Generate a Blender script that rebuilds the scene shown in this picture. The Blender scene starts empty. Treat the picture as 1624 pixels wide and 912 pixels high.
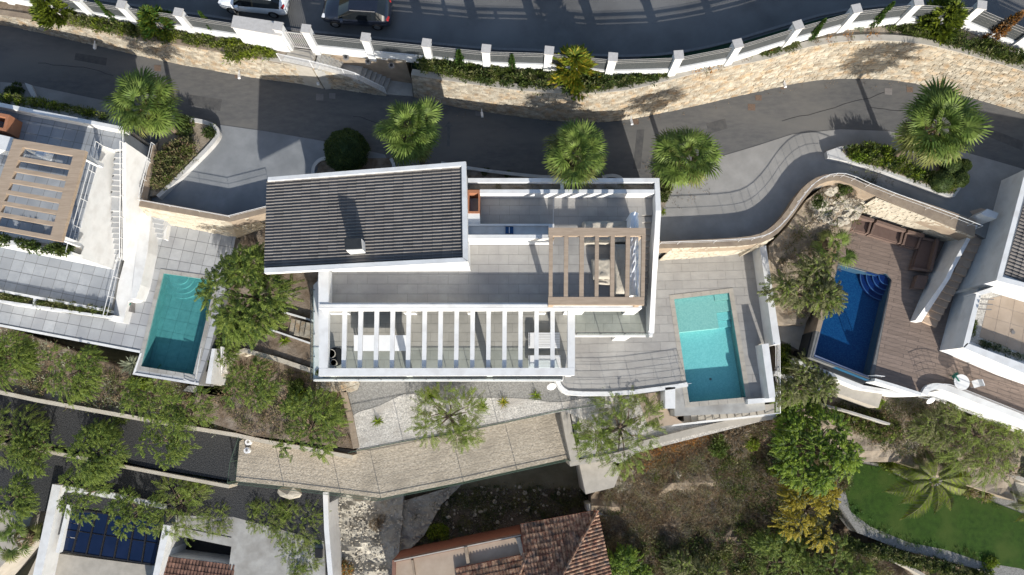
import bpy, bmesh, math, random
import numpy as np
from mathutils import Vector, Matrix
from mathutils.geometry import tessellate_polygon
R = random.Random(7)
S = bpy.context.scene
COL = S.collection
# ------------------------------------------------------------------ camera, world, sun
F = 1083.0; CAMH = 48.0; TILT = math.radians(10.15)
cd = bpy.data.cameras.new('camera'); cam = bpy.data.objects.new('camera', cd); COL.objects.link(cam)
cd.sensor_width = 36; cd.lens = F/1624*36; cd.clip_end = 3000; cd.clip_start = .5
cam.location = (0, 0, CAMH); cam.rotation_euler = (TILT, 0, 0); S.camera = cam
SUN_EL = math.radians(23.0)
sh = Vector((-.27, 1.0, 0)).normalized()
sd = Vector((sh.x*math.cos(SUN_EL), sh.y*math.cos(SUN_EL), -math.sin(SUN_EL)))
w = bpy.data.worlds.new('World'); S.world = w; w.use_nodes = True
nt = w.node_tree; bg = nt.nodes['Background']
sky = nt.nodes.new('ShaderNodeTexSky'); sky.sky_type = 'NISHITA'; sky.sun_disc = False
sky.sun_elevation = SUN_EL; sky.sun_rotation = math.atan2(-sd.x, -sd.y) % (2*math.pi)
sky.air_density = 1.0; sky.dust_density = 1.0
nt.links.new(sky.outputs[0], bg.inputs[0]); bg.inputs[1].default_value = .13
sl = bpy.data.lights.new('sun', 'SUN'); sl.energy = 4.6; sl.angle = math.radians(.6); sl.color = (1, .955, .87)
so = bpy.data.objects.new('sun', sl); COL.objects.link(so); so.rotation_euler = sd.to_track_quat('-Z', 'Y').to_euler()
S.view_settings.view_transform = 'Standard'; S.view_settings.look = 'None'
S.view_settings.exposure = 0.56; S.view_settings.gamma = 1
S.render.engine = 'CYCLES'; S.cycles.transparent_max_bounces = 12; S.cycles.max_bounces = 6; S.cycles.diffuse_bounces = 2
S.render.resolution_x = 1624; S.render.resolution_y = 912

# ------------------------------------------------------------------ helpers
sT, cT = math.sin(TILT), math.cos(TILT)
def P(px, py, z=0.0):
    u = px-812; v = py-456
    t = (CAMH-z)/(F*cT+v*sT)
    return Vector((u*t, (F*sT-v*cT)*t, z))
def ppm(py, z):                       # pixels per metre at a row / height
    return (F*cT+(py-456)*sT)/(CAMH-z)
MATS = {}
def mat(name, c1, c2=None, rough=.85, scale=3.0, bump=.0, bscale=30., detail=6, isl=0.0, obj=0.0, spec=.3,
        metal=0, c3=None, s3=.4, transl=0, coat=0, lo=.35, hi=.65, stretch=None):
    m = bpy.data.materials.new(name); m.use_nodes = True; n = m.node_tree.nodes; L = m.node_tree.links
    b = n['Principled BSDF']; b.inputs['Roughness'].default_value = rough; b.inputs['Metallic'].default_value = metal
    b.inputs['Specular IOR Level'].default_value = spec; b.inputs['Coat Weight'].default_value = coat
    c2 = c2 or tuple(min(1, x*1.18) for x in c1)
    tc = n.new('ShaderNodeTexCoord'); g = n.new('ShaderNodeNewGeometry')
    src = g.outputs['Position']
    if stretch:
        mp = n.new('ShaderNodeMapping'); mp.inputs['Scale'].default_value = stretch[:3]
        if len(stretch) > 3: mp.inputs['Rotation'].default_value = (0, 0, stretch[3])
        L.new(src, mp.inputs[0]); src = mp.outputs[0]
    no = n.new('ShaderNodeTexNoise'); no.inputs['Scale'].default_value = scale; no.inputs['Detail'].default_value = detail
    no.inputs['Roughness'].default_value = .65; L.new(src, no.inputs['Vector'])
    mr = n.new('ShaderNodeMapRange'); mr.inputs[1].default_value = lo; mr.inputs[2].default_value = hi
    L.new(no.outputs['Fac'], mr.inputs[0])
    mx = n.new('ShaderNodeMix'); mx.data_type = 'RGBA'; mx.inputs[6].default_value = (*c1, 1); mx.inputs[7].default_value = (*c2, 1)
    L.new(mr.outputs[0], mx.inputs[0]); out = mx.outputs[2]
    if c3:
        n3 = n.new('ShaderNodeTexNoise'); n3.inputs['Scale'].default_value = s3; n3.inputs['Detail'].default_value = 5
        L.new(src, n3.inputs['Vector'])
        m3 = n.new('ShaderNodeMapRange'); m3.inputs[1].default_value = .48; m3.inputs[2].default_value = .68; L.new(n3.outputs['Fac'], m3.inputs[0])
        x3 = n.new('ShaderNodeMix'); x3.data_type = 'RGBA'; L.new(m3.outputs[0], x3.inputs[0]); L.new(out, x3.inputs[6]); x3.inputs[7].default_value = (*c3, 1)
        out = x3.outputs[2]
    if isl or obj:
        add = n.new('ShaderNodeMath'); add.operation = 'ADD'
        oi = n.new('ShaderNodeObjectInfo'); L.new(g.outputs['Random Per Island'], add.inputs[0]); L.new(oi.outputs['Random'], add.inputs[1])
        fr = n.new('ShaderNodeMath'); fr.operation = 'FRACT'; L.new(add.outputs[0], fr.inputs[0])
        a = max(isl, obj); vr = n.new('ShaderNodeMapRange'); vr.inputs[3].default_value = 1-a; vr.inputs[4].default_value = 1+a
        L.new(fr.outputs[0], vr.inputs[0])
        hs = n.new('ShaderNodeHueSaturation'); L.new(vr.outputs[0], hs.inputs['Value']); L.new(out, hs.inputs['Color']); out = hs.outputs[0]
    L.new(out, b.inputs['Base Color'])
    if bump:
        nb = n.new('ShaderNodeTexNoise'); nb.inputs['Scale'].default_value = bscale; nb.inputs['Detail'].default_value = 4; L.new(src, nb.inputs['Vector'])
        bp = n.new('ShaderNodeBump'); bp.inputs['Strength'].default_value = min(1, bump); bp.inputs['Distance'].default_value = .05*max(1, bump)
        L.new(nb.outputs['Fac'], bp.inputs['Height']); L.new(bp.outputs[0], b.inputs['Normal'])
    if transl:
        tr = n.new('ShaderNodeBsdfTranslucent'); ms = n.new('ShaderNodeMixShader'); ms.inputs[0].default_value = transl
        L.new(out, tr.inputs[0]); L.new(b.outputs[0], ms.inputs[1]); L.new(tr.outputs[0], ms.inputs[2]); L.new(ms.outputs[0], n['Material Output'].inputs[0])
    MATS[name] = m; return m
def water_mat(name, tint, gloss=.06):
    m = bpy.data.materials.new(name); m.use_nodes = True; n = m.node_tree.nodes; L = m.node_tree.links
    n.remove(n['Principled BSDF'])
    tr = n.new('ShaderNodeBsdfTransparent'); tr.inputs[0].default_value = (*tint, 1)
    gl = n.new('ShaderNodeBsdfGlossy'); gl.inputs['Roughness'].default_value = .04
    fr = n.new('ShaderNodeFresnel'); fr.inputs[0].default_value = 1.33
    g = n.new('ShaderNodeNewGeometry'); nz = n.new('ShaderNodeTexNoise'); nz.inputs['Scale'].default_value = 2.2; nz.inputs['Detail'].default_value = 4
    L.new(g.outputs['Position'], nz.inputs['Vector']); bp = n.new('ShaderNodeBump'); bp.inputs['Strength'].default_value = .6; bp.inputs['Distance'].default_value = .12
    L.new(nz.outputs['Fac'], bp.inputs['Height']); L.new(bp.outputs[0], gl.inputs['Normal']); L.new(bp.outputs[0], fr.inputs['Normal'])
    inv = n.new('ShaderNodeMath'); inv.operation = 'SUBTRACT'; inv.use_clamp = True; L.new(fr.outputs[0], inv.inputs[0]); L.new(g.outputs['Backfacing'], inv.inputs[1])
    ms = n.new('ShaderNodeMixShader'); L.new(inv.outputs[0], ms.inputs[0]); L.new(tr.outputs[0], ms.inputs[1]); L.new(gl.outputs[0], ms.inputs[2])
    L.new(ms.outputs[0], n['Material Output'].inputs[0]); MATS[name] = m; return m

M = MATS
mat('asphalt', (.098, .098, .099), (.130, .127, .123), .9, 3.0, .3, 60, detail=10, c3=(.152, .146, .136), s3=.25, stretch=(.5, 1.4, 1, .15))
mat('asphalt_upper', (.098, .096, .094), (.13, .128, .125), .85, .7, .25, 60, c3=(.165, .163, .16), s3=.15)
mat('concrete', (.25, .243, .23), (.31, .30, .285), .9, .9, .15, 40, c3=(.22, .215, .205), s3=.35)
mat('concrete_pale', (0.328, 0.3034, 0.2624), (0.41, 0.3772, 0.328), .9, 1.5, .2, 30)
mat('concrete_grey', (0.306, 0.2975, 0.2805), (0.391, 0.3825, 0.357), .9, 1.5, .2, 30, c3=(0.255, 0.2422, 0.221), s3=.6)
mat('render_white', (.61, .615, .61), (.665, .665, .66), .8, 1.6, .1, 50, c3=(.565, .56, .55), s3=1.4)
mat('white_metal', (0.68, 0.68, 0.68), (0.697, 0.697, 0.697), .4)
mat('white_fabric', (.70, .73, .78), (.8, .82, .85), .8, 5, .3, 8)
mat('grout', (.20, .192, .18), (.25, .24, .225), .95, 4)
mat('grout_dark', (.13, .13, .13), (.17, .17, .165), .95, 4)
mat('tile_grey', (0.3096, 0.2967, 0.2795), (0.3612, 0.3483, 0.3268), .7, 1.3, .05, 60, obj=.05, c3=(0.2838, 0.2709, 0.258), s3=.4)
mat('tile_blue', (0.336, 0.344, 0.352), (0.392, 0.4, 0.408), .6, 2.0, .05, 60, obj=.09, c3=(0.304, 0.308, 0.32), s3=.5)
mat('tile_terrace', (.29, .28, .25), (.35, .337, .305), .7, 1.0, .05, 60, obj=.05)
mat('tile_tan', (0.315, 0.2475, 0.1875), (0.375, 0.3, 0.2325), .7, 1.0, .05, 60, obj=.05)
mat('planks', (0.18, 0.1368, 0.1116), (0.2376, 0.18, 0.1476), .7, 1.2, .1, 40, isl=.10, stretch=(1, 6, 1, .28))
mat('sandstone', (.25, .215, .165), (.40, .365, .30), .95, 2.4, .5, 14, isl=.25, c3=(.31, .225, .14), s3=1.6)
mat('sandstone_pale', (0.396, 0.348, 0.276), (0.468, 0.426, 0.348), .95, 1.8, .45, 14, isl=.10)
mat('mortar', (.30, .26, .20), (.38, .335, .265), .95, 4, .4, 20)
mat('coping_brown', (0.255, 0.1997, 0.1445), (0.323, 0.2592, 0.1955), .9, 3, .3, 25, c3=(0.221, 0.17, 0.1275), s3=1.5)
mat('kerb_white', (0.464, 0.456, 0.44), (0.544, 0.536, 0.52), .85, 2, .1, 30, c3=(0.384, 0.368, 0.344), s3=1.0)
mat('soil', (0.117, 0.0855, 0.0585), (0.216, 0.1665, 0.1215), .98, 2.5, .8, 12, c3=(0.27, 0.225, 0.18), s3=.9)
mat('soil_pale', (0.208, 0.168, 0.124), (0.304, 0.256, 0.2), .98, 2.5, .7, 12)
mat('gravel_white', (.30, .285, .26), (.60, .57, .52), .95, 9, .8, 16, detail=3, c3=(.36, .335, .30), s3=.8)
mat('gravel_grey', (0.1615, 0.1573, 0.1445), (0.289, 0.2805, 0.2635), .95, 11, .8, 16, detail=3)
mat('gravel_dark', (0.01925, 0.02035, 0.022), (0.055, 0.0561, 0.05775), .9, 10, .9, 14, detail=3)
mat('gravel_beige', (.31, .265, .205), (.49, .43, .345), .95, 5, 1.0, 9, detail=6, c3=(.30, .26, .205), s3=.5)
mat('rubble', (.33, .31, .265), (.47, .44, .375), .95, 3.2, .7, 10, c3=(.25, .23, .195), s3=.8)
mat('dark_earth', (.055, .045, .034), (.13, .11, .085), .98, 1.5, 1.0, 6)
mat('scrub_earth', (.070, .048, .032), (.17, .125, .088), .98, 1.3, 1.0, 5, c3=(.28, .23, .17), s3=.28)
mat('hill', (.11, .10, .06), (.2, .18, .12), .98, .3, .8, 3, c3=(.06, .085, .035), s3=.08)
mat('lawn', (.020, .050, .004), (.036, .082, .007), .95, 3, .8, 50, c3=(.05, .085, .012), s3=.5)
mat('rock', (0.315, 0.285, 0.2325), (0.465, 0.4275, 0.36), .95, 2.5, .8, 8, isl=.2)
mat('roof_tile', (.115, .103, .096), (.15, .135, .125), .75, 1.2, .1, 30, obj=.12, c3=(.165, .148, .135), s3=.5)
mat('roof_rib', (.165, .152, .14), (.22, .205, .185), .75, 1.2, .1, 30, obj=.12, c3=(.15, .138, .126), s3=.5)
mat('terracotta', (0.136, 0.06, 0.04), (0.336, 0.216, 0.144), .85, 3.6, .3, 20, isl=.45, c3=(0.068, 0.056, 0.052), s3=1.9, lo=.42, hi=.6)
mat('terracotta_dark', (.10, .055, .042), (.20, .11, .08), .85, 2.6, .3, 20, isl=.4)
mat('terracotta_paint', (0.315, 0.133, 0.07), (0.35, 0.154, 0.084), .8, 3)
mat('red_wall', (.20, .075, .05), (.26, .10, .065), .85, 3)
mat('wood_beige', (.335, .255, .185), (.40, .31, .23), .75, 3, .1, 40, stretch=(.6, 4, 1, 0), c3=(.31, .235, .17), s3=1.2)
mat('railing_dark', (.06, .065, .07), (.08, .085, .09), .4, metal=.5)
mat('pillar_cap', (0.425, 0.4037, 0.3825), (0.493, 0.4718, 0.4505), .9, 6, .2, 40)
mat('green_verge', (.015, .045, .025), (.03, .07, .035), .95, 8, .5, 60)
mat('fence_green', (.05, .085, .06), (.075, .11, .08), .7, 6)
mat('beige_fabric', (0.414, 0.3735, 0.3105), (0.495, 0.45, 0.378), .9, 4, .5, 5)
mat('brown_cushion', (0.116, 0.076, 0.0624), (0.136, 0.092, 0.076), .8, 4, .1, 30)
mat('brown_rattan', (0.136, 0.092, 0.076), (0.16, 0.112, 0.092), .8, 12, .2, 60)
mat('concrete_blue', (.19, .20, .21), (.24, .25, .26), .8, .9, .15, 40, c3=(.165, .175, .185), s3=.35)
mat('asphalt_patch', (.070, .070, .072), (.10, .098, .095), .9, 3, .3, 60)
mat('tile_blue_shaded', (.255, .27, .29), (.31, .325, .345), .55, 2.0, .05, 60, obj=.09, c3=(.235, .25, .27), s3=.5)  # tile_blue again, darker and bluer: partial shade on two left terraces put into colour
mat('table_white', (.78, .79, .80), (.82, .83, .84), .4)
mat('step_brown', (.42, .31, .23), (.50, .38, .285), .8, 3, .1, 40, obj=.08)
mat('cap_dark', (.018, .021, .024), (.028, .031, .034), .8, 6)
mat('fence_slat', (.045, .05, .052), (.06, .065, .068), .6, 6)
mat('parapet_clay', (.17, .085, .06), (.23, .125, .09), .85, 4)
mat('black', (.012, .012, .014), (.02, .02, .022), .5, 6)
mat('dark_glass', (.012, .02, .035), (.015, .024, .04), .08, spec=.6)
mat('blue_glass', (.005, .012, .036), (.008, .016, .046), .12, spec=.25, scale=.5)
mat('panel_blue', (.015, .06, .16), (.02, .07, .18), .2)
mat('car_white', (.70, .72, .74), (.72, .74, .76), .25, spec=.5, coat=.6)
mat('car_black', (.010, .013, .022), (.012, .015, .025), .18, spec=.5, coat=.8)
mat('car_glass', (.008, .010, .012), (.010, .012, .014), .06, spec=.6)
mat('rubber', (.015, .015, .015), (.02, .02, .02), .8)
mat('rim', (.35, .35, .36), (.4, .4, .4), .35, metal=.8)
mat('lamp_red', (.35, .02, .02), (.4, .03, .03), .2)
mat('lamp_clear', (.6, .62, .65), (.7, .7, .72), .15)
mat('rust', (.12, .085, .065), (.17, .12, .09), .8, 12, .2, 60)
mat('dull_metal', (.16, .15, .145), (.2, .19, .185), .6, 5)
mat('road_paint', (.085, .09, .092), (.125, .13, .13), .9, 4)
mat('green_plastic', (.02, .13, .10), (.03, .16, .12), .5)
mat('pool_turq', (.24, .48, .47), (.32, .56, .545), .5, 11, obj=.0, lo=.4, hi=.6, detail=3)
mat('pool_pale', (.28, .42, .38), (.40, .52, .46), .5, 11, detail=3)
mat('pool_teal', (.13, .27, .265), (.17, .33, .32), .5, 3, obj=.06)
mat('pool_blue', (.008, .06, .15), (.03, .13, .22), .4, 14, detail=2)
mat('pool_navy', (.008, .022, .09), (.015, .04, .14), .4, 14)
mat('pool_edge', (.12, .15, .24), (.16, .20, .30), .4, 6)
water_mat('water_turq', (.74, .96, .98)); water_mat('water_teal', (.62, .86, .88)); water_mat('water_blue', (.48, .70, .88))
def leafm(name, a, b, isl=.35, tr=.35): mat(name, a, b, .55, 1.2, isl=isl, spec=.25, transl=tr)
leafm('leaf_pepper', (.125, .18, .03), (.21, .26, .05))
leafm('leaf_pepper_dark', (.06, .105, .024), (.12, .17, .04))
leafm('leaf_bright', (.11, .19, .02), (.22, .29, .03))
leafm('leaf_olive', (.13, .14, .05), (.20, .20, .09))
leafm('leaf_silver', (.22, .25, .17), (.33, .35, .25))
leafm('leaf_palm', (.075, .125, .022), (.19, .25, .055), .42)
leafm('leaf_gold', (.25, .21, .02), (.38, .30, .03))
leafm('leaf_conifer', (.12, .17, .02), (.22, .26, .025))
leafm('leaf_cypress', (.05, .12, .025), (.08, .17, .035))
leafm('leaf_hedge', (.05, .08, .018), (.12, .15, .03))
leafm('leaf_dark', (.034, .058, .017), (.07, .105, .03))
leafm('leaf_dry', (.20, .14, .085), (.32, .24, .15))
leafm('leaf_greydry', (.17, .155, .125), (.27, .25, .21))
leafm('leaf_straw', (.27, .235, .14), (.42, .38, .25))
leafm('leaf_palm_old', (.10, .12, .03), (.20, .205, .06), .4)
leafm('leaf_brown', (.10, .065, .04), (.19, .125, .08))
leafm('leaf_orange', (.33, .14, .03), (.42, .20, .04))
mat('bark', (.12, .09, .065), (.2, .15, .11), .95, 8, .6, 30)

def root_loc(p):
    while p.parent: p = p.parent
    return p.location
def link(name, me, parent=None, kind=None):
    o = bpy.data.objects.new(name, me); COL.objects.link(o)
    if parent: o.parent = parent
    if kind: o['kind'] = kind
    return o
def mesh_obj(name, verts, faces, m, parent=None, kind=None, smooth=False, mats=None, midx=None):
    me = bpy.data.meshes.new(name)
    off = root_loc(parent) if parent else Vector((0, 0, 0))
    me.from_pydata([tuple(Vector(v)-off) for v in verts], [], faces)
    for mm in (mats or [m]): me.materials.append(M[mm])
    if midx: me.polygons.foreach_set('material_index', midx)
    if smooth: me.polygons.foreach_set('use_smooth', [True]*len(me.polygons))
    me.update()
    return link(name, me, parent, kind)
def thing(name, label, cat, loc=(0, 0, 0), group=None):
    o = bpy.data.objects.new(name, None); COL.objects.link(o); o.location = loc; o.empty_display_size = .3
    o['label'] = label; o['category'] = cat
    if group: o['group'] = group
    return o
def tag(o, label, cat, group=None):
    o['label'] = label; o['category'] = cat
    if group: o['group'] = group
    return o
def area2(p): return sum(p[i][0]*p[(i+1) % len(p)][1]-p[(i+1) % len(p)][0]*p[i][1] for i in range(len(p)))/2
def prism_geo(top, zbot, holes=(), holebot=None):
    """top: list of world Vectors; zbot scalar."""
    top = [Vector(p) for p in top]
    if area2(top) < 0: top = top[::-1]
    loops = [top]+[[Vector(p) for p in h] for h in holes]
    V, Fc = [], []
    tess = tessellate_polygon(loops)
    flat = [p for l in loops for p in l]
    V = [p.copy() for p in flat]
    for t in tess:
        a, b, c = (flat[i] for i in t)
        n = (b-a).cross(c-a).z
        Fc.append(tuple(t) if n > 0 else tuple(reversed(t)))
    k = 0
    for li, l in enumerate(loops):
        n = len(l); base = len(V)
        zb = zbot
        V += [Vector((p.x, p.y, zb)) for p in l]
        ccw = area2(l) > 0
        for i in range(n):
            j = (i+1) % n
            q = (k+i, base+i, base+j, k+j)
            outw = (li == 0) == ccw
            Fc.append(q if outw else q[::-1])
        k += n
    return V, Fc
def px(pts, z):
    out = []
    for p in pts:
        out.append(P(p[0], p[1], p[2] if len(p) > 2 else z))
    return out
def prism(name, pts, z, zbot, m, parent=None, kind=None, holes=()):
    V, Fc = prism_geo(px(pts, z), zbot, [px(h, z) for h in holes])
    return mesh_obj(name, V, Fc, m, parent, kind)
def box_pts(a, b, w, h, up=Vector((0, 0, 1))):
    """bar from a to b width w height h (centred)"""
    a = Vector(a); b = Vector(b); d = (b-a)
    if d.length < 1e-6: d = Vector((0, 0, .001))
    d.normalize(); s = d.cross(up)
    if s.length < 1e-3: s = d.cross(Vector((0, 1, 0)))
    s.normalize(); u = s.cross(d)
    V = [q+s*(sx*w/2)+u*(sy*h/2) for q in (a, b) for sx, sy in ((-1, -1), (1, -1), (1, 1), (-1, 1))]
    Fc = [(3, 2, 1, 0), (4, 5, 6, 7), (0, 1, 5, 4), (1, 2, 6, 5), (2, 3, 7, 6), (3, 0, 4, 7)]
    return V, Fc
class MB:
    def __init__(s): s.V = []; s.F = []; s.mi = []
    def add(s, VF, mi=0):
        o = len(s.V); s.V += list(VF[0]); s.F += [tuple(i+o for i in f) for f in VF[1]]; s.mi += [mi]*len(VF[1]); return s
    def bar(s, a, b, w, h=None, mi=0): return s.add(box_pts(a, b, w, h or w), mi)
    def prism(s, top, zb, mi=0): return s.add(prism_geo(top, zb), mi)
    def build(s, name, m, parent=None, kind=None, smooth=False, mats=None):
        return mesh_obj(name, s.V, s.F, m, parent, kind, smooth, mats, s.mi if mats else None)
def bar(name, a, b, w, h, m, parent=None): return mesh_obj(name, *box_pts(a, b, w, h), m, parent)
def cyl_geo(c, r, h, n=16, r2=None, ax=Vector((0, 0, 1))):
    c = Vector(c); ax = ax.normalized(); s = ax.orthogonal().normalized(); t = ax.cross(s); r2 = r if r2 is None else r2
    V = []
    for k, (rr, hh) in enumerate(((r, 0), (r2, h))):
        for i in range(n):
            a = 2*math.pi*i/n; V.append(c+ax*hh+s*math.cos(a)*rr+t*math.sin(a)*rr)
    Fc = [(i, (i+1) % n, n+(i+1) % n, n+i) for i in range(n)]+[tuple(range(n, 2*n)), tuple(reversed(range(n)))]
    return V, Fc
def cyl(name, c, r, h, m, parent=None, n=16, r2=None, ax=Vector((0, 0, 1))):
    return mesh_obj(name, *cyl_geo(c, r, h, n, r2, ax), m, parent)
def strip(name, ptsA, ptsB, zbot, m, parent=None, kind=None):
    """wall/kerb between two world polylines, top A..B, down to zbot (scalar or fn)"""
    n = len(ptsA); V = [Vector(p) for p in ptsA]+[Vector(p) for p in ptsB]
    V += [Vector((p[0], p[1], zbot)) for p in V[:]]
    Fc = []
    for i in range(n-1):
        Fc += [(i, i+1, n+i+1, n+i), (2*n+i+1, 2*n+i, 3*n+i, 3*n+i+1), (i+1, i, 2*n+i, 2*n+i+1), (n+i, n+i+1, 3*n+i+1, 3*n+i)]
    Fc += [(0, n, 3*n, 2*n), (n-1, 3*n-1, 4*n-1, 2*n-1)]
    o = mesh_obj(name, V, Fc, m, parent, kind)
    bm = bmesh.new(); bm.from_mesh(o.data); bmesh.ops.recalc_face_normals(bm, faces=bm.faces); bm.to_mesh(o.data); bm.free()
    return o
def resample(pts, step):
    out = [Vector(pts[0])]; 
    for a, b in zip(pts, pts[1:]):
        a = Vector(a); b = Vector(b); L = (b-a).length; n = max(1, int(round(L/step)))
        for i in range(1, n+1): out.append(a.lerp(b, i/n))
    return out
def smooth_px(pts, it=2):
    for _ in range(it):
        q = [pts[0]]
        for a, b in zip(pts, pts[1:]):
            q.append(tuple(x*.75+y*.25 for x, y in zip(a, b))); q.append(tuple(x*.25+y*.75 for x, y in zip(a, b)))
        q.append(pts[-1]); pts = q
    return pts
def offset(pts, d):
    out = []
    for i, p in enumerate(pts):
        a = pts[max(0, i-1)]; b = pts[min(len(pts)-1, i+1)]
        t = Vector((b[0]-a[0], b[1]-a[1], 0)).normalized(); out.append(Vector(p)+Vector((t.y, -t.x, 0))*d)
    return out
def wall_line(name, pts, thick, zbot, m, parent=None, kind=None):
    """world polyline is one edge; thickness to the right (d>0)"""
    return strip(name, pts, offset(pts, thick), zbot, m, parent, kind)
def clip_half(poly, a, n):
    out = []
    for i in range(len(poly)):
        p = poly[i]; q = poly[(i+1) % len(poly)]
        dp = (p[0]-a[0])*n[0]+(p[1]-a[1])*n[1]; dq = (q[0]-a[0])*n[0]+(q[1]-a[1])*n[1]
        if dp >= 0: out.append(p)
        if (dp > 0 > dq) or (dp < 0 < dq):
            t = dp/(dp-dq); out.append((p[0]+(q[0]-p[0])*t, p[1]+(q[1]-p[1])*t))
    return out
def tiles(parent, region, z, ang, w, h, m, gap=.02, th=.014, holes=(), brick=0., name='tile', maxparts=300, inset=.0):
    reg = [(p.x, p.y) for p in px(region, z)]
    if area2(reg) < 0: reg = reg[::-1]
    hs = []
    for hh in holes:
        q = [(p.x, p.y) for p in px(hh, z)]
        if area2(q) < 0: q = q[::-1]
        hs.append(q)
    ca, sa = math.cos(ang), math.sin(ang)
    o = reg[0]; loc = [((p[0]-o[0])*ca+(p[1]-o[1])*sa, -(p[0]-o[0])*sa+(p[1]-o[1])*ca) for p in reg]
    x0 = min(p[0] for p in loc); x1 = max(p[0] for p in loc); y0 = min(p[1] for p in loc); y1 = max(p[1] for p in loc)
    def W(p): return (o[0]+p[0]*ca-p[1]*sa, o[1]+p[0]*sa+p[1]*ca)
    full = []; part = []
    j = 0; y = y0
    while y < y1:
        x = x0-(brick*w if j % 2 else 0)
        while x < x1:
            poly = reg[:]
            c = [W((x+gap/2, y+gap/2)), W((x+w-gap/2, y+gap/2)), W((x+w-gap/2, y+h-gap/2)), W((x+gap/2, y+h-gap/2))]
            for k in range(4):
                a = c[k]; b = c[(k+1) % 4]; poly = clip_half(poly, a, (-(b[1]-a[1]), b[0]-a[0]))
                if len(poly) < 3: break
            x += w
            if len(poly) < 3: continue
            pcs = [poly]
            for q in hs:
                new = []
                for pc in pcs:
                    rest = pc
                    for k in range(len(q)):
                        a = q[k]; b = q[(k+1) % len(q)]; nn = (-(b[1]-a[1]), b[0]-a[0])
                        outp = clip_half(rest, a, (-nn[0], -nn[1]))
                        if len(outp) > 2 and abs(area2(outp)) > .002: new.append(outp)
                        rest = clip_half(rest, a, nn)
                        if len(rest) < 3: break
                pcs = new
            pcs = [q for q in pcs if abs(area2(q)) > .004]
            if not pcs: continue
            ar = sum(abs(area2(q)) for q in pcs)
            if len(pcs) == 1 and ar > .995*(w-gap)*(h-gap) : full.append(W((x-w/2, y+h/2)))
            else: part.append((ar, pcs))
        y += h; j += 1
    off = root_loc(parent)
    # shared full tile
    V = []
    for zz in (0, th):
        for sx, sy in ((-1, -1), (1, -1), (1, 1), (-1, 1)):
            a, b = sx*(w-gap)/2, sy*(h-gap)/2; V.append((a*ca-b*sa, a*sa+b*ca, zz))
    FF = [(4, 5, 6, 7), (0, 1, 5, 4), (1, 2, 6, 5), (2, 3, 7, 6), (3, 0, 4, 7)]
    me = bpy.data.meshes.new(name); me.from_pydata(V, [], FF); me.materials.append(M[m])
    rest = MB(); cnt = 0
    for c in full:
        if cnt < maxparts:
            ob = link(name, me, parent); ob.location = (c[0]-off.x, c[1]-off.y, z-off.z+R.uniform(-.002, .002)); cnt += 1
        else: rest.add(([Vector((v[0]+c[0], v[1]+c[1], v[2]+z)) for v in V], FF))
    part.sort(key=lambda t: -t[0])
    for ar, pcs in part:
        mb = rest if cnt >= maxparts else MB()
        for q in pcs:
            g = prism_geo([Vector((p[0], p[1], z+th)) for p in q], z); mb.add(g)
        if mb is not rest: mb.build(name, m, parent); cnt += 1
    if rest.V: rest.build(name+'_field', m, parent, 'stuff')
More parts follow.
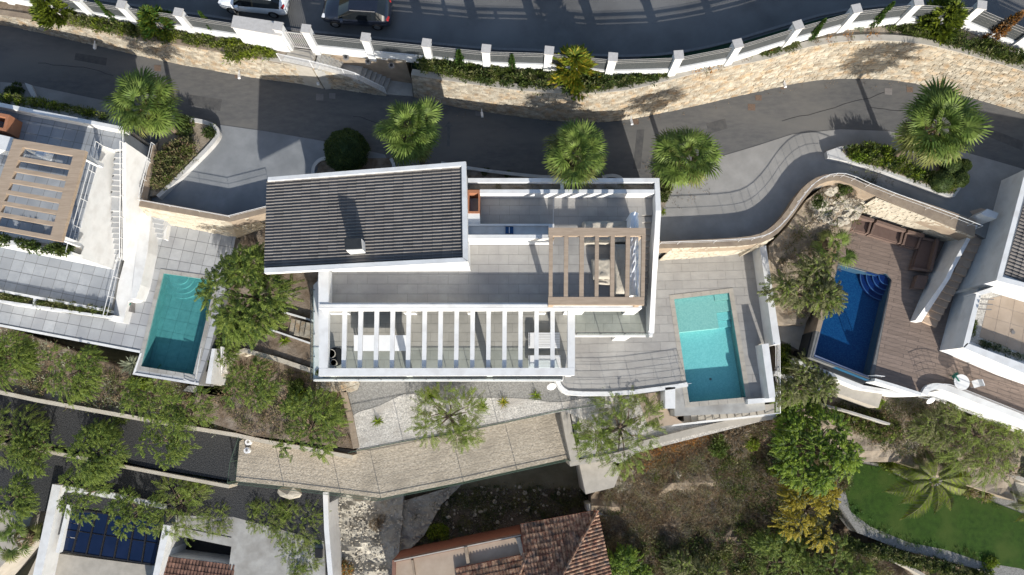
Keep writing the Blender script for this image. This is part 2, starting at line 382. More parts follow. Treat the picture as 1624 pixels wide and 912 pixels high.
def stone_wall(parent, foot, top, m, row=.36, lr=(.3, .75), nparts=300, proud=(.015, .05), back='mortar', seed=1, name='stone'):
    rr = random.Random(seed); n = len(foot)
    # facing outward = side toward -Y mostly; compute per segment
    cum = [0]
    for i in range(n-1): cum.append(cum[-1]+(Vector(foot[i+1])-Vector(foot[i])).length)
    def at(s, h):
        s = min(max(s, 0), cum[-1]-1e-6); i = 0
        while cum[i+1] < s: i += 1
        t = (s-cum[i])/(cum[i+1]-cum[i]); a = Vector(foot[i]).lerp(Vector(foot[i+1]), t); b = Vector(top[i]).lerp(Vector(top[i+1]), t)
        d = (Vector(foot[i+1])-Vector(foot[i])).normalized(); nn = d.cross(Vector((0, 0, 1))).normalized()
        return a.lerp(b, h), nn, (b-a).length
    V = []; Fc = []
    for i in range(n): V += [Vector(foot[i])-Vector((0, 0, .3)), Vector(top[i])]
    for i in range(n-1): Fc.append((2*i, 2*i+2, 2*i+3, 2*i+1))
    mesh_obj('wall_face', V, Fc, back, parent)
    stones = []
    H = max((Vector(t)-Vector(f)).length for f, t in zip(foot, top)); rows = max(1, int(H/row))
    jit = [[rr.uniform(-.28, .28)/rows for _ in range(400)] for _ in range(rows+1)]
    for r in range(rows):
        s = -rr.random()*.4
        while s < cum[-1]:
            L = rr.uniform(*lr)
            a0, a1 = max(s, 0), min(s+L, cum[-1])
            s += L
            if a1-a0 < .08: continue
            g = .010
            def hh(ss, r_):
                if r_ <= 0: return 0.
                if r_ >= rows: return 1.
                k = ss/.5; i = int(k) % 399; f = k-int(k); return r_/rows+(jit[r_][i]*(1-f)+jit[r_][i+1]*f)*1.2
            q = []
            pr = rr.uniform(*proud)
            cs = []
            for ss, r_ in ((a0+g, r), (a1-g, r), (a1-g, r+1), (a0+g, r+1)):
                h = hh(ss, r_); sg = 1 if r_ == r else -1
                p, nn, Lh = at(ss+rr.uniform(-.03, .03), min(1, max(0, h+sg*g/max(Lh0(at, ss), .1)))); cs.append((p, nn))
            c = sum((x[0] for x in cs), Vector())/4
            base = [x[0]-x[1]*.01 for x in cs]; front = [x[0].lerp(c, .16)+x[1]*(pr*rr.uniform(.7, 1.2)) for x in cs]
            Vs = base+front
            Fs = [(4, 5, 6, 7), (0, 1, 5, 4), (1, 2, 6, 5), (2, 3, 7, 6), (3, 0, 4, 7)]
            ar = (cs[1][0]-cs[0][0]).length*(cs[3][0]-cs[0][0]).length
            if ar > .004: stones.append((ar, Vs, Fs))
    stones.sort(key=lambda t: -t[0])
    rest = MB()
    for i, (ar, Vs, Fs) in enumerate(stones):
        if i < nparts: mesh_obj(name, Vs, Fs, m, parent)
        else: rest.add((Vs, Fs))
    if rest.V: rest.build(name+'_field', m, parent, 'stuff')
def Lh0(at, ss): return at(ss, 0)[2]
def railing(parent, pts, h, nb=4, post=1.6, m='white_metal', r=.02, pr=.03, toprail=.035, bars=True):
    pts = [Vector(p) for p in pts]; up = Vector((0, 0, 1))
    levels = [h]+([h*(i+1)/(nb+1) for i in range(nb)] if bars else [])
    for k, l in enumerate(levels):
        mb = MB()
        for a, b in zip(pts, pts[1:]): mb.bar(a+up*l, b+up*l, toprail if k == 0 else r)
        mb.build('handrail' if k == 0 else 'rail', m, parent)
    for a, b in zip(pts, pts[1:]):
        n = max(1, int(round((b-a).length/post)))
        for i in range(n): q = a.lerp(b, i/n); bar('post', q, q+up*h, pr, pr, m, parent)
    q = pts[-1]; bar('post', q, q+up*h, pr, pr, m, parent)
def stairs(parent, A0, A1, B0, B1, n, zbot, m, name='step'):
    """A0,A1: left/right world points of top edge; B0,B1: bottom edge. z descends A.z->B.z"""
    A0, A1, B0, B1 = map(Vector, (A0, A1, B0, B1))
    for i in range(n):
        t0, t1 = i/n, (i+1)/n
        z = A0.z+(B0.z-A0.z)*(i+1)/(n+1)
        q = [A0.lerp(B0, t0), A1.lerp(B1, t0), A1.lerp(B1, t1+.004), A0.lerp(B0, t1+.004)]
        q = [Vector((p.x, p.y, z)) for p in q]
        # nosing
        V, Fc = prism_geo(q, zbot); mesh_obj(name, V, Fc, m, parent)

# ------------------------------------------------------------------ foliage
def quads_mesh(name, Q, mats, midx=None):
    Q = np.asarray(Q, dtype=np.float32); n = len(Q)
    me = bpy.data.meshes.new(name); me.vertices.add(n*4); me.vertices.foreach_set('co', Q.reshape(-1))
    me.loops.add(n*4); me.loops.foreach_set('vertex_index', np.arange(n*4, dtype=np.int32))
    me.polygons.add(n); me.polygons.foreach_set('loop_start', np.arange(0, n*4, 4, dtype=np.int32))
    me.polygons.foreach_set('loop_total', np.full(n, 4, dtype=np.int32))
    for mm in mats: me.materials.append(M[mm])
    if midx is not None: me.polygons.foreach_set('material_index', np.asarray(midx, dtype=np.int32))
    me.update(calc_edges=True); me.validate(); return me
def leaf_quads(base, dirs, L, W, rng, roll=1.0):
    """rhombus leaves"""
    n = len(base); d = dirs/np.maximum(1e-6, np.linalg.norm(dirs, axis=1, keepdims=True))
    up = np.tile(np.array([[0, 0, 1.]]), (n, 1))+rng.normal(0, .5*roll, (n, 3))
    s = np.cross(d, up); s /= np.maximum(1e-6, np.linalg.norm(s, axis=1, keepdims=True))
    L = np.broadcast_to(np.asarray(L), (n,))[:, None]; W = np.broadcast_to(np.asarray(W), (n,))[:, None]
    mid = base+d*L*.45
    return np.stack([base, mid+s*W/2, base+d*L, mid-s*W/2], axis=1)
def rand_dirs(rng, n, zmin=-1, zmax=1):
    z = rng.uniform(zmin, zmax, n); a = rng.uniform(0, 2*np.pi, n); r = np.sqrt(1-z*z)
    return np.stack([r*np.cos(a), r*np.sin(a), z], 1)
def feather_crown(seed, R0, H, ntw, nleaf, tw=.62, ll=.19, lw=.040, gaps=.3, lobes=12, mats=('leaf_pepper', 'leaf_pepper_dark')):
    rng = np.random.default_rng(seed); Q = []; mi = []
    lc = rand_dirs(rng, lobes, -.1, .6)*np.array([R0*.68, R0*.68, H*.45]); lc[0] *= .1; lr = rng.uniform(.26, .46, lobes)*R0
    for t in range(ntw):
        k = rng.integers(lobes); d = rand_dirs(rng, 1, -.25, 1)[0]
        c = lc[k]+d*lr[k]*rng.uniform(.45, 1)*np.array([1, 1, .7])
        out = d*.8+c/np.linalg.norm(c+1e-3)*.5; out[2] = out[2]*.3+.1
        out += rng.normal(0, .5, 3); out /= np.linalg.norm(out)
        m = nleaf; tt = np.linspace(0, 1, m); lt = tw*rng.uniform(.6, 1.2)
        path = c+out*(tt[:, None]*lt); path[:, 2] -= (tt**1.8)*lt*.6
        tan = out[None]-np.array([0, 0, 1.])*(1.1*tt[:, None]**.8); tan /= np.linalg.norm(tan, axis=1, keepdims=True)
        side = np.cross(tan, [0, 0, 1.]); side /= np.maximum(1e-5, np.linalg.norm(side, axis=1, keepdims=True))
        for sg in (-1, 1):
            dd = tan*.75+side*sg*.75+rng.normal(0, .15, (m, 3))
            Q.append(leaf_quads(path, dd, ll*rng.uniform(.7, 1.2, m)*(1-.35*tt), lw, rng, .5))
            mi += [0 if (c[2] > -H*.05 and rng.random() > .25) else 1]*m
    Q = np.concatenate(Q); return Q, mi, lc
def trunk_geo(base, top, r0, r1, limbs, rng):
    mb = MB()
    def taper(a, b, ra, rb, n=7):
        a = Vector(a); b = Vector(b); ax = (b-a); V, Fc = cyl_geo(a, ra, ax.length, n, rb, ax); mb.add((V, Fc))
    mid = Vector(base).lerp(Vector(top), .5)+Vector((rng.uniform(-.15, .15), rng.uniform(-.15, .15), 0))
    taper(base, mid, r0, (r0+r1)/2); taper(mid, top, (r0+r1)/2, r1)
    for l in limbs:
        l = Vector(l); m2 = Vector(top).lerp(l, .5)+Vector((rng.uniform(-.2, .2), rng.uniform(-.2, .2), .15))
        taper(top, m2, r1*.8, r1*.5, 6); taper(m2, l, r1*.5, r1*.15, 5)
    return mb
PROTO = {}
def tree_proto(key, seed, R0, H, ntw, nleaf, mats, trunk_h=2.6, **kw):
    Q, mi, lc = feather_crown(seed, R0, H, ntw, nleaf, mats=mats, **kw)
    Q = Q+np.array([0, 0, trunk_h+H*.45])
    cm = quads_mesh('crown', Q, mats, mi)
    rr = random.Random(seed)
    mb = trunk_geo((0, 0, -.5), (0, 0, trunk_h), .16*R0/3+.04, .10*R0/3+.02, [(c[0], c[1], c[2]+trunk_h+H*.4) for c in lc], rr)
    tm = bpy.data.meshes.new('trunk'); tm.from_pydata([tuple(v) for v in mb.V], [], mb.F); tm.materials.append(M['bark']); tm.update()
    PROTO[key] = (cm, tm, R0, trunk_h+H*.45)
def put_tree(key, cx, cy, rpx, zground, label, name='pepper_tree', cat='tree', group=None, flat=1.0):
    """cx,cy: pixel centre of the crown"""
    cm, tm, R0, hc = PROTO[key]
    s = 1.0; z = zground
    for _ in range(4):
        z = zground+hc*s*flat; s = rpx/ppm(cy, z)/R0
    p = P(cx, cy, z); t = thing(name, label, cat, (p.x, p.y, zground), group)
    a = R.uniform(0, 6.28)
    for nm, me in (('trunk', tm), ('crown', cm)):
        o = link(nm, me, t); o.scale = (s, s, s*flat); o.rotation_euler = (0, 0, a)
    return t
def bush_mesh(key, seed, n, mats, L=.16, W=.06, h=.8, lobes=6, spiky=0, spread=.55):
    rng = np.random.default_rng(seed); lc = rand_dirs(rng, lobes, 0, .8)*np.array([spread, spread, .4*h]); lc[0] *= .2
    lr = rng.uniform(.3, .55, lobes)
    k = rng.integers(0, lobes, n); d = rand_dirs(rng, n, -.2, 1)
    base = lc[k]+d*lr[k][:, None]*rng.uniform(.6, 1, n)[:, None]*np.array([1, 1, h]); base[:, 2] = np.maximum(base[:, 2], .02)
    dd = d*(1+spiky)+rng.normal(0, .5, (n, 3))
    Q = leaf_quads(base, dd, rng.uniform(.6, 1.3, n)*L, W, rng)
    PROTO[key] = (quads_mesh('foliage', Q, mats, rng.integers(0, len(mats), n)), 1.0)
def tuft_mesh(key, seed, n, mats, L=1.0, W=.05, zmin=.15, droop=.5):
    rng = np.random.default_rng(seed); Q = []
    for i in range(n):
        d = rand_dirs(rng, 1, zmin, 1)[0]; l = L*rng.uniform(.6, 1.05); b = rng.normal(0, .04, 3); b[2] = 0
        s = np.cross(d, [0, 0, 1.]); s /= max(1e-5, np.linalg.norm(s)); prev = b; pw = W*.7
        for k in range(1, 4):
            t = k/3; q = b+d*l*t; q[2] -= droop*l*t*t*.6; w = W*(1.0, .8, .08)[k-1]
            Q.append([prev-s*pw/2, prev+s*pw/2, q+s*w/2, q-s*w/2]); prev = q; pw = w
    Q = np.array(Q); Q[..., 2] = np.maximum(Q[..., 2], .01)
    PROTO[key] = (quads_mesh('blades', Q, mats, rng.integers(0, len(mats), n).repeat(3)), 1.0)
def put_plant(key, cx, cy, rpx, z, label, name='shrub', cat='shrub', group=None, zs=1.0, lift=.3):
    me, r0 = PROTO[key]; s = rpx/ppm(cy, z+.4)
    p = P(cx, cy, z+lift*s); o = link(name, me); o.location = (p.x, p.y, z); o.scale = (s, s, s*zs); o.rotation_euler = (0, 0, R.uniform(0, 6.28))
    return tag(o, label, cat, group)
def mass(name, pts_px, z, n, L, W, h, mats, parent=None, seed=0, kind=None, kwidth=None, clump=.5, bare=.0):
    """leafy mass filling a pixel polygon"""
    rng = np.random.default_rng(seed); reg = [(p.x, p.y) for p in px(pts_px, z)]
    if area2(reg) < 0: reg = reg[::-1]
    a = np.array(reg); x0, y0 = a.min(0); x1, y1 = a.max(0)
    def inside(X, Y):
        c = np.zeros(len(X), bool); j = len(reg)-1
        for i in range(len(reg)):
            xi, yi = reg[i]; xj, yj = reg[j]
            hit = ((yi > Y) != (yj > Y)) & (X < (xj-xi)*(Y-yi)/(yj-yi+1e-12)+xi); c ^= hit; j = i
        return c
    nc = max(6, int(abs(area2(reg))/(clump*clump*.45)))
    C = np.stack([rng.uniform(x0, x1, nc*12), rng.uniform(y0, y1, nc*12)], 1); C = C[inside(C[:, 0], C[:, 1])][:nc]
    if not len(C): C = np.array([[(x0+x1)/2, (y0+y1)/2]])
    cr = rng.uniform(.6, 1.2, len(C))*clump*.7; ch = rng.uniform(.5, 1.1, len(C))*h
    k = rng.integers(0, len(C), n); d = rand_dirs(rng, n, 0, 1)
    B = np.zeros((n, 3)); B[:, :2] = C[k]+d[:, :2]*cr[k][:, None]; B[:, 2] = z+d[:, 2]*ch[k]*rng.uniform(.6, 1, n)
    keep = inside(B[:, 0], B[:, 1]) | (rng.random(n) < .35); B = B[keep]; d = d[keep]; k = k[keep]; n = len(B)
    off = root_loc(parent) if parent else Vector((0, 0, 0))
    B -= np.array(off)
    Q = leaf_quads(B, d+rng.normal(0, .5, (n, 3)), rng.uniform(.6, 1.3, n)*L, W, rng)
    cm = rng.integers(0, len(mats), len(C))
    mi = np.where(rng.random(n) < .75, cm[k], rng.integers(0, len(mats), n))
    return link(name, quads_mesh(name, Q, mats, mi), parent, kind)

# ================================================================== SETTING
LR = 3.1; TR = .0; L1 = 3.2; L2 = 6.4; LD = .4; RD = .8
def zup(x): return float(np.interp(x, [-400, 0, 78, 225, 367, 415, 652, 878, 1059, 1165, 1359, 1437, 1489, 1566, 1624, 1750, 2000], [3.8, 4.6, 5.1, 5.7, 5.95, 6.0, 6.4, 7.1, 7.8, 8.0, 8.0, 7.8, 7.5, 7.25, 7.15, 6.9, 6.5]))
# base ground sheet
gv = []; gf = []; nx, ny = 60, 60
xs = np.sign(np.linspace(-1, 1, nx))*np.abs(np.linspace(-1, 1, nx))**2.2*420; ys = np.sign(np.linspace(-1, 1, ny))*np.abs(np.linspace(-1, 1, ny))**2.2*420
rg = np.random.default_rng(3)
for yy in ys:
    for xx in xs:
        z = float(np.interp(yy, [-420, -60, -14, -6, -2, 16, 24, 34, 60, 420], [-60, -24, -10.5, -9.5, -6, -3, 1.6, 3.0, 14, 93]))
        gv.append((xx, yy, z+(rg.normal(0, .5) if abs(yy) > 60 else 0)))
for j in range(ny-1):
    for i in range(nx-1): gf.append((j*nx+i, j*nx+i+1, (j+1)*nx+i+1, (j+1)*nx+i))
mesh_obj('ground', gv, gf, 'hill', kind='structure', smooth=True)

# upper road / planter edge lines (pixels)
FENCE = [(-260, -40), (-120, -20), (20, 2), (95, 17), (153, 27), (222, 38), (308, 50), (385, 62), (461, 75), (503, 79), (591, 88), (683, 97), (773, 106), (868, 109), (964, 119), (1063, 116), (1152, 99), (1243, 71), (1331, 46), (1424, 35), (1520, 40), (1605, 76), (1700, 120), (1900, 220)]
WTOP = [(-260, 0), (-120, 12), (0, 24), (78, 36), (155, 48), (225, 63), (285, 72), (367, 87), (415, 95)]
WFOOT = [(-260, 8), (-120, 22), (0, 38), (78, 55), (155, 73), (225, 89), (290, 103), (367, 117), (415, 125)]
RTOP = [(652, 119), (728, 131), (814, 143), (878, 148), (955, 149), (1010, 141), (1059, 128), (1110, 115), (1165, 104), (1220, 95), (1282, 73), (1359, 64), (1437, 66), (1489, 75), (1566, 96), (1624, 113), (1750, 160), (1900, 230)]
RFOOT = [(656, 154), (728, 171), (814, 184), (878, 192), (960, 194), (1010, 187), (1060, 177), (1112, 166), (1166, 153), (1222, 141), (1282, 128), (1359, 123), (1437, 129), (1489, 141), (1566, 162), (1624, 181), (1750, 226), (1900, 300)]
def up(p, dz=0): return P(p[0], p[1], zup(p[0])+dz)
fence_w = [up(p) for p in smooth_px(FENCE, 1)]
# upper road: grid from beyond the top of the frame to the fence
UV = []; UF = []; n = len(fence_w)
far = [Vector((p.x*1.25, 95, p.z+1.0)) for p in fence_w]; mid = [Vector((p.x*1.03, p.y+22, p.z+.25)) for p in fence_w]
UV = fence_w+mid+far
for i in range(n-1):
    UF += [(i, i+1, n+i+1, n+i), (n+i, n+i+1, 2*n+i+1, 2*n+i)]
mesh_obj('upper_road', UV, UF, 'asphalt_upper', kind='structure')
# verge strip and kerb behind the fence
def lift(pts, dz): return [Vector((p.x, p.y, p.z+dz)) for p in pts]
v0 = lift(offset(fence_w, -.35), .012); v1 = lift(offset(fence_w, -1.15), .012)
strip('green_verge', v0, v1, 0, 'green_verge', kind='structure')
strip('road_kerb', lift(offset(fence_w, -1.15), .10), lift(offset(fence_w, -1.32), .10), 0, 'dull_metal', kind='structure')
# planter bed between fence and stone walls
def bed(name, a, b, m, dz=-.05):
    k = 24
    A = [Vector(p) for p in a]; B = [Vector(p) for p in b]
    def samp(L, t):
        cum = [0]
        for i in range(len(L)-1): cum.append(cum[-1]+(L[i+1]-L[i]).length)
        s = t*cum[-1]
        for i in range(len(L)-1):
            if cum[i+1] >= s-1e-6: return L[i].lerp(L[i+1], (s-cum[i])/max(1e-6, cum[i+1]-cum[i]))
        return L[-1]
    V = [samp(A, i/k)+Vector((0, 0, dz)) for i in range(k+1)]+[samp(B, i/k)+Vector((0, 0, dz)) for i in range(k+1)]
    mesh_obj(name, V, [(k+1+i, k+2+i, i+1, i) for i in range(k)], m, kind='structure')
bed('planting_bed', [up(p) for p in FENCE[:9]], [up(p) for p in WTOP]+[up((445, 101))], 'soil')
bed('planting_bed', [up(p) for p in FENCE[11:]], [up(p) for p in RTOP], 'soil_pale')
# lower road
road = [(-300, 10)]+WFOOT[1:]+[(520, 137), (612, 151)]+RFOOT+[(1900, 420), (1640, 420), (1540, 366), (1500, 350), (1389, 306), (1336, 284), (1288, 300), (1266, 320), (1244, 352), (1222, 372), (1200, 384), (1046, 392), (1040, 330), (400, 330), (250, 330), (200, 230), (0, 170), (-300, 110)]
prism('lower_road', road, LR, -1, 'asphalt', kind='structure')
# concrete forecourts, 4 mm above
def sheet(name, pts, z, m, th=.05, kind='structure', parent=None, holes=()): return prism(name, pts, z, z-th, m, parent, kind, holes)
sheet('left_driveway', [(349, 198), (420, 208), (520, 225), (610, 245), (640, 300), (440, 330), (368, 343), (224, 322), (256, 308), (346, 222)], LR+.02, 'concrete_blue')
drive = [(1000, 300), (1050, 288), (1100, 265), (1147, 247), (1204, 230), (1256, 213), (1333, 205), (1411, 208), (1470, 222), (1540, 244), (1630, 270), (1700, 300), (1640, 420), (1540, 366), (1500, 350), (1389, 306), (1336, 284), (1288, 300), (1266, 320), (1244, 352), (1222, 372), (1200, 380), (1046, 390), (1000, 390)]
sheet('right_driveway', drive, LR+.02, 'concrete')
sheet('forecourt', [(0, 130), (39, 133), (168, 160), (230, 190), (200, 215), (0, 170)], LR+.02, 'concrete')
prism('sidewalk_kerb', [(39, 131), (50, 135), (58, 153), (52, 156), (44, 142)], LR+.15, LR, 'kerb_white', kind='structure')
# painted arrow and hatch marks on lower road
prism('road_arrow', [(712, 192), (719, 201), (714.5, 201), (713, 232), (709, 232), (709.5, 201), (705, 201)], LR+.006, LR+.002, 'road_paint', kind='structure')
for (x, y, r, m) in [(1192, 170, 6, 'rust'), (1203, 155, 5, 'rust'), (1409, 145, 6, 'dull_metal'), (1443, 142, 5, 'rust'), (507, 154, 6, 'dull_metal'), (527, 152, 5, 'dull_metal'), (250, 108, 5.5, 'rust'), (1008, 193, 5, 'rust'), (1242, 138, 4, 'rust'), (376, 121, 3.5, 'rust'), (758, 180, 4, 'dull_metal')]:
    o = prism('manhole_cover', [(x-r, y-r*.9), (x+r, y-r*.8), (x+r*.95, y+r*.9), (x-r*.95, y+r*.8)], LR+.012, LR, m)
    near = {1192: 'on the road bend, larger of a close pair', 1203: 'by the stone wall foot, smaller of a pair', 1409: 'on asphalt left of the large right palm', 1443: 'in the shade above the large right palm', 507: 'below the stair rail, left of two', 527: 'below the stair rail, right of two', 250: 'on the road just above the left palm', 1008: 'at the wall foot beside a white lamp', 1242: 'under the lamp of the bright stone wall', 376: 'beside the little lamp on the left stone wall', 758: 'at the wall foot right of the centre palm'}[x]
    tag(o, ('rusty' if m == 'rust' else 'grey')+' square drain cover '+near, 'drain cover')

# ---- west garden, gravel garden, lower terraces
prism('garden_terrace', [(366, 372), (420, 330), (520, 330), (520, 520), (505, 585), (440, 565), (388, 556), (330, 560), (345, 470)], -.4, -8, 'soil', kind='structure')
prism('garden_terrace', [(330, 556), (385, 558), (505, 592), (545, 622), (562, 712), (470, 700), (395, 690), (300, 660)], -2.0, -9, 'soil', kind='structure')
prism('gravel_garden', [(500, 560), (910, 560), (1075, 560), (1075, 668), (1065, 676), (1000, 700), (900, 652), (880, 655), (700, 690), (566, 714), (545, 625)], -1.5, -9, 'gravel_grey', kind='structure')
prism('gravel_patch', smooth_px([(568, 712), (556, 672), (560, 655), (600, 645), (628, 630), (648, 622), (700, 636), (760, 630), (840, 632), (885, 640), (930, 630), (1010, 628), (1060, 640)], 3)+[(1060, 672), (1000, 698), (895, 652), (700, 688)], -1.48, -1.6, 'gravel_white', kind='structure')
prism('gravel_patch', [(905, 655), (1010, 640), (1060, 670), (1228, 655), (1232, 662), (1010, 718), (985, 735), (918, 726)], -2.2, -9, 'gravel_white', kind='structure')
prism('beige_terrace', [(380, 700), (395, 690), (562, 714), (700, 691), (893, 652), (905, 726), (735, 764), (606, 790), (540, 782), (374, 763)], -3.6, -10, 'gravel_beige', kind='structure')
prism('slope_terrace', [(-300, 480), (0, 515), (212, 592), (315, 612), (380, 640), (395, 690), (200, 660), (0, 622), (-300, 560)], -2.6, -9, 'soil', kind='structure')
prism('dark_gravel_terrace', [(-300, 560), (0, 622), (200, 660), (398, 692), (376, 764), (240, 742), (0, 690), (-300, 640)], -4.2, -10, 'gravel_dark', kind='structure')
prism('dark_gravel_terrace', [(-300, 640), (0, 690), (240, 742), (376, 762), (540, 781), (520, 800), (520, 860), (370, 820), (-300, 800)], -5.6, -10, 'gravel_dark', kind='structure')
prism('paved_terrace', [(-300, 760), (60, 780), (40, 860), (-300, 1200)], -6.5, -10, 'concrete_pale', kind='structure')
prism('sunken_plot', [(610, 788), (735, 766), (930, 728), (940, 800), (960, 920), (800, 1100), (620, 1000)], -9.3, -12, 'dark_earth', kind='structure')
# hummocky patches as displaced grids
def patch(name, pts, z, m, res=.45, amp=.5, sc=.5, zf=None, seed=0, skirt=6):
    from mathutils import noise
    reg = px(pts, z); x0 = min(p.x for p in reg); x1 = max(p.x for p in reg); y0 = min(p.y for p in reg); y1 = max(p.y for p in reg)
    bm = bmesh.new(); vs = [bm.verts.new((p.x, p.y, 0)) for p in reg]; f = bm.faces.new(vs)
    for ax, a, b in ((0, x0, x1), (1, y0, y1)):
        k = int((b-a)/res)
        for i in range(1, k):
            c = a+(b-a)*i/k; co = (c, 0, 0) if ax == 0 else (0, c, 0); no = (1, 0, 0) if ax == 0 else (0, 1, 0)
            bmesh.ops.bisect_plane(bm, geom=bm.verts[:]+bm.edges[:]+bm.faces[:], plane_co=co, plane_no=no)
    for v in bm.verts:
        q = Vector((v.co.x*sc, v.co.y*sc, seed)); h = noise.fractal(q, 1.0, 2.2, 5)*amp
        v.co.z = (zf(v.co.x, v.co.y) if zf else z)+h
    ed = [e for e in bm.edges if e.is_boundary]; ret = bmesh.ops.extrude_edge_only(bm, edges=ed)
    for v in ret['geom']:
        if isinstance(v, bmesh.types.BMVert): v.co.z -= skirt
    bmesh.ops.recalc_face_normals(bm, faces=bm.faces)
    me = bpy.data.meshes.new(name); bm.to_mesh(me); bm.free(); me.materials.append(M[m])
    return link(name, me, None, 'structure')
patch('rubble_slope', [(520, 782), (606, 789), (640, 782), (636, 840), (622, 1000), (500, 1000)], -8.3, 'rubble', .3, .38, .9, seed=2)
patch('rubble_slope', [(622, 800), (735, 766), (700, 800), (672, 850), (640, 880), (620, 880)], -8.9, 'rubble', .3, .38, .9, seed=5)
patch('scrub_hillside', [(940, 790), (985, 735), (1012, 702), (1232, 660), (1290, 640), (1350, 690), (1350, 760), (1420, 850), (1700, 980), (1700, 1150), (940, 1150)], -6, 'scrub_earth', .45, 1.0, .45, zf=lambda x, y: float(np.interp(y, [-14, -8, 0], [-8.6, -7.2, -4.4])), seed=9)
patch('planted_slope', [(1228, 470), (1300, 470), (1300, 560), (1390, 600), (1475, 628), (1640, 690), (1640, 800), (1440, 735), (1350, 735), (1280, 660), (1232, 645)], -2.6, 'soil_pale', .45, .4, .5, zf=lambda x, y: float(np.interp(y, [-5, 0, 3, 9], [-4.4, -3.2, -2.4, -1.6])), seed=12)
patch('garden_bed', [(1222, 388), (1246, 362), (1272, 322), (1300, 300), (1336, 290), (1392, 314), (1350, 352), (1330, 420), (1295, 510), (1240, 510), (1226, 440)], 1.5, 'soil_pale', .4, .45, .6, zf=lambda x, y: float(np.interp(y, [6, 11, 16], [-.4, .9, 3.2])), seed=4)
# lawn
sheet('lawn', [(1338, 770), (1342, 745), (1362, 734), (1400, 742), (1450, 768), (1500, 778), (1560, 790), (1640, 822), (1700, 850), (1700, 940), (1620, 902), (1560, 892), (1500, 872), (1440, 860), (1380, 835), (1350, 812)], -5.9, 'lawn', .3)
prism('gravel_border', [(1325, 760), (1345, 730), (1400, 735), (1480, 735), (1640, 770), (1800, 900), (1800, 1000), (1560, 905), (1430, 872), (1360, 845), (1330, 800)], -5.93, -9, 'gravel_grey', kind='structure')

# ================================================================== STONE RETAINING WALLS
t = thing('retaining_wall', 'long cream stone retaining wall curving along the upper side of the lower road', 'stone wall', P(1000, 190, LR))
foot = resample([P(*p, LR) for p in smooth_px(RFOOT[:-2], 1)], 1.0)
top_src = [up(p) for p in smooth_px(RTOP, 1)]
def along(L, t_):
    cum = [0]
    for i in range(len(L)-1): cum.append(cum[-1]+(L[i+1]-L[i]).length)
    s = t_*cum[-1]
    for i in range(len(L)-1):
        if cum[i+1] >= s-1e-6: return L[i].lerp(L[i+1], (s-cum[i])/max(1e-6, cum[i+1]-cum[i]))
    return L[-1]
def nearest_top(p, T):   # top point at same X
    for a, b in zip(T, T[1:]):
        if a.x <= p.x <= b.x: return a.lerp(b, (p.x-a.x)/(b.x-a.x))
    return T[0] if p.x < T[0].x else T[-1]
topw = [nearest_top(p, top_src) for p in foot]
stone_wall(t, foot, topw, 'sandstone', .27, (.22, .62), 300, seed=3)
wall_line('coping', lift(topw, .05), -.42, 2.5, 'concrete_pale', t)
mesh_obj('wall_end', [foot[0], foot[0]+Vector((0, .9, 0)), topw[0]+Vector((0, .9, 0)), topw[0]], [(0, 1, 2, 3)], 'mortar', t)
t = thing('retaining_wall', 'low cream stone retaining wall left of the white gate pillars along the shaded road', 'stone wall', P(200, 85, LR))
foot = [P(*p, LR) for p in WFOOT[1:]]; topw = [up(p) for p in WTOP[1:]]
stone_wall(t, foot, topw, 'sandstone', .27, (.22, .6), 300, seed=5)
wall_line('coping', lift(topw, .05), -.40, 2.5, 'coping_brown', t)

# ---- stairs between the gate and the lower road
t = thing('street_stairs', 'grey concrete stairs descending from the upper gate to the lower road between stone walls', 'stairs', P(540, 120, LR))
za, zb_ = zup(465), LR+.25
prism('landing', [(461, 76), (500, 80), (494, 108), (447, 98)], za, LR, 'concrete_pale', t)
def SP(x, y, z): return P(x, y, z)
zm = za-(za-zb_)*.46
stairs(t, P(503, 82, za), P(497, 109, za), P(546, 97, zm), P(536, 119, zm), 6, LR-.3, 'concrete_grey')
prism('landing', [(546, 98), (576, 104), (568, 128), (536, 119)], zm-.12, LR-.3, 'concrete_grey', t)
stairs(t, P(576, 104, zm-.12), P(568, 128, zm-.12), P(624, 117, zb_), P(612, 147, zb_), 6, LR-.3, 'concrete_grey')
prism('landing', [(624, 118), (652, 121), (655, 152), (612, 149)], LR+.12, LR-.3, 'concrete_grey', t)
sw = thing('stair_wall', 'stone parapet wall between the street stairs and the lower road under the white rail', 'stone wall', P(520, 140, LR))
foot = resample([P(415, 125, LR), P(470, 132, LR), P(540, 142, LR), P(613, 152, LR)], 1.0)
tp = [P(415, 95, zup(415)), P(470, 103, za-.1), P(498, 108, za-.15), P(548, 121, zm), P(575, 130, zm-.3), P(613, 150, LR+.2)]
topw = [nearest_top(p, tp) for p in foot]
stone_wall(sw, foot, topw, 'sandstone', .27, (.3, .7), 200, seed=8)
wall_line('coping', lift(topw, .04), -.28, 2.5, 'concrete_pale', sw)
rl = thing('stair_railing', 'white metal railing with horizontal bars descending along the street stairs', 'railing', P(520, 120, LR))
railing(rl, [P(446, 97, za), P(497, 108, za), P(548, 121, zm+.05), P(568, 127, zm), P(613, 149, LR+.3)], 1.0, 5, 1.6)
uw = thing('stair_back_wall', 'brown stone wall with three round lamps above the street stairs', 'stone wall', P(580, 105, LR))
foot = resample([P(505, 84, za-.1), P(546, 97, zm), P(590, 108, zm-.4), P(624, 117, LR+.2), P(654, 121, LR+.2)], 1.0)
tp = [up((505, 79)), up((546, 84)), up((590, 90)), up((624, 95)), up((656, 120))]
topw = [nearest_top(p, [up((500, 79)), up((591, 90)), up((640, 96)), up((660, 100))]) for p in foot]
stone_wall(uw, foot, topw, 'sandstone', .27, (.3, .7), 160, seed=11)
wall_line('coping', lift(topw, .04), -.5, 2.5, 'coping_brown', uw)
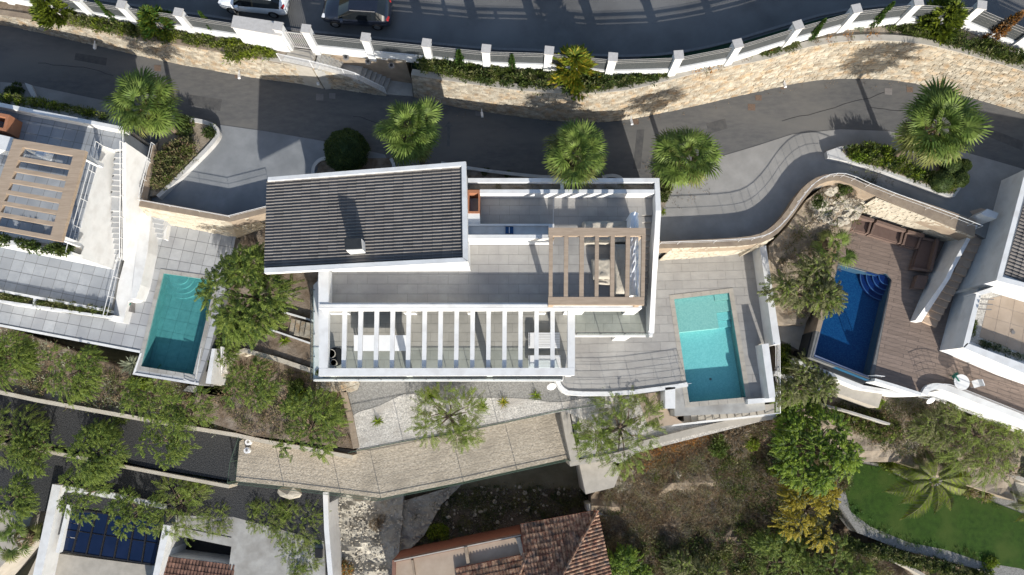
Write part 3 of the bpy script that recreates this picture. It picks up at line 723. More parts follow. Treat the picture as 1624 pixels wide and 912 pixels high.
for i, (x, y) in enumerate([(549, 88), (584, 94.5), (621, 101)]):
    p = P(x, y, zup(x)-.1); c = cyl('wall_lamp', p+Vector((0, -.15, -.05)), .2, .12, 'dull_metal')
    mesh_obj('lens', *cyl_geo(p+Vector((0, -.15, .07)), .11, .03, 12), 'black', c)
    tag(c, ['round dark lamp on the stair wall nearest the gate', 'middle round dark lamp on the brown stair wall', 'round dark lamp on the stair wall nearest the hedge'][i], 'lamp', 'lamps on the stair wall')
bedp = [up((505, 76)), up((652, 92)), up((656, 119)), up((640, 97))]

# ================================================================== UPPER FENCE
fn = thing('boundary_fence', 'white low wall with square pillars and thin metal rails along the upper road', 'fence', up((868, 109)))
fw = [up(p) for p in FENCE]
gate_i = 8  # between 461 and 503
for i in range(len(FENCE)-1):
    if i == gate_i: continue
    a, b = fw[i], fw[i+1]
    if i == 7: continue
    d = (b-a).normalized()
    mb = MB().bar(a+Vector((0, 0, .22)), b+Vector((0, 0, .22)), .22, .9)
    mb.build('wall_panel', 'render_white', fn)
    for k in range(6):
        zz = .79+k*.2
        bar('slat', a+Vector((0, 0, zz)), b+Vector((0, 0, zz)), .02, .19 if k < 4 else .12, 'fence_slat', fn)
        bar('rail', a+Vector((0, 0, zz+.105)), b+Vector((0, 0, zz+.105)), .014, .014, 'pillar_cap', fn)
for i, p in enumerate(fw[2:-2]):
    i2 = i+2
    if i2 in (7,): continue
    hh = 2.2 if i2 not in (8, 9) else 2.5
    s = .24
    d = (fw[min(i2+1, len(fw)-1)]-fw[i2-1]); an = math.atan2(d.y, d.x); c_, s_ = math.cos(an), math.sin(an)
    def rot(x, y): return Vector((p.x+x*c_-y*s_, p.y+x*s_+y*c_, 0))
    q = [rot(-s, -s), rot(s, -s), rot(s, s), rot(-s, s)]
    mesh_obj('pillar', *prism_geo([Vector((v.x, v.y, p.z+hh)) for v in q], p.z-.3), 'render_white', fn)
    e = s+.05; q = [rot(-e, -e), rot(e, -e), rot(e, e), rot(-e, e)]
    mesh_obj('pillar_cap', *prism_geo([Vector((v.x, v.y, p.z+hh+.09)) for v in q], p.z+hh+.001), 'pillar_cap', fn)
g = thing('street_gate', 'grey barred pedestrian gate between two tall white pillars above the stairs', 'gate', fw[8])
for k in range(12):
    q = fw[8].lerp(fw[9], (k+1)/13); bar('bar', q+Vector((0, 0, .1)), q+Vector((0, 0, 1.9)), .035, .035, 'pillar_cap', g)
for zz in (.12, 1.9): bar('rail', fw[8]+Vector((.2, 0, zz)), fw[9]+Vector((-.2, 0, zz)), .05, .05, 'pillar_cap', g)
ub = thing('utility_box', 'white rendered meter enclosure with flat grey top left of the gate', 'enclosure', up((400, 70)))
zt = zup(400)+2.2
prism('body', [(368, 43), (444, 56), (448, 38), (372, 26)], zt, zup(400)-.6, 'render_white', ub)
prism('top', [(366, 43), (446, 57), (450, 36), (370, 24)], zt+.08, zt+.002, 'pillar_cap', ub)
for (x, y) in [(150, 70), (379, 117), (1001, 190), (1244, 131), (504, 127), (764, 178)]:
    z = LR+.9; p = P(x, y, z); o = thing('bollard_lamp', {150: 'small white lamp on the shaded stone wall far left', 379: 'small white lamp at the wall foot beside a red drain cover', 1001: 'small white lamp at the wall foot where the shade ends mid road', 1244: 'small white lamp on the sunlit curved stone wall', 504: 'small white box lamp on the stone wall under the stair rail', 764: 'small lamp at the shaded wall foot right of the centre left palm'}[x], 'lamp', p, 'small lamps along the stone wall')
    mesh_obj('bracket', *box_pts(p+Vector((0, .25, 0)), p, .06, .06), 'white_metal', o)
    mesh_obj('lamp_head', *box_pts(p+Vector((0, 0, -.05)), p+Vector((.05, -.35, .02)), .16, .14), 'white_metal', o)

# ================================================================== MAIN HOUSE
mh = thing('villa', 'white modern villa in the centre with grey ribbed roof and white pergola terraces', 'house', P(740, 480, 0))
# storey 0/1 slabs and volumes
prism('lower_storey', [(503, 455), (500, 600), (893, 600), (903, 545), (912, 480), (1036, 480), (1042, 300), (520, 300), (505, 430)], L1-.3, -2.4, 'render_white', mh)
prism('terrace_slab', [(497, 452), (497, 604), (893, 604), (905, 534), (1035, 534), (1040, 440), (1046, 300), (1000, 300), (520, 300), (520, 430)], L1, L1-.298, 'render_white', mh)
# first floor facade: glass set back behind white piers
prism('facade_glass', [(520, 330), (520, 470), (1012, 470), (1012, 330)], L2-.42, L1, 'dark_glass', mh)
prism('upper_slab', [(505, 428), (505, 489), (1018, 489), (1018, 340), (1044, 340), (1044, 283), (742, 283), (740, 300), (520, 300)], L2, L2-.4, 'render_white', mh)
# piers under the L2 edge
def pier(x0, x1, y0=478, y1=489.5, zt=L2-.4, zb=L1): prism('pier', [(x0, y0), (x1, y0), (x1, y1), (x0, y1)], zt, zb, 'render_white', mh)
for a, b in ((507, 540), (632, 652), (738, 748), (852, 868), (898, 930), (998, 1018)): pier(a, b)
# L1 terrace tiles
tl = thing('terrace_floor', 'pale grey tiled first floor terrace under the white beam pergola', 'terrace', P(700, 540, L1))
tiles(tl, [(512, 482), (512, 600), (893, 600), (905, 531), (1034, 531), (1036, 470), (520, 470)], L1, 0, 1.2, .6, 'tile_terrace', .018, brick=.5)
prism('floor_bed', [(512, 482), (512, 600), (893, 600), (905, 531), (1034, 531), (1036, 470), (520, 470)], L1+.004, L1-.004, 'grout', tl)
# L2 tiles
tu = thing('roof_terrace_floor', 'grey tiled upper roof terrace beside the ribbed roof of the centre villa', 'terrace', P(760, 440, L2))
U1 = [(520, 425), (520, 482), (1018, 482), (1018, 310), (878, 310), (878, 388), (742, 388), (742, 425)]
U2 = [(761, 308), (877, 308), (877, 356), (761, 356)]
for q in (U1, U2):
    prism('floor_bed', q, L2+.004, L2-.004, 'grout', tu); tiles(tu, q, L2, 0, 1.25, .62, 'tile_grey', .018, brick=.5, maxparts=230 if q is U1 else 60)
prism('floor_bed', [(1018, 308), (1036, 308), (1036, 341), (1018, 341)], L2+.004, L2-.3, 'tile_grey', tu)
# parapets at L2
PZ = 7.3
prism('parapet', [(505, 428), (521, 428), (521, 480), (505, 480)], PZ, L2-.4, 'render_white', mh)
prism('parapet', [(505, 480.2), (1018, 480.2), (1018, 489), (505, 489)], PZ+.01, L2-.4, 'render_white', mh)
prism('parapet_ridge', [(507, 482.5), (1016, 482.5), (1016, 485), (507, 485)], PZ+.06, PZ+.0, 'render_white', mh)
prism('parapet', [(761, 300.5), (1038, 300.5), (1038, 306.5), (761, 306.5)], PZ, 1.5, 'render_white', mh)
prism('planter_wall', [(742, 282.5), (1046, 282.5), (1046, 289), (742, 289)], PZ, 1.5, 'render_white', mh)
prism('planter_soil', [(742, 289.2), (1038, 289.2), (1038, 300.3), (742, 300.3)], PZ-.35, 1.5, 'soil_pale', mh)
prism('planter_divider', [(889, 289.2), (894, 289.2), (894, 300.3), (889, 300.3)], PZ-.02, PZ-.5, 'render_white', mh)
EO = [(1046, 289.2, PZ-.01), (1048.5, 334, PZ-.01), (1046, 380, 6.9), (1041.5, 440, 5.4), (1037.5, 528, 4.25), (1030, 534, 4.2)]
EI = [(1038.5, 289.2, PZ-.01), (1040, 334, PZ-.01), (1037.5, 380, 6.9), (1034, 440, 5.4), (1029.5, 524, 4.25), (1028, 527, 4.2)]
strip('stair_parapet', [P(*p) for p in EO], [P(*p) for p in EI], L1-.3, 'render_white', mh)
# stairs L2 -> L1 along east
st = thing('terrace_stairs', 'tiled stairs beside the brown pergola down to the first floor balcony', 'stairs', P(1027, 410, L1))
stairs(st, P(1018, 342, L2), P(1037, 342, L2), P(1013, 486, L1+.15), P(1030, 486, L1+.15), 15, L1-.2, 'tile_grey')
# low block with recessed roof
prism('light_well', [(742, 355.5), (878, 355.5), (878, 372), (742, 372)], 7.35, L2, 'render_white', mh)
prism('light_well_rim', [(742, 355), (879, 355), (879, 358), (742, 358)], 7.55, L2, 'render_white', mh)
prism('light_well_wall', [(742, 372.2), (877, 372.2), (877, 378.5), (742, 378.5)], 7.95, L2, 'render_white', mh)
prism('light_well_end', [(870, 355.2), (878.5, 355.2), (878.5, 372), (870, 372)], 7.56, L2, 'render_white', mh)
sk = prism('skylight', [(801.5, 359.5), (814, 359.5), (814, 370.5), (801.5, 370.5)], 7.45, 7.35, 'panel_blue', mh)
bar('skylight_bar', P(807.7, 360, 7.46), P(807.7, 370, 7.46), .04, .04, 'white_metal', sk)
prism('plinth', [(741, 338.5), (760.8, 338.5), (760.8, 355), (741, 355)], 7.45, L2, 'render_white', mh)
V, Fc = prism_geo(px([(741.5, 301), (760.8, 301), (760.8, 338.3), (741.5, 338.3)], 7.5), 4.5, [px([(744, 306), (758.5, 306), (758.5, 335), (744, 335)], 7.5)])
mesh_obj('stair_shaft', V, Fc, 'terracotta_paint', mh)
prism('shaft_floor', [(743, 305), (759, 305), (759, 336), (743, 336)], 5.0, 4.5, 'terracotta_paint', mh)
# upper block
def zr(x, y=0): return float(np.interp(x, [419, 742], [7.3, 9.9]))
def rq(pts, dz=0): return [P(a, b, zr(a)+dz) for a, b in pts]
body = rq([(505, 289), (737, 260), (741, 412), (505, 424)], -.25)
mesh_obj('upper_block', *prism_geo(body, 1.5), 'render_white', mh)
body = rq([(470, 281), (506, 278), (506, 300), (470, 300)], -.3)
mesh_obj('upper_block_wing', *prism_geo(body, 1.5), 'render_white', mh)
rf = link('ribbed_roof', None, mh)
c0 = rq([(425, 283), (739, 257), (742, 414), (419, 432)])
V = [p.copy() for p in c0]+[p-Vector((0, 0, .35)) for p in c0]
mesh_obj('roof_deck', V, [(3, 2, 1, 0), (4, 5, 6, 7), (0, 1, 5, 4), (1, 2, 6, 5), (2, 3, 7, 6), (3, 0, 4, 7)], 'render_white', rf)
def ptop(name, a): 
    q = rq(a, .28); mesh_obj(name, *[(lambda r: (r[0], r[1]))(prism_geo(q, 0))][0] if False else ([p for p in q]+[p-Vector((0, 0, .45)) for p in q], [(0, 1, 2, 3), (7, 6, 5, 4), (0, 4, 5, 1), (1, 5, 6, 2), (2, 6, 7, 3), (3, 7, 4, 0)]), 'render_white', rf)
ptop('roof_parapet', [(425, 281), (424, 287), (733, 263), (738.5, 256)][::-1][::-1])
ptop('roof_parapet', [(739, 256), (732, 263.5), (734, 408), (742.3, 414)])
ptop('roof_parapet', [(419, 433), (742, 415), (734, 408.5), (419.3, 425)])
for o in rf.children:
    bm = bmesh.new(); bm.from_mesh(o.data); bmesh.ops.recalc_face_normals(bm, faces=bm.faces); bm.to_mesh(o.data); bm.free()
# roof tiles: 21 columns x 14 rows, two ribs each
qa, qb, qc, qd = [p+Vector((0, 0, .03)) for p in rq([(424, 287), (732, 263.5), (734, 408.3), (419.5, 425)])]   # NW NE SE SW
NC, NR = 21, 14
dx = ((qb-qa)+(qc-qd))/2/NC; dy = ((qd-qa)+(qc-qb))/2/NR
def tile_mesh():
    V = []; Fc = []; mi = []
    ex = dx*1.0; ey = dy
    prof = []                       # across (along dy): two ribs
    for k in range(2):
        o = k/2
        prof += [(o+.0, .0), (o+.16, .0), (o+.20, .045), (o+.25, .06), (o+.30, .06), (o+.35, .045), (o+.39, .0)]
    prof += [(1.0, 0)]
    for s, lift_ in ((0, .035), (.985, 0.0)):
        for t_, h in prof: V.append(ex*s+ey*t_+Vector((0, 0, h+lift_)))
    n = len(prof)
    for i in range(n-1): Fc.append((i, i+1, n+i+1, n+i)); mi.append(1 if (i % 7) in (2, 3, 4) else 0)
    m2 = len(V); V += [v-Vector((0, 0, .05)) for v in V[:n]]
    for i in range(n-1): Fc.append((i+1, i, m2+i, m2+i+1)); mi.append(0)
    return V, Fc, mi
V, Fc, mi = tile_mesh()
tm = bpy.data.meshes.new('roof_tile'); tm.from_pydata([tuple(v) for v in V], [], Fc); tm.materials.append(M['roof_tile']); tm.materials.append(M['roof_rib']); tm.polygons.foreach_set('material_index', mi)
bm = bmesh.new(); bm.from_mesh(tm); bmesh.ops.recalc_face_normals(bm, faces=bm.faces); 
if sum(f.normal.z for f in bm.faces) < 0: bmesh.ops.reverse_faces(bm, faces=bm.faces)
bm.to_mesh(tm); bm.free()
for j in range(NR):
    for i in range(NC):
        u, v = i/NC, j/NR
        p = qa.lerp(qb, u).lerp(qd.lerp(qc, u), v)
        o = link('roof_tile', tm, rf); o.location = p-mh.location+Vector((0, 0, R.uniform(-.004, .004)))
# chimney
ch = link('chimney', None, mh)
zc = zr(561)
mesh_obj('stack', *prism_geo(px([(548, 380), (574, 379), (575, 396), (549, 397)], zc+1.15), zc-.2), 'render_white', ch)
mesh_obj('cap', *prism_geo(px([(546, 378.5), (572, 377.5), (573.5, 394), (547, 395)], zc+1.32), zc+1.16), 'cap_dark', ch)
# white pergola over the first floor terrace
pg = thing('white_pergola', 'white pergola frame with fourteen beams over the first floor terrace', 'pergola', P(700, 540, L1))
FZ = 6.45
prism('frame_beam', [(505, 489.5), (521, 489.5), (519.5, 584), (506, 584)], FZ, FZ-.45, 'render_white', pg)
prism('frame_beam', [(506, 584.1), (911.5, 583.5), (911.5, 595.5), (505, 596.5)], FZ+.005, FZ-.45, 'render_white', pg)
prism('frame_beam', [(900.5, 489.5), (911.8, 489.5), (911.8, 583.4), (900.5, 583.4)], FZ, FZ-.45, 'render_white', pg)
for k in range(14):
    x = 545.5+25.45*k
    xa = x-(3.4); xb = x+3.4; lean = (x-700)*.012*-1
    prism('beam', [(xa+1.2-k*.08, 489.6), (xb+1.2-k*.08, 489.6), (xb-.8+k*.06, 583.6), (xa-.8+k*.06, 583.6)], FZ-.22, FZ-.42, 'render_white', pg)
for (x, y) in ((512, 590), (640, 590), (775, 590), (906, 590)):
    prism('post', [(x-5, y-5), (x+5, y-5), (x+5, y+4), (x-5, y+4)], FZ-.45, L1, 'render_white', pg)
# glass railing L1 south / west
grl = thing('glass_balustrade', 'frameless glass balustrade with short steel posts round the lower villa terrace', 'balustrade', P(700, 595, L1))
def glassrail(parent, pts, h=.95, step=1.4):
    for a, b in zip(pts, pts[1:]):
        a = Vector(a); b = Vector(b); n = max(1, int((b-a).length/step))
        for i in range(n):
            q0, q1 = a.lerp(b, i/n), a.lerp(b, (i+1)/n)
            mb = box_pts(q0+Vector((0, 0, h/2+.05)), q1+Vector((0, 0, h/2+.05)), .012, h-.1); mesh_obj('glass_pane', *mb, 'clear_glass', parent)
            bar('post', q0, q0+Vector((0, 0, h)), .035, .035, 'railing_dark', parent)
    bar('post', Vector(pts[-1]), Vector(pts[-1])+Vector((0, 0, h)), .035, .035, 'railing_dark', parent)
    for a, b in zip(pts, pts[1:]): bar('handrail', Vector(a)+Vector((0, 0, h)), Vector(b)+Vector((0, 0, h)), .03, .03, 'railing_dark', parent)
m = bpy.data.materials.new('clear_glass'); m.use_nodes = True; nn = m.node_tree.nodes; nn.remove(nn['Principled BSDF'])
trn = nn.new('ShaderNodeBsdfTransparent'); trn.inputs[0].default_value = (.90, .95, .94, 1); glo = nn.new('ShaderNodeBsdfGlossy'); glo.inputs['Roughness'].default_value = .02
fre = nn.new('ShaderNodeFresnel'); mx = nn.new('ShaderNodeMixShader'); gg = nn.new('ShaderNodeNewGeometry'); iv = nn.new('ShaderNodeMath'); iv.operation = 'SUBTRACT'; iv.use_clamp = True; m.node_tree.links.new(fre.outputs[0], iv.inputs[0]); m.node_tree.links.new(gg.outputs['Backfacing'], iv.inputs[1]); m.node_tree.links.new(iv.outputs[0], mx.inputs[0]); m.node_tree.links.new(trn.outputs[0], mx.inputs[1]); m.node_tree.links.new(glo.outputs[0], mx.inputs[2]); m.node_tree.links.new(mx.outputs[0], nn['Material Output'].inputs[0])
M['clear_glass'] = m
glassrail(grl, [P(499, 460, L1), P(499, 602, L1), P(890, 602, L1)])
gr2 = thing('glass_balustrade', 'glass balustrade with four dark posts on the small balcony below the brown pergola', 'balustrade', P(960, 530, L1))
glassrail(gr2, [P(914, 530, L1), P(1027, 531, L1)], 1.0, 1.25)
prism('balcony_column', [(980, 524), (1003, 524), (1003, 533), (980, 533)], L1-.3, -.1, 'render_white', mh)
prism('terrace_edge', [(497, 600.5), (893, 600.5), (893, 604.5), (497, 604.5)], L1+.12, L1-.32, 'render_white', mh)
# brown pergola
bp = thing('brown_pergola', 'wood coloured flat pergola with five slats over the covered lounge furniture', 'pergola', P(948, 420, L2))
BZ = 9.1
prism('frame_beam', [(870, 361), (1024, 361.5), (1024, 374), (870, 374)], BZ, BZ-.28, 'wood_beige', bp)
prism('frame_beam', [(869.5, 471), (1022, 471), (1022, 483.5), (869.5, 483.5)], BZ, BZ-.28, 'wood_beige', bp)
for k, (a, b) in enumerate(((871, 877), (895, 901.5), (919.5, 926.5), (944, 950), (968.5, 975), (993, 999.5), (1018, 1024))):
    dxx = -.8 if k < 5 else -1.6
    prism('frame_beam' if k in (0, 6) else 'slat', [(a, 374.1), (b, 374.1), (b+dxx, 470.9), (a+dxx, 470.9)], BZ-.01, BZ-.26, 'wood_beige', bp)
for (x, y) in ((876, 368), (1017, 368), (875, 477), (1015, 477)):
    prism('post', [(x-4, y-4), (x+4, y-4), (x+4, y+4), (x-4, y+4)], BZ-.28, L2, 'wood_beige', bp)
# white rolled blind / curtain
def drape(name, pts, w, h, z0, z1, m, label, cat, seed):
    rr = random.Random(seed); V = []; Fc = []; nseg = len(pts)-1; K = 7
    for i, p in enumerate(pts):
        a = pts[max(0, i-1)]; b = pts[min(len(pts)-1, i+1)]; d = (Vector(b)-Vector(a)).normalized(); s = Vector((d.y, -d.x, 0))
        for k in range(K):
            t_ = k/(K-1)-.5; hh = z1-abs(t_)*.5*(z1-z0)*.5+rr.uniform(-.07, .07)
            V.append(Vector((p[0], p[1], hh))+s*(t_*w+rr.uniform(-.02, .02)))
        V.append(Vector((p[0], p[1], z0))+s*w/2); V.append(Vector((p[0], p[1], z0))-s*w/2)
    N = K+2
    for i in range(len(pts)-1):
        for k in range(N): Fc.append((i*N+k, i*N+(k+1) % N, (i+1)*N+(k+1) % N, (i+1)*N+k))
    Fc += [tuple(range(N)), tuple(range((len(pts)-1)*N, len(pts)*N))]
    o = mesh_obj(name, V, Fc, m, smooth=False); bm = bmesh.new(); bm.from_mesh(o.data); bmesh.ops.recalc_face_normals(bm, faces=bm.faces); bm.to_mesh(o.data); bm.free()
    return tag(o, label, cat)
drape('curtain', [P(1007, y, 8.7) for y in range(336, 474, 6)], .5, .3, L2+.05, 8.75, 'white_fabric', 'long white bunched curtain hanging along the east side of the brown pergola', 'curtain', 4)
# sofas (covered)
def cover_blob(name, pts, z0, h, m, label, cat, seed, inset=.12):
    rr = random.Random(seed); base = px(pts, z0+h*.9)
    if area2(base) < 0: base = base[::-1]
    ring = resample(base+[base[0]], .28)[:-1]; c = sum(ring, Vector())/len(ring); V = []; Fc = []; n = len(ring)
    lv = [(1.02, 0), (1.0, .45), (.985, .85), (.93, 1.0), (.7, 1.03), (.4, .95)]
    for s, f in lv:
        for p in ring: V.append(Vector((c.x+(p.x-c.x)*s+rr.uniform(-.015, .015), c.y+(p.y-c.y)*s+rr.uniform(-.015, .015), z0+h*f+(rr.uniform(-.05, .05) if f > .1 else 0))))
    V.append(Vector((c.x, c.y, z0+h*.96)))
    for k in range(len(lv)-1):
        for i in range(n): Fc.append((k*n+i, k*n+(i+1) % n, (k+1)*n+(i+1) % n, (k+1)*n+i))
    for i in range(n): Fc.append(((len(lv)-1)*n+i, (len(lv)-1)*n+(i+1) % n, len(V)-1))
    o = mesh_obj(name, V, Fc, m, smooth=True); return tag(o, label, cat)
cover_blob('covered_sofa', [(925, 351), (1000, 350), (1000, 384), (927, 384)], L2, .85, 'beige_fabric', 'long sofa under a wrinkled beige cover at the north edge of the brown pergola', 'sofa', 1)
cover_blob('covered_sofa', [(974, 386), (1001, 386), (1001, 466), (977, 466), (974, 420)], L2, .85, 'beige_fabric', 'sofa under a creased beige cover beside the white curtain below the slats', 'sofa', 2)
cover_blob('covered_armchair', [(939, 410), (969, 410), (969, 442), (942, 442)], L2, .65, 'beige_fabric', 'low table or ottoman under a beige cover between the slats', 'ottoman', 3)
cover_blob('covered_armchair', [(943, 440), (970, 440), (968, 452), (944, 450)], L2, .5, 'beige_fabric', 'small seat with pale cover at the south end of the ottoman', 'seat', 6)
# dining table on L1
tb = thing('dining_table', 'long white rectangular dining table under the white pergola', 'table', P(602, 545, L1))
prism('table_top', [(561, 531.5), (644, 531.5), (644, 556.5), (561.5, 556.5)], L1+.76, L1+.71, 'table_white', tb)
for (x, y) in ((565, 535), (640, 535), (565, 552), (640, 552)): prism('leg', [(x-1.2, y-1.2), (x+1.2, y-1.2), (x+1.2, y+1.2), (x-1.2, y+1.2)], L1+.71, L1+.012, 'white_metal', tb)
# sun loungers on L1 (slatted)
def lounger(x0, y0, x1, y1, z, label, grp, head=0):
    t = thing('sun_lounger', label, 'sun lounger', P((x0+x1)/2, (y0+y1)/2, z), grp)
    a, b = P(x0, y0, z+.35), P(x1, y1, z+.35); Y0, Y1 = a.y, b.y; X0, X1 = a.x, b.x
    for yy in (Y0, Y1): bar('side_rail', (X0, yy, z+.34), (X1, yy, z+.34), .05, .08, 'white_metal', t)
    n = 9
    for k in range(n):
        yy = Y0+(Y1-Y0)*(k+.5)/n; bar('slat', (X0, yy, z+.38), (X1, yy, z+.38), abs(Y1-Y0)/n*.78, .02, 'white_metal', t)
    for xx in (X0+.15, X1-.15):
        for yy in (Y0, Y1): bar('leg', (xx, yy, z+.01), (xx, yy, z+.31), .05, .05, 'white_metal', t)
    bar('headrest', (X0+.35, Y0, z+.46), (X0+.35, Y1, z+.46), .5, .05, 'white_metal', t)
lounger(838, 528, 888, 551.5, L1, 'white slatted sun lounger nearer the villa wall at the right end of the pergola', 'white loungers under the pergola')
lounger(838, 564, 889, 583, L1, 'white slatted sun lounger nearer the outer beam at the right end of the pergola', 'white loungers under the pergola')
# potted plants corner
rg_ = cyl('round_rug', P(532, 566, L1+.02), .62, .03, 'black', n=28); tag(rg_, 'round black mat in the shaded left corner under the white pergola', 'mat')
for i, (x, y, r) in enumerate(((528, 562, .30), (532, 576, .22))):
    c = P(x, y, L1+.05); o = thing('planter_pot', ['larger pale grey round pot on the black mat under the pergola corner', 'smaller pale grey round pot on the black mat under the pergola corner'][i], 'pot', c, 'pots in the pergola corner')
    mesh_obj('pot', *cyl_geo(c, r*.7, .5, 14, r), 'concrete_pale', o); mesh_obj('pot_fill', *cyl_geo(c+Vector((0, 0, .44)), r*.85, .06, 14), 'gravel_grey', o)

# ================================================================== MAIN POOL DECK
POOL1 = [(1069, 474.5), (1156, 464.5), (1183, 630), (1093, 638)]
DECK1 = [(905, 440), (1046, 410), (1197, 396), (1215, 480), (1221, 545), (1203, 545), (1214, 650), (1187, 655), (1070, 660), (1069, 616), (985, 625), (905, 624), (888, 608), (880, 590)]
dk = thing('pool_deck', 'grey tiled deck around the turquoise pool right of the villa', 'deck', P(1000, 560, 0))
V, Fc = prism_geo(px(DECK1, 0), -4.5, [px(POOL1, 0)]); mesh_obj('deck_base', V, Fc, 'concrete_grey', dk)
d1 = P(1183, 630, 0)-P(1156, 464.5, 0); ang1 = math.atan2(d1.y, d1.x)+math.pi/2
COP1 = [(1061, 467), (1163, 456), (1192, 638), (1084, 648)]
TD1 = DECK1[:6]+[(1210, 633), (1192, 634)]+[(1084, 646), (1070, 655)]+DECK1[9:]
tiles(dk, [(905, 440), (1046, 410), (1197, 396), (1215, 480), (1221, 545), (1203, 545), (1212, 632), (1093, 640), (1069, 616), (985, 625), (905, 624), (888, 608), (880, 590)], 0, .03, 1.25, .62, 'tile_grey', .02, holes=[POOL1], brick=.5)
def ins_(L, d):
    c = sum(L, Vector())/len(L); return [p+(c-p).normalized()*d for p in L]
def pool(label, POOL, zd, depth, mb_, wm, wl=.12, tile=None, water='water_turq', ledge=None, tang=0):
    t = thing('swimming_pool', label, 'pool', P(POOL[0][0], POOL[0][1], zd))
    top = px(POOL, zd); 
    if area2(top) < 0: top = top[::-1]
    n = len(top); V = [p+Vector((0, 0, .016)) for p in top]+[Vector((p.x, p.y, zd-depth)) for p in top]
    Fc = [((i+1) % n, i, n+i, n+(i+1) % n) for i in range(n)]+[tuple(range(n, 2*n))]
    mesh_obj('basin', V, Fc, mb_, t)
    mesh_obj('waterline_tiles', [Vector((p.x, p.y, zd+.012)) for p in ins_(top, .012)]+[Vector((p.x, p.y, zd-.3)) for p in ins_(top, .012)], [((i+1) % n, i, n+i, n+(i+1) % n) for i in range(n)], 'pool_navy' if mb_ == 'pool_blue' else 'pool_teal', t)
    wv = [Vector((p.x, p.y, zd-wl)) for p in top]; mesh_obj('water', wv, [tuple(range(n))], water, t)
    return t
p1 = pool('turquoise swimming pool with pale shallow shelf beside the centre villa', POOL1, 0, .95, 'pool_turq', None)
# shelf and steps (world bilinear)
def bil(Q, u, v): return Q[0].lerp(Q[1], u).lerp(Q[3].lerp(Q[2], u), v)
Q1 = px(POOL1, 0)
def sub(Q, u0, v0, u1, v1, z): return [Vector((p.x, p.y, z)) for p in (bil(Q, u0, v0), bil(Q, u1, v0), bil(Q, u1, v1), bil(Q, u0, v1))]
mesh_obj('shallow_shelf', *prism_geo(sub(Q1, .003, .003, .74, .325, -.24), -.94), 'pool_pale', p1)
mesh_obj('entry_step', *prism_geo(sub(Q1, .743, .003, .997, .06, -.16), -.93), 'pool_pale', p1)
mesh_obj('entry_step', *prism_geo(sub(Q1, .743, .063, .997, .17, -.30), -.93), 'pool_pale', p1)
mesh_obj('entry_step', *prism_geo(sub(Q1, .743, .173, .997, .25, -.46), -.93), 'pool_turq', p1)
mesh_obj('entry_step', *prism_geo(sub(Q1, .743, .253, .997, .32, -.66), -.93), 'pool_turq', p1)
d = sub(Q1, .5, .8, .54, .82, -.93); mesh_obj('drain', *cyl_geo(d[0], .09, .02, 12), 'dull_metal', p1)
# coping stones round pool 1
def coping(parent, POOL, zd, wdt, m, step=.6, h=.035):
    Q = px(POOL, zd)
    if area2(Q) < 0: Q = Q[::-1]
    n = len(Q)
    for i in range(n):
        a, b = Q[i], Q[(i+1) % n]; d = (b-a).normalized(); o = Vector((d.y, -d.x, 0)); L = (b-a).length; k = max(1, int(L/step))
        for j in range(k):
            s0 = a+d*(L*j/k+.008); s1 = a+d*(L*(j+1)/k-.008)
            if j == k-1: s1 = b+d*(wdt-.01)
            q = [s0, s1, s1+o*wdt, s0+o*wdt]
            mesh_obj('coping_stone', *prism_geo([Vector((p.x, p.y, zd+h)) for p in q], zd), m, parent)
coping(p1, POOL1, 0, .32, 'concrete_pale')
# overflow sill and trim south of the pool
prism('outer_sill', [(1076, 645), (1187, 634), (1188, 642), (1077, 653.5)], -.35, -4, 'concrete_pale', p1)
prism('drain_trim', [(1068, 648), (1077, 647), (1190, 636), (1193, 641), (1193, 646), (1072, 661)], -.6, -4, 'coping_brown', p1)
# deck south parapet & railing
dp = thing('deck_parapet', 'low curved white parapet round the south edge of the main pool deck', 'parapet', P(985, 627, 0))
pin = smooth_px([(884, 585), (886, 600), (893, 614), (905, 621), (985, 621), (1069, 610), (1090, 606)], 1)
pin_w = [P(*p, .1) for p in pin]; strip('wall', pin_w, offset(pin_w, .3), -4, 'render_white', dp)
rr_ = thing('deck_railing', 'white horizontal bar railing on the south parapet of the main pool deck', 'railing', P(985, 626, .1))
railing(rr_, [p for p in offset(pin_w, .12)][2:], 1.0, 4, 2.6, r=.012, pr=.02, toprail=.022)
prism('white_pier', [(1055, 614), (1071, 614), (1071, 648), (1055, 648)], .1, -4, 'render_white', dp)
# east walls of the deck
ew = thing('deck_wall', 'tall white wall closing the east side of the main pool deck', 'wall', P(1215, 470, 0))
prism('wall', [(1205, 391), (1215, 389), (1238, 545), (1227, 547)], 1.55, -3, 'render_white', ew)
ew2 = thing('stair_enclosure', 'white stepped wall beside the outside stairs at the corner of the main deck', 'wall', P(1215, 590, 0))
prism('wall', [(1208, 546), (1219, 544.5), (1230, 629), (1220, 632)], 1.3, -4, 'render_white', ew2)
prism('cross_wall', [(1186, 633), (1229, 630), (1229, 637), (1186, 641)], .5, -4, 'render_white', ew2)
rl = thing('stair_railing', 'white railing along the outside stairs at the far corner of the main deck', 'railing', P(1228, 600, 0))
railing(rl, [P(1220, 548, .6), P(1228, 548, .2), P(1229, 655, -1.5), P(1100, 669, -2.1)], 1.0, 3, 1.5)
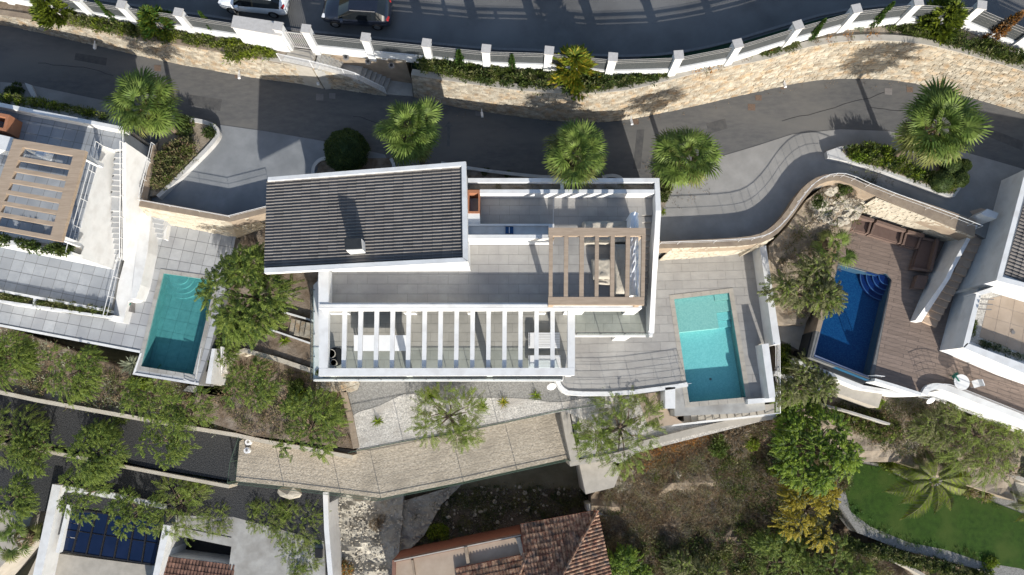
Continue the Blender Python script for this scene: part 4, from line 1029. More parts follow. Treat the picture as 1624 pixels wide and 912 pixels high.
# steps down south of pool
ps = thing('garden_steps', 'row of beige steps running down along the south side of the turquoise pool', 'stairs', P(1150, 660, -2))
stairs(ps, P(1212, 642, -.9), P(1214, 657, -.9), P(1084, 656, -2.3), P(1085, 671, -2.3), 11, -5, 'concrete_pale')
prism('landing', [(1212, 642), (1228, 640), (1228, 656), (1214, 657)], -.9, -5, 'concrete_pale', ps)
prism('steps_kerb', [(1084, 671), (1229, 656.5), (1229, 658.5), (1100, 672.5), (1050, 678), (1048, 676)], -1.9, -5, 'render_white', ps)
sheet('garden_patio', [(1010, 626), (1058, 620), (1058, 650), (1074, 664), (1084, 671), (1050, 676), (1028, 676)], -1.44, 'tile_tan', .2)
cop = [P(x, y, -1.95) for x, y in ((1012, 701), (1100, 679), (1165, 664), (1232, 654))]
tag(strip('garden_kerb', cop, offset(cop, .45), -8, 'concrete_pale'), 'long concrete kerb above the dry scrub slope right of the villa', 'kerb')
# satellite dish under terrace
def dish(x, y, z, label, r=.32):
    c = P(x, y, z); t = thing('satellite_dish', label, 'satellite dish', c); ax = Vector((.2, -.75, .65)).normalized()
    s = ax.orthogonal().normalized(); tt = ax.cross(s); V = [c]; Fc = []; n = 18
    for k in (1, 2, 3):
        for i in range(n):
            a = 2*math.pi*i/n; rr = r*k/3; V.append(c+ax*(.16*(k/3)**2)+s*math.cos(a)*rr+tt*math.sin(a)*rr)
    for i in range(n): Fc.append((0, 1+i, 1+(i+1) % n))
    for k in range(2):
        for i in range(n): Fc.append((1+k*n+i, 1+(k+1)*n+i, 1+(k+1)*n+(i+1) % n, 1+k*n+(i+1) % n))
    o = mesh_obj('reflector', V, Fc, 'white_metal', t, smooth=True); sm = o.modifiers.new('s', 'SOLIDIFY'); sm.thickness = .02
    bar('arm', c-ax*.02, c+ax*.4+Vector((0, 0, -.25)), .03, .03, 'white_metal', t); bar('mast', c-ax*.05, c+Vector((0, .15, -1.2)), .05, .05, 'white_metal', t)
dish(874, 611, .2, 'white satellite dish below the south corner of the centre villa')
dish(1474, 633, .4, 'white satellite dish below the south wall of the right house', .3)
# long stone walls and copings in lower gardens
def low_wall(label, pts, z, thick, zb, m, cat='low wall', stones=False):
    w = [P(a, b, z) for a, b in pts]; o = strip('garden_wall', w, offset(w, thick), zb, m); return tag(o, label, cat)
low_wall('thin pale coping along the bottom of the soil slope left of the brown terrace', [(0, 619), (60, 632), (200, 657), (300, 675), (375, 687), (420, 697), (560, 722)], -2.3, .28, -8, 'sandstone_pale')
low_wall('pale coping under the pepper trees between the two dark gravel terraces', [(-60, 690), (0, 701), (60, 711), (130, 724), (200, 738), (300, 757), (364, 769)], -4.0, .25, -8, 'sandstone_pale')
low_wall('diagonal brown stone coping through the garden left of the villa', [(375, 556), (388, 552), (440, 566), (500, 586)], -.2, .32, -6, 'sandstone_pale')
low_wall('short beige garden wall running down from the rounded stone landing', [(540, 622), (550, 660), (560, 712)], -1.3, -.42, -6, 'coping_brown')
low_wall('pale terrace wall beside the banana plants at the right end of the beige terrace', [(889, 650), (896, 690), (906, 735)], -2.0, -.6, -9, 'concrete_pale')
low_wall('pale kerb below the banana plants above the small concrete slab', [(903, 732), (960, 722), (1000, 712)], -2.1, .35, -9, 'concrete_pale')
low_wall('thin white wall along the right edge of the lower left house terrace', [(512, 781), (514, 840), (520, 912), (523, 980)], -5.2, -.36, -9, 'render_white')
low_wall('short pale garden wall in shade near the glass balustrade left of the villa', [(425, 520), (460, 532), (492, 543)], -.15, .12, -3, 'render_white')
low_wall('thin white edging across the garden just above the stone steps', [(420, 487), (455, 495), (499, 508)], -.1, .12, -3, 'render_white')
low_wall('curved grey kerb through the planting below the blue pool', [(1290, 639), (1305, 640), (1350, 652), (1412, 671)], -2.2, .14, -5, 'concrete_grey')
low_wall('pale stone kerb behind the lawn palms at the right edge', [(1430, 695), (1480, 712), (1530, 727), (1600, 748), (1680, 780)], -4.4, .3, -8, 'concrete_pale')
low_wall('winding pale kerb below the lawn beside the hedge', [(1372, 873), (1400, 880), (1440, 896), (1470, 912), (1500, 935)], -6.0, .22, -9, 'concrete_pale')
low_wall('white edging strip in the shrubs below the blue pool wall', [(1230, 588), (1260, 598), (1290, 610), (1318, 622)], -1.6, .3, -5, 'render_white')
# stone garden steps
gs = thing('stone_steps', 'four rough stone steps ending in a rounded flagstone landing below the villa corner', 'stairs', P(530, 610, -1.5))
rr2 = random.Random(5)
for k in range(4):
    x0 = 502+k*8; q = px([(x0, 597), (x0+8.5, 597), (x0+8, 619+k*1.2), (x0-1, 616+k*1.2)], -1.9+.16*k); mesh_obj('step', *prism_geo(q, -4), 'sandstone', gs)
land = [(534, 598), (565, 600), (570, 608), (566, 618), (555, 622), (540, 622), (532, 620)]
prism('landing_base', land, -1.32, -4, 'mortar', gs)
tiles(gs, land, -1.32, .3, .42, .36, 'sandstone', .05, brick=.4, name='flagstone', th=.02)
gs2 = thing('stone_steps', 'short flight of rough brown stone steps beside the left balustrade', 'stairs', P(475, 520, -.4))
for k in range(4):
    q = px([(462+k*8, 505+k*2), (470.5+k*8, 507+k*2), (466+k*8, 532+k*1.5), (458+k*8, 530+k*1.5)], -.3+.12*k); mesh_obj('step', *prism_geo(q, -2), 'sandstone', gs2)

# ================================================================== LEFT HOUSE
lh = thing('villa', 'white villa at the left edge with brown slatted pergola and long outside stairs', 'house', P(80, 330, LD))
UL = 6.2; ML = 1.6
prism('upper_storey', [(-160, 130), (14, 168), (196, 206), (198, 236), (181, 238), (163, 231), (116, 405), (-160, 350)], UL, -1, 'render_white', lh)
ut = thing('terrace_floor', 'large pale blue grey tiles of the upper terrace round the brown pergola at left', 'terrace', P(100, 300, UL))
UT = [(-60, 150), (14, 176), (192, 211), (196, 236), (181, 237), (163, 231), (118, 389), (-60, 350)]
prism('floor_bed', UT, UL+.004, UL-.004, 'grout_dark', ut)
tiles(ut, UT, UL, -.20, .82, .82, 'tile_blue_shaded', .03)
prism('parapet', [(-160, 130), (14, 165.5), (196, 201), (196, 207), (14, 172), (-160, 137)], UL+.75, UL, 'render_white', lh)
prism('planter_box', [(-120, 128), (0, 154), (182, 188), (196, 198), (196, 201), (14, 165.4), (-120, 140)], UL+.3, 2, 'concrete_pale', lh)
prism('hedge_parapet', [(-100, 363), (0, 385), (114, 405), (116, 400), (100, 396), (0, 378), (-100, 358)], UL+.5, UL-.5, 'render_white', lh)
prism('hedge_box', [(-100, 350), (0, 371), (60, 384), (118, 390), (116, 399), (0, 377.8), (-100, 358)], UL+.3, UL-.5, 'concrete_pale', lh)
rl = thing('terrace_railing', 'white railing on the tall wall above the left stairs', 'railing', P(140, 310, UL)); railing(rl, [P(163, 231, UL), P(139, 320, UL), P(116, 404, UL)], .75, 1, 1.6, r=.025)
# terracotta opening and annex top-left
V, Fc = prism_geo(px([(-40, 172), (15, 182), (9, 208), (-45, 196)], UL+1.2), UL, [px([(-36, 177), (9, 186), (5, 203), (-38, 194)], UL+1.2)]); mesh_obj('stair_shaft', V, Fc, 'terracotta_paint', lh)
prism('annex_roof', [(-60, 204), (2, 214), (20, 218), (16, 240), (-60, 226)], UL+1.3, UL, 'render_white', lh)
# brown pergola (rotated)
bp = thing('brown_pergola', 'wood coloured pergola with seven slats on the left villa terrace', 'pergola', P(60, 300, UL))
PZL = UL+2.4
A, B, C_, D = (22, 220), (136, 239), (97, 383), (-28, 360)
def lerp2(p, q, t): return (p[0]+(q[0]-p[0])*t, p[1]+(q[1]-p[1])*t)
def bl(u, v): return lerp2(lerp2(A, B, u), lerp2(D, C_, u), v)
prism('frame_beam', [bl(0, 0), bl(1, 0), bl(1, .075), bl(0, .075)], PZL, PZL-.25, 'wood_beige', bp)
prism('frame_beam', [bl(0, .955), bl(1, .955), bl(1, 1), bl(0, 1)], PZL, PZL-.25, 'wood_beige', bp)
prism('frame_beam', [bl(0, .0755), bl(.15, .0755), bl(.15, .9545), bl(0, .9545)], PZL, PZL-.25, 'wood_beige', bp)
prism('frame_beam', [bl(.85, .0755), bl(1, .0755), bl(1, .9545), bl(.85, .9545)], PZL, PZL-.25, 'wood_beige', bp)
for k in range(6):
    v = .075+.88*(k+1)/7; prism('slat', [bl(.1502, v-.022), bl(.8498, v-.022), bl(.8498, v+.022), bl(.1502, v+.022)], PZL-.01, PZL-.22, 'wood_beige', bp)
for (x, y) in (bl(.04, .03), bl(.95, .04), bl(.94, .96)):
    prism('post', [(x-3, y-3), (x+3, y-3), (x+3, y+3), (x-3, y+3)], PZL-.25, UL, 'white_metal', bp)
bar('brace', P(133, 252, PZL-.3), P(155, 263, UL+.5), .12, .12, 'white_metal', bp); bar('brace', P(99, 375, PZL-.3), P(120, 383, UL+.5), .12, .12, 'white_metal', bp)
cover_blob('deck_sofa', [(58, 233), (78, 238), (72, 250), (54, 245)], UL, .6, 'white_fabric', 'white seat seen between the first slats of the left brown pergola', 'seat', 8)
# long stairs to middle terrace
ls = thing('outside_stairs', 'long white and grey staircase running down beside the left villa wall', 'stairs', P(188, 330, ML))
stairs(ls, P(181, 240, UL), P(196, 240, UL), P(178, 312, 4.1), P(191, 313, 4.1), 8, -1, 'tile_blue')
prism('landing', [(178, 312), (191, 313), (190, 334), (176, 334)], 4.0, -1, 'tile_blue', ls)
stairs(ls, P(176, 334, 3.95), P(190, 334, 3.95), P(178, 412, ML+.1), P(190, 413, ML+.1), 9, -1, 'tile_blue')
wl = thing('stair_wall', 'white rendered wall and ramp between the long left stairs and the pool deck', 'wall', P(205, 350, LD))
strip('parapet_wall', [P(195, 226, UL+.5), P(195, 313, 4.6), P(195, 412, 2.1)], [P(199.5, 226, UL+.5), P(199.5, 313, 4.6), P(197.5, 412, 2.1)], -1, 'render_white', wl)
rmp = [(199.6, 216, 3.2), (228, 222, 3.1), (222, 330, 2.0), (220, 400, 1.5), (215, 476, 1.3), (203, 478, 1.25), (195, 512, 1.2), (172, 508, 1.2), (197.6, 412, 1.5), (199.6, 313, 2.6)]
mesh_obj('ramp', *prism_geo([P(*p) for p in rmp], -1), 'render_white', wl)
prism('lower_block', [(222, 328), (241, 333), (234, 400), (223, 452), (215, 474), (208, 473), (216, 400)], 1.7, -1, 'render_white', wl)
prism('planter_slot', [(226, 224), (242, 228), (240, 262), (229, 318), (221, 318)], 3.12, 0, 'render_white', wl)
rl = thing('stair_railing', 'white railing along the top of the long left stairs', 'railing', P(197, 320, ML)); railing(rl, [P(197.5, 228, UL+.5), P(197.5, 313, 4.6), P(196, 411, 2.1)], .5, 1, 1.8, r=.02)
rl = thing('terrace_railing', 'white railing at the end of the middle tiled terrace above the left pool deck', 'railing', P(185, 460, ML)); railing(rl, [P(197, 411, ML), P(174, 504, ML)], .8, 1, 1.5, r=.02)
s2 = thing('deck_steps', 'short grey steps from the white wall down to the left pool deck', 'stairs', P(250, 360, LD))
stairs(s2, P(241, 337, 2.0), P(259, 341, 2.0), P(240, 376, LD+.1), P(259, 379, LD+.1), 5, -1, 'tile_blue')
prism('side_wall', [(259.5, 338), (268, 345), (262, 379), (259.5, 379)], LD+.5, -1, 'render_white', s2)
# middle terrace
mt = thing('terrace_floor', 'middle tiled terrace below the white wall of the left villa', 'terrace', P(80, 450, ML))
MT = [(-60, 372), (0, 384), (114, 402), (178, 425), (178, 412), (192, 413), (175, 497), (0, 463), (-60, 452)]
prism('terrace_base', MT[:7]+[(172, 506), (0, 480), (-60, 470)], ML, -1, 'grout_dark', mt)
tiles(mt, MT, ML, -.20, .82, .82, 'tile_blue_shaded', .03)
for k, pp in enumerate(([(-60, 447), (0, 459), (172, 491), (171, 495), (0, 463), (-60, 451)], [(-60, 468), (0, 480), (177, 506), (180, 500), (172, 501), (0, 475.5), (-60, 464)])):
    prism('planter_edge', pp, ML+.35, -1, 'render_white', mt)
prism('planter_divider', [(53, 470), (57, 471), (56, 484), (52, 483)], ML+.33, ML, 'render_white', mt)
# left lower deck and pool
POOL2 = [(259.5, 433.5), (342, 445), (306.5, 594), (224, 581)]
DECK2 = [(-120, 420), (0, 440), (150, 440), (185, 420), (225, 345), (240, 340), (268, 354), (374, 376), (362, 440), (334, 560), (316, 610), (212, 593), (222, 558), (0, 516), (-120, 495)]
dl = thing('pool_deck', 'large square pale tiles round the teal pool at left', 'deck', P(250, 500, LD))
V, Fc = prism_geo(px(DECK2, LD-.004), -4, [px(POOL2, LD-.004)]); mesh_obj('deck_base', V, Fc, 'grout_dark', dl)
tiles(dl, [(-60, 450), (150, 460), (205, 400), (240, 345), (268, 354), (374, 376), (362, 440), (332, 556), (314, 608), (214, 591), (224, 557), (0, 513), (-60, 503)], LD-.004, -.18, .82, .82, 'tile_blue', .03, holes=[POOL2])
strip('deck_edge', [P(-60, 504, LD+.06), P(0, 514, LD+.06), P(222, 556, LD+.06)], [P(-60, 508, LD+.06), P(0, 518, LD+.06), P(222, 560, LD+.06)], -3, 'render_white', dl)
strip('deck_edge', [P(222, 560, LD+.06), P(210, 594, LD+.06), P(315, 611, LD+.06)], [P(225, 560, LD+.05), P(214, 591, LD+.05), P(315, 607, LD+.05)], -3, 'render_white', dl)
p2 = pool('teal swimming pool with curved corner steps at left', POOL2, LD, 1.0, 'pool_teal', None, water='water_teal')
Q2 = px(POOL2, LD)
tiles(p2, [(262, 440), (336, 450), (303, 588), (230, 577)], LD-.99, -.2, .85, .85, 'pool_teal', .018, name='pool_tile', th=.008)
for k, r_ in enumerate((1.9, 1.5, 1.1, .7)):
    c = Q2[0] if (Q2[0]-P(259.5, 433.5, LD)).length < .1 else P(259.5, 433.5, LD)
    c = P(284, 436.8, LD); e = (P(342, 445, LD)-P(259.5, 433.5, LD)).normalized(); f = Vector((e.y, -e.x, 0))
    zz = LD-.75+k*.17; pts = [c+e*(math.cos(a)*r_*.8)+f*(math.sin(a)*r_*.8+.02) for a in [math.pi*i/14 for i in range(15)]]
    mesh_obj('curved_step', *prism_geo([Vector((p.x, p.y, zz)) for p in pts], LD-.99), 'pool_teal', p2)
coping(p2, POOL2, LD+.01, .28, 'concrete_grey')
rl = thing('pool_railing', 'white barred railing at the lower right corner of the left pool', 'railing', P(325, 590, LD))
railing(rl, [P(327, 554, LD-.75), P(317, 609, LD-.75)], .8, 5, 1.3); railing(rl, [P(299, 602, LD-.5), P(317, 609, LD-.5)], .8, 5, 1.3)
rl = thing('pool_railing', 'short white barred railing beside the beige side steps of the left pool', 'railing', P(362, 560, -.5))
railing(rl, [P(360, 552, -.3), P(361, 592, -1.5)], 1.0, 5, 1.3)
ss = thing('side_steps', 'beige concrete steps beside the lower right corner of the left pool', 'stairs', P(345, 580, -1))
stairs(ss, P(340, 552, LD-.1), P(358, 552, LD-.1), P(333, 610, -1.9), P(352, 612, -1.9), 8, -4, 'concrete_pale')
prism('steps_wall', [(336, 553), (341, 553), (334, 609), (326, 608)], LD+.1, -3, 'render_white', ss)
prism('landing', [(298, 612), (356, 612), (368, 628), (362, 630), (290, 620)], -2.0, -4, 'concrete_grey', ss)
# towel box by the white wall
bx = tag(prism('storage_box', [(201, 474), (209, 475), (208, 495), (198, 493)], LD+.5, LD, 'dull_metal'), 'grey box with a red and green item in the niche of the left white wall', 'box')
tag(mesh_obj('toy', *cyl_geo(P(204, 482, LD+.5), .16, .12, 10), 'green_plastic'), 'small green item on the grey box in the white wall niche', 'toy')
# stone retaining wall of left driveway
t = thing('retaining_wall', 'pale stone retaining wall with brown coping between the left driveway and left pool deck', 'stone wall', P(300, 345, LD))
tp = [P(220, 327, LR+.95), P(300, 341, LR+.95), P(365, 352, LR+.95), P(425, 337, LR+.95)]
foot = resample([P(238, 347, LD), P(268, 356, LD), P(373, 376, LD), P(425, 357, LD)], 1.0)
def X_top(foot, tp):
    out = []; f0, f1 = foot[0], foot[-1]
    for i, p in enumerate(foot): out.append(along(tp, i/(len(foot)-1)))
    return out
topw = [Vector((p.x, nearest_top(p, tp).y, LR+.95)) for p in foot]; topw[0] = tp[0]
stone_wall(t, foot, topw, 'sandstone_pale', .30, (.3, .7), 200, seed=15)
cp = [P(220, 327, LR+1.0), P(365, 352, LR+1.0), P(428, 336, LR+1.0)]; co = [P(222, 316, LR+1.0), P(365, 342, LR+1.0), P(428, 326, LR+1.0)]
strip('coping', co, cp, LR-.3, 'coping_brown', t)
rl = thing('driveway_railing', 'low white railing on the brown coping of the left driveway', 'railing', P(365, 345, LR)); railing(rl, [P(223, 319, LR+1), P(365, 345, LR+1), P(428, 329, LR+1)], .4, 1, 2.2, r=.012, pr=.02, toprail=.025)
tp = thing('planter_wall', 'triangular planter with brown wall and white kerb between villa and left driveway', 'planter', P(290, 250, LR))
strip('brown_wall', [P(240, 232, LR+.5), P(221, 317, LR+.5)], [P(250, 226, LR+.5), P(234, 316, LR+.5)], LR-1, 'coping_brown', tp)
prism('planter_soil', [(250, 226), (262, 190), (290, 186), (336, 194), (346, 207), (340, 222), (254, 308), (236, 312)], LR+.35, LR-.5, 'soil_pale', tp)
kb = [P(x, y, LR+.45) for x, y in smooth_px([(270, 184), (290, 184), (336, 192), (350, 206), (345, 223), (300, 268), (252, 314)], 2)]
strip('white_kerb', kb, offset(kb, .28), LR, 'kerb_white', tp)
rl = thing('planter_railing', 'white railing on the brown wall beside the triangular planter', 'railing', P(238, 275, LR)); railing(rl, [P(246, 230, LR+.5), P(226, 316, LR+.5)], .5, 1, 1.5, r=.02)
# small round planter kerbs north of the villa
for i, (pp, lb) in enumerate((([(540, 252), (512, 252), (500, 262), (498, 275), (502, 285)], 'curved white kerb round the bed under the round dark bush'), ([(622, 250), (628, 262), (624, 272)], 'short white kerb stub beside the centre left palm'), ([(700, 256), (730, 262), (800, 272), (870, 279), (905, 277)], 'white kerb along the planting bed behind the villa roof'), ([(955, 278), (970, 275), (985, 278), (992, 288)], 'rounded white kerb at the end of the bed by the second centre palm'))):
    w_ = [P(x, y, LR+.2) for x, y in smooth_px(pp, 2)]; tag(strip('planter_kerb', w_, offset(w_, .22), LR, 'kerb_white'), lb, 'kerb')
prism('planting_bed', [(540, 252), (505, 256), (500, 290), (620, 290), (626, 262), (640, 250)], LR+.06, LR, 'soil', kind='structure')
prism('planting_bed', [(700, 258), (800, 274), (870, 281), (985, 279), (992, 300), (700, 300)], LR+.06, LR, 'soil', kind='structure')
prism('planting_bed', [(1045, 278), (1066, 290), (1060, 315), (1050, 335), (1044, 335)], LR+.1, LR, 'soil_pale', kind='structure')

# ================================================================== RIGHT DRIVEWAY WALL
t = thing('retaining_wall', 'pale stone wall with brown coping between the right driveway and the main pool deck', 'stone wall', P(1120, 400, 0))
DO = [(1045, 383), (1160, 378), (1201, 373), (1222, 362), (1244, 340), (1266, 305), (1288, 284), (1314, 275), (1340, 276), (1375, 292), (1500, 332), (1548, 350)]
DI = [(1045, 394), (1160, 391), (1203, 387), (1228, 376), (1252, 350), (1274, 318), (1294, 295), (1316, 286), (1338, 287), (1391, 312), (1490, 353), (1546, 376)]
a = [P(x, y, LR+.85) for x, y in smooth_px(DO, 1)]; b = [P(x, y, LR+.85) for x, y in smooth_px(DI, 1)]
strip('coping', a, b, LR-.5, 'coping_brown', t)
tp = [P(x, y, LR+.82) for x, y in smooth_px(DI[:4], 1)]
foot = resample([P(1045, 413, 0), P(1160, 404, 0), P(1200, 398, 0)], 1.0)
stone_wall(t, foot, [nearest_top(p, tp) for p in foot], 'sandstone_pale', .28, (.3, .7), 200, seed=17)
wb = [P(x, y, LR+.80) for x, y in smooth_px(DI[2:10], 1)]; strip('curved_wall', wb, offset(wb, -.2), -1, 'mortar', t)
rl = thing('driveway_railing', 'white rail following the curved brown coping of the right driveway', 'railing', P(1250, 340, LR))
mid_ = [(a[i]+b[i])/2 for i in range(len(a))]; railing(rl, mid_, .75, 1, 2.4, r=.014, pr=.02, toprail=.03)
t = thing('retaining_wall', 'pale stone wall behind the brown lounge set beside the blue pool', 'stone wall', P(1430, 350, RD))
foot = resample([P(1349, 338, RD), P(1410, 357, RD), P(1460, 371, RD), P(1500, 384, RD)], 1.0)
tp = [P(1389, 313, LR+.82), P(1490, 353, LR+.82), P(1545, 376, LR+.82)]
stone_wall(t, foot, X_top(foot, tp), 'sandstone_pale', .30, (.3, .7), 220, seed=19)
# driveway planter island
isl = thing('planter_island', 'long white edged planting island in the right driveway with palm and clipped balls', 'planter', P(1420, 270, LR))
IS = smooth_px([(1311, 240), (1330, 233), (1360, 228), (1420, 235), (1500, 250), (1534, 285), (1514, 312), (1505, 312), (1400, 272), (1345, 256), (1313, 250)], 0)
prism('kerb', IS, LR+.45, LR, 'kerb_white', isl)
prism('bed_soil', [(1334, 237), (1360, 231), (1420, 238), (1498, 253), (1529, 285), (1511, 307), (1400, 267), (1346, 251)], LR+.48, LR, 'soil_pale', isl)

# ================================================================== RIGHT HOUSE
rh = thing('villa', 'white villa at the right edge with tan terrace and brown ribbed roof', 'house', P(1600, 450, RD))
RZ = 5.4
prism('main_block', [(1627, 268), (1580, 445), (1600, 452), (1760, 500), (1800, 300)], RZ, -2, 'render_white', rh)
prism('roof_rim', [(1627, 268), (1580, 445), (1760, 490), (1760, 484), (1590, 439), (1634, 272)], RZ+.25, RZ+.002, 'render_white', rh)
def eave_deck(top):
    n = len(top); top = [Vector(p) for p in top]
    if area2(top) < 0: top = top[::-1]
    V = top+[p-Vector((0, 0, .16)) for p in top]
    return V, [tuple(range(n)), tuple(reversed(range(n, 2*n)))]+[(i, n+i, n+(i+1) % n, (i+1) % n) for i in range(n)]
def tile_roof(name, parent, o_, e_, u_, poly, w_, l_, m, z0=0, prof=.07, mats=None):
    """plane through world point o_, eave dir e_, up-slope dir u_, clipped to world xy polygon"""
    e_ = Vector(e_).normalized(); u_ = Vector(u_).normalized(); mb = MB()
    pts = [Vector(p) for p in poly]
    ee = Vector((e_.x, e_.y)); 
    def uv(p):
        A_ = np.array([[e_.x, u_.x], [e_.y, u_.y]]); s = np.linalg.solve(A_, [p.x-o_.x, p.y-o_.y]); return s
    U = [uv(p) for p in pts]; 
    i0, i1 = int(min(a[0] for a in U)/w_)-1, int(max(a[0] for a in U)/w_)+1
    j0, j1 = int(min(a[1] for a in U)/l_)-1, int(max(a[1] for a in U)/l_)+1
    def ins(x, y):
        c = False; j = len(pts)-1
        for i in range(len(pts)):
            if ((pts[i].y > y) != (pts[j].y > y)) and x < (pts[j].x-pts[i].x)*(y-pts[i].y)/(pts[j].y-pts[i].y)+pts[i].x: c = not c
            j = i
        return c
    nrm = e_.cross(u_); 
    if nrm.z < 0: nrm = -nrm
    rr = random.Random(3)
    for i in range(i0, i1):
        for j in range(j0, j1):
            c = o_+e_*((i+.5)*w_)+u_*((j+.5)*l_)
            if not ins(c.x, c.y): continue
            a0 = o_+e_*(i*w_)+u_*(j*l_); V = []
            for s, lf in ((0, .035), (1.05, 0)):
                for t_, h in ((0, 0), (.08, .0), (.25, .75), (.5, 1), (.75, .75), (.92, 0), (1, 0)):
                    V.append(a0+e_*(t_*w_)+u_*(s*l_)+nrm*(h*prof+lf+rr.uniform(0, .008)))
            Fc = [(k, k+1, 8+k, 7+k) for k in range(6)]+[(0, 1, 2, 3, 4, 5, 6)[::-1]]
            mb.add((V, Fc))
    o = mb.build(name, m, parent, 'stuff'); bm = bmesh.new(); bm.from_mesh(o.data); bmesh.ops.recalc_face_normals(bm, faces=bm.faces)
    bm.to_mesh(o.data); bm.free(); return o
pr_ = px([(1637, 276), (1592, 437), (1760, 482), (1790, 310)], RZ+.05)
e_ = (pr_[1]-pr_[0]); tile_roof('roof_tiles', rh, Vector((pr_[0].x, pr_[0].y, RZ+.02)), Vector((e_.x, e_.y, 0)), Vector((-e_.y, e_.x, 0)), pr_, .24, .42, 'roof_tile', prof=.08)
# lower block with tan terrace
T3 = 3.3
prism('lower_block', [(1549, 464), (1560, 430), (1600, 436), (1700, 470), (1760, 640), (1624, 592), (1527, 551)], T3, -2, 'render_white', rh)
prism('parapet', [(1549, 464), (1556, 466), (1538, 543), (1530, 551), (1527, 551)], 4.2, T3-.3, 'render_white', rh)
prism('parapet', [(1527, 551.2), (1534, 544), (1640, 583), (1760, 630), (1760, 642), (1624, 592)], 4.2, T3-.3, 'render_white', rh)
prism('parapet', [(1549, 463.8), (1583, 452), (1602, 448), (1624, 455), (1624, 463), (1600, 456), (1556, 468)], 4.4, T3-.3, 'render_white', rh)
tt = thing('terrace_floor', 'tan tiled roof terrace behind the white parapet at the right edge', 'terrace', P(1590, 510, T3))
TT = [(1568, 474), (1600, 466), (1700, 480), (1760, 600), (1640, 568), (1553, 535)]
prism('floor_bed', [(1556, 468), (1600, 456), (1700, 470), (1760, 620), (1640, 578), (1538, 541)], T3+.01, T3, 'gravel_white', tt)
tiles(tt, TT, T3+.01, -.3, .9, .9, 'tile_tan', .02)
for k in range(3): bar('spout', P(1556+k*-2, 474+k*8, 4.3), P(1576+k*-2, 475+k*8, 4.2), .07, .07, 'dull_metal', rh)
tag(mesh_obj('drain_cap', *cyl_geo(P(1606, 527, T3+.02), .13, .06, 12), 'dull_metal'), 'small dark round cap on the tan terrace floor at right', 'drain')
# brown stairs descending beside the right house
rs = thing('outside_stairs', 'brown tiled stairs descending along the white wall of the right villa', 'stairs', P(1500, 440, RD))
stairs(rs, P(1552, 349, LR), P(1573, 352, LR), P(1512, 432, 2.2), P(1530, 438, 2.2), 7, -1, 'step_brown')
stairs(rs, P(1512, 432, 2.2), P(1530, 438, 2.2), P(1462, 510, RD+.1), P(1483, 519, RD+.1), 8, -1, 'step_brown')
prism('landing', [(1538, 335), (1556, 330), (1577, 336), (1573, 352), (1550, 350)], LR+.04, -1, 'step_brown', rs)
sw2 = thing('stair_wall', 'white sloping wall on the pool side of the brown outside stairs', 'wall', P(1490, 440, RD))
strip('wall', [P(1545, 356, LR+.5), P(1507, 425, 3.2), P(1500, 440, 3.0), P(1452, 508, 1.5)], [P(1551, 357, LR+.5), P(1513, 427, 3.2), P(1507, 441, 3.0), P(1462, 510, 1.5)], -1, 'render_white', sw2)
prism('end_wall', [(1500, 352.2), (1543, 368), (1546, 360), (1541, 366)], LR+.2, -1, 'render_white', sw2) if False else None
lb = tag(prism('letterbox_pillar', [(1556, 338), (1566, 331), (1584, 338), (1580, 347), (1560, 342)], LR+1.4, LR, 'render_white'), 'short white slatted wall block at the head of the brown stairs', 'wall block')
# deck
POOL3 = [(1328, 418), (1393, 436), (1407, 433), (1415, 443), (1379, 603), (1287, 567)]
DECK3 = [(1347, 338), (1412, 357), (1500, 384), (1560, 400), (1640, 640), (1760, 720), (1660, 673), (1500, 617), (1462, 625), (1383, 603), (1284, 567), (1320, 418), (1322, 412)]
dr = thing('pool_deck', 'brown plank deck round the dark blue pool at right', 'deck', P(1440, 500, RD))
V, Fc = prism_geo(px(DECK3, RD-.004), -3, [px([(1330, 419), (1393, 436.2), (1406, 433.4), (1414, 443), (1379, 600), (1290, 566)], RD-.004)]); mesh_obj('deck_base', V, Fc, 'grout_dark', dr)
e3 = (P(1393, 436, RD)-P(1328, 418, RD)); a3 = math.atan2(e3.y, e3.x)
tiles(dr, [(1347, 339), (1412, 358), (1500, 385), (1560, 401), (1640, 640), (1660, 671), (1500, 614), (1462, 622), (1386, 600), (1414, 444), (1407, 434), (1393, 434), (1326, 415)], RD-.004, a3, 2.2, .28, 'planks', .018, name='plank', maxparts=280, brick=.37)
p3 = pool('dark blue tiled swimming pool with round corner steps and overflow edge', POOL3, RD, 1.05, 'pool_blue', None, water='water_blue')
cc = P(1411, 437, RD)
for k, r_ in enumerate((1.7, 1.35, 1.0, .65)):
    zz = RD-.8+k*.17; pts = [cc+Vector((math.cos(a)*r_, math.sin(a)*r_, 0)) for a in [math.radians(180-14+i*(102)/14) for i in range(15)]]+[cc]
    mesh_obj('curved_step', *prism_geo([Vector((p.x, p.y, zz)) for p in pts], RD-1.04), 'pool_navy', p3)
    pts = pts[:-1]; w1 = [Vector((p.x, p.y, zz+.02)) for p in pts]; w2 = [Vector((cc.x+(p.x-cc.x)*(r_-.07)/r_, cc.y+(p.y-cc.y)*(r_-.07)/r_, zz+.02)) for p in pts]
    strip('step_edge', w1, w2, zz-.02, 'pool_edge', p3)
mesh_obj('overflow_edge', *prism_geo(px([(1287, 566), (1379, 602), (1378, 597), (1291, 562)], RD-.06), -2), 'pool_edge', p3)
mesh_obj('catch_channel', *prism_geo(px([(1279, 574), (1370, 609), (1378, 603), (1286, 567)], RD-.6), -2), 'cap_dark', p3)
mesh_obj('overflow_edge', *prism_geo(px([(1296, 526), (1301, 527), (1291, 566), (1285, 566)], RD-.06), -2), 'pool_edge', p3)
mesh_obj('channel_side', *prism_geo(px([(1287, 527), (1296, 527), (1285, 567), (1277, 566)], RD-.5), -2), 'cap_dark', p3)
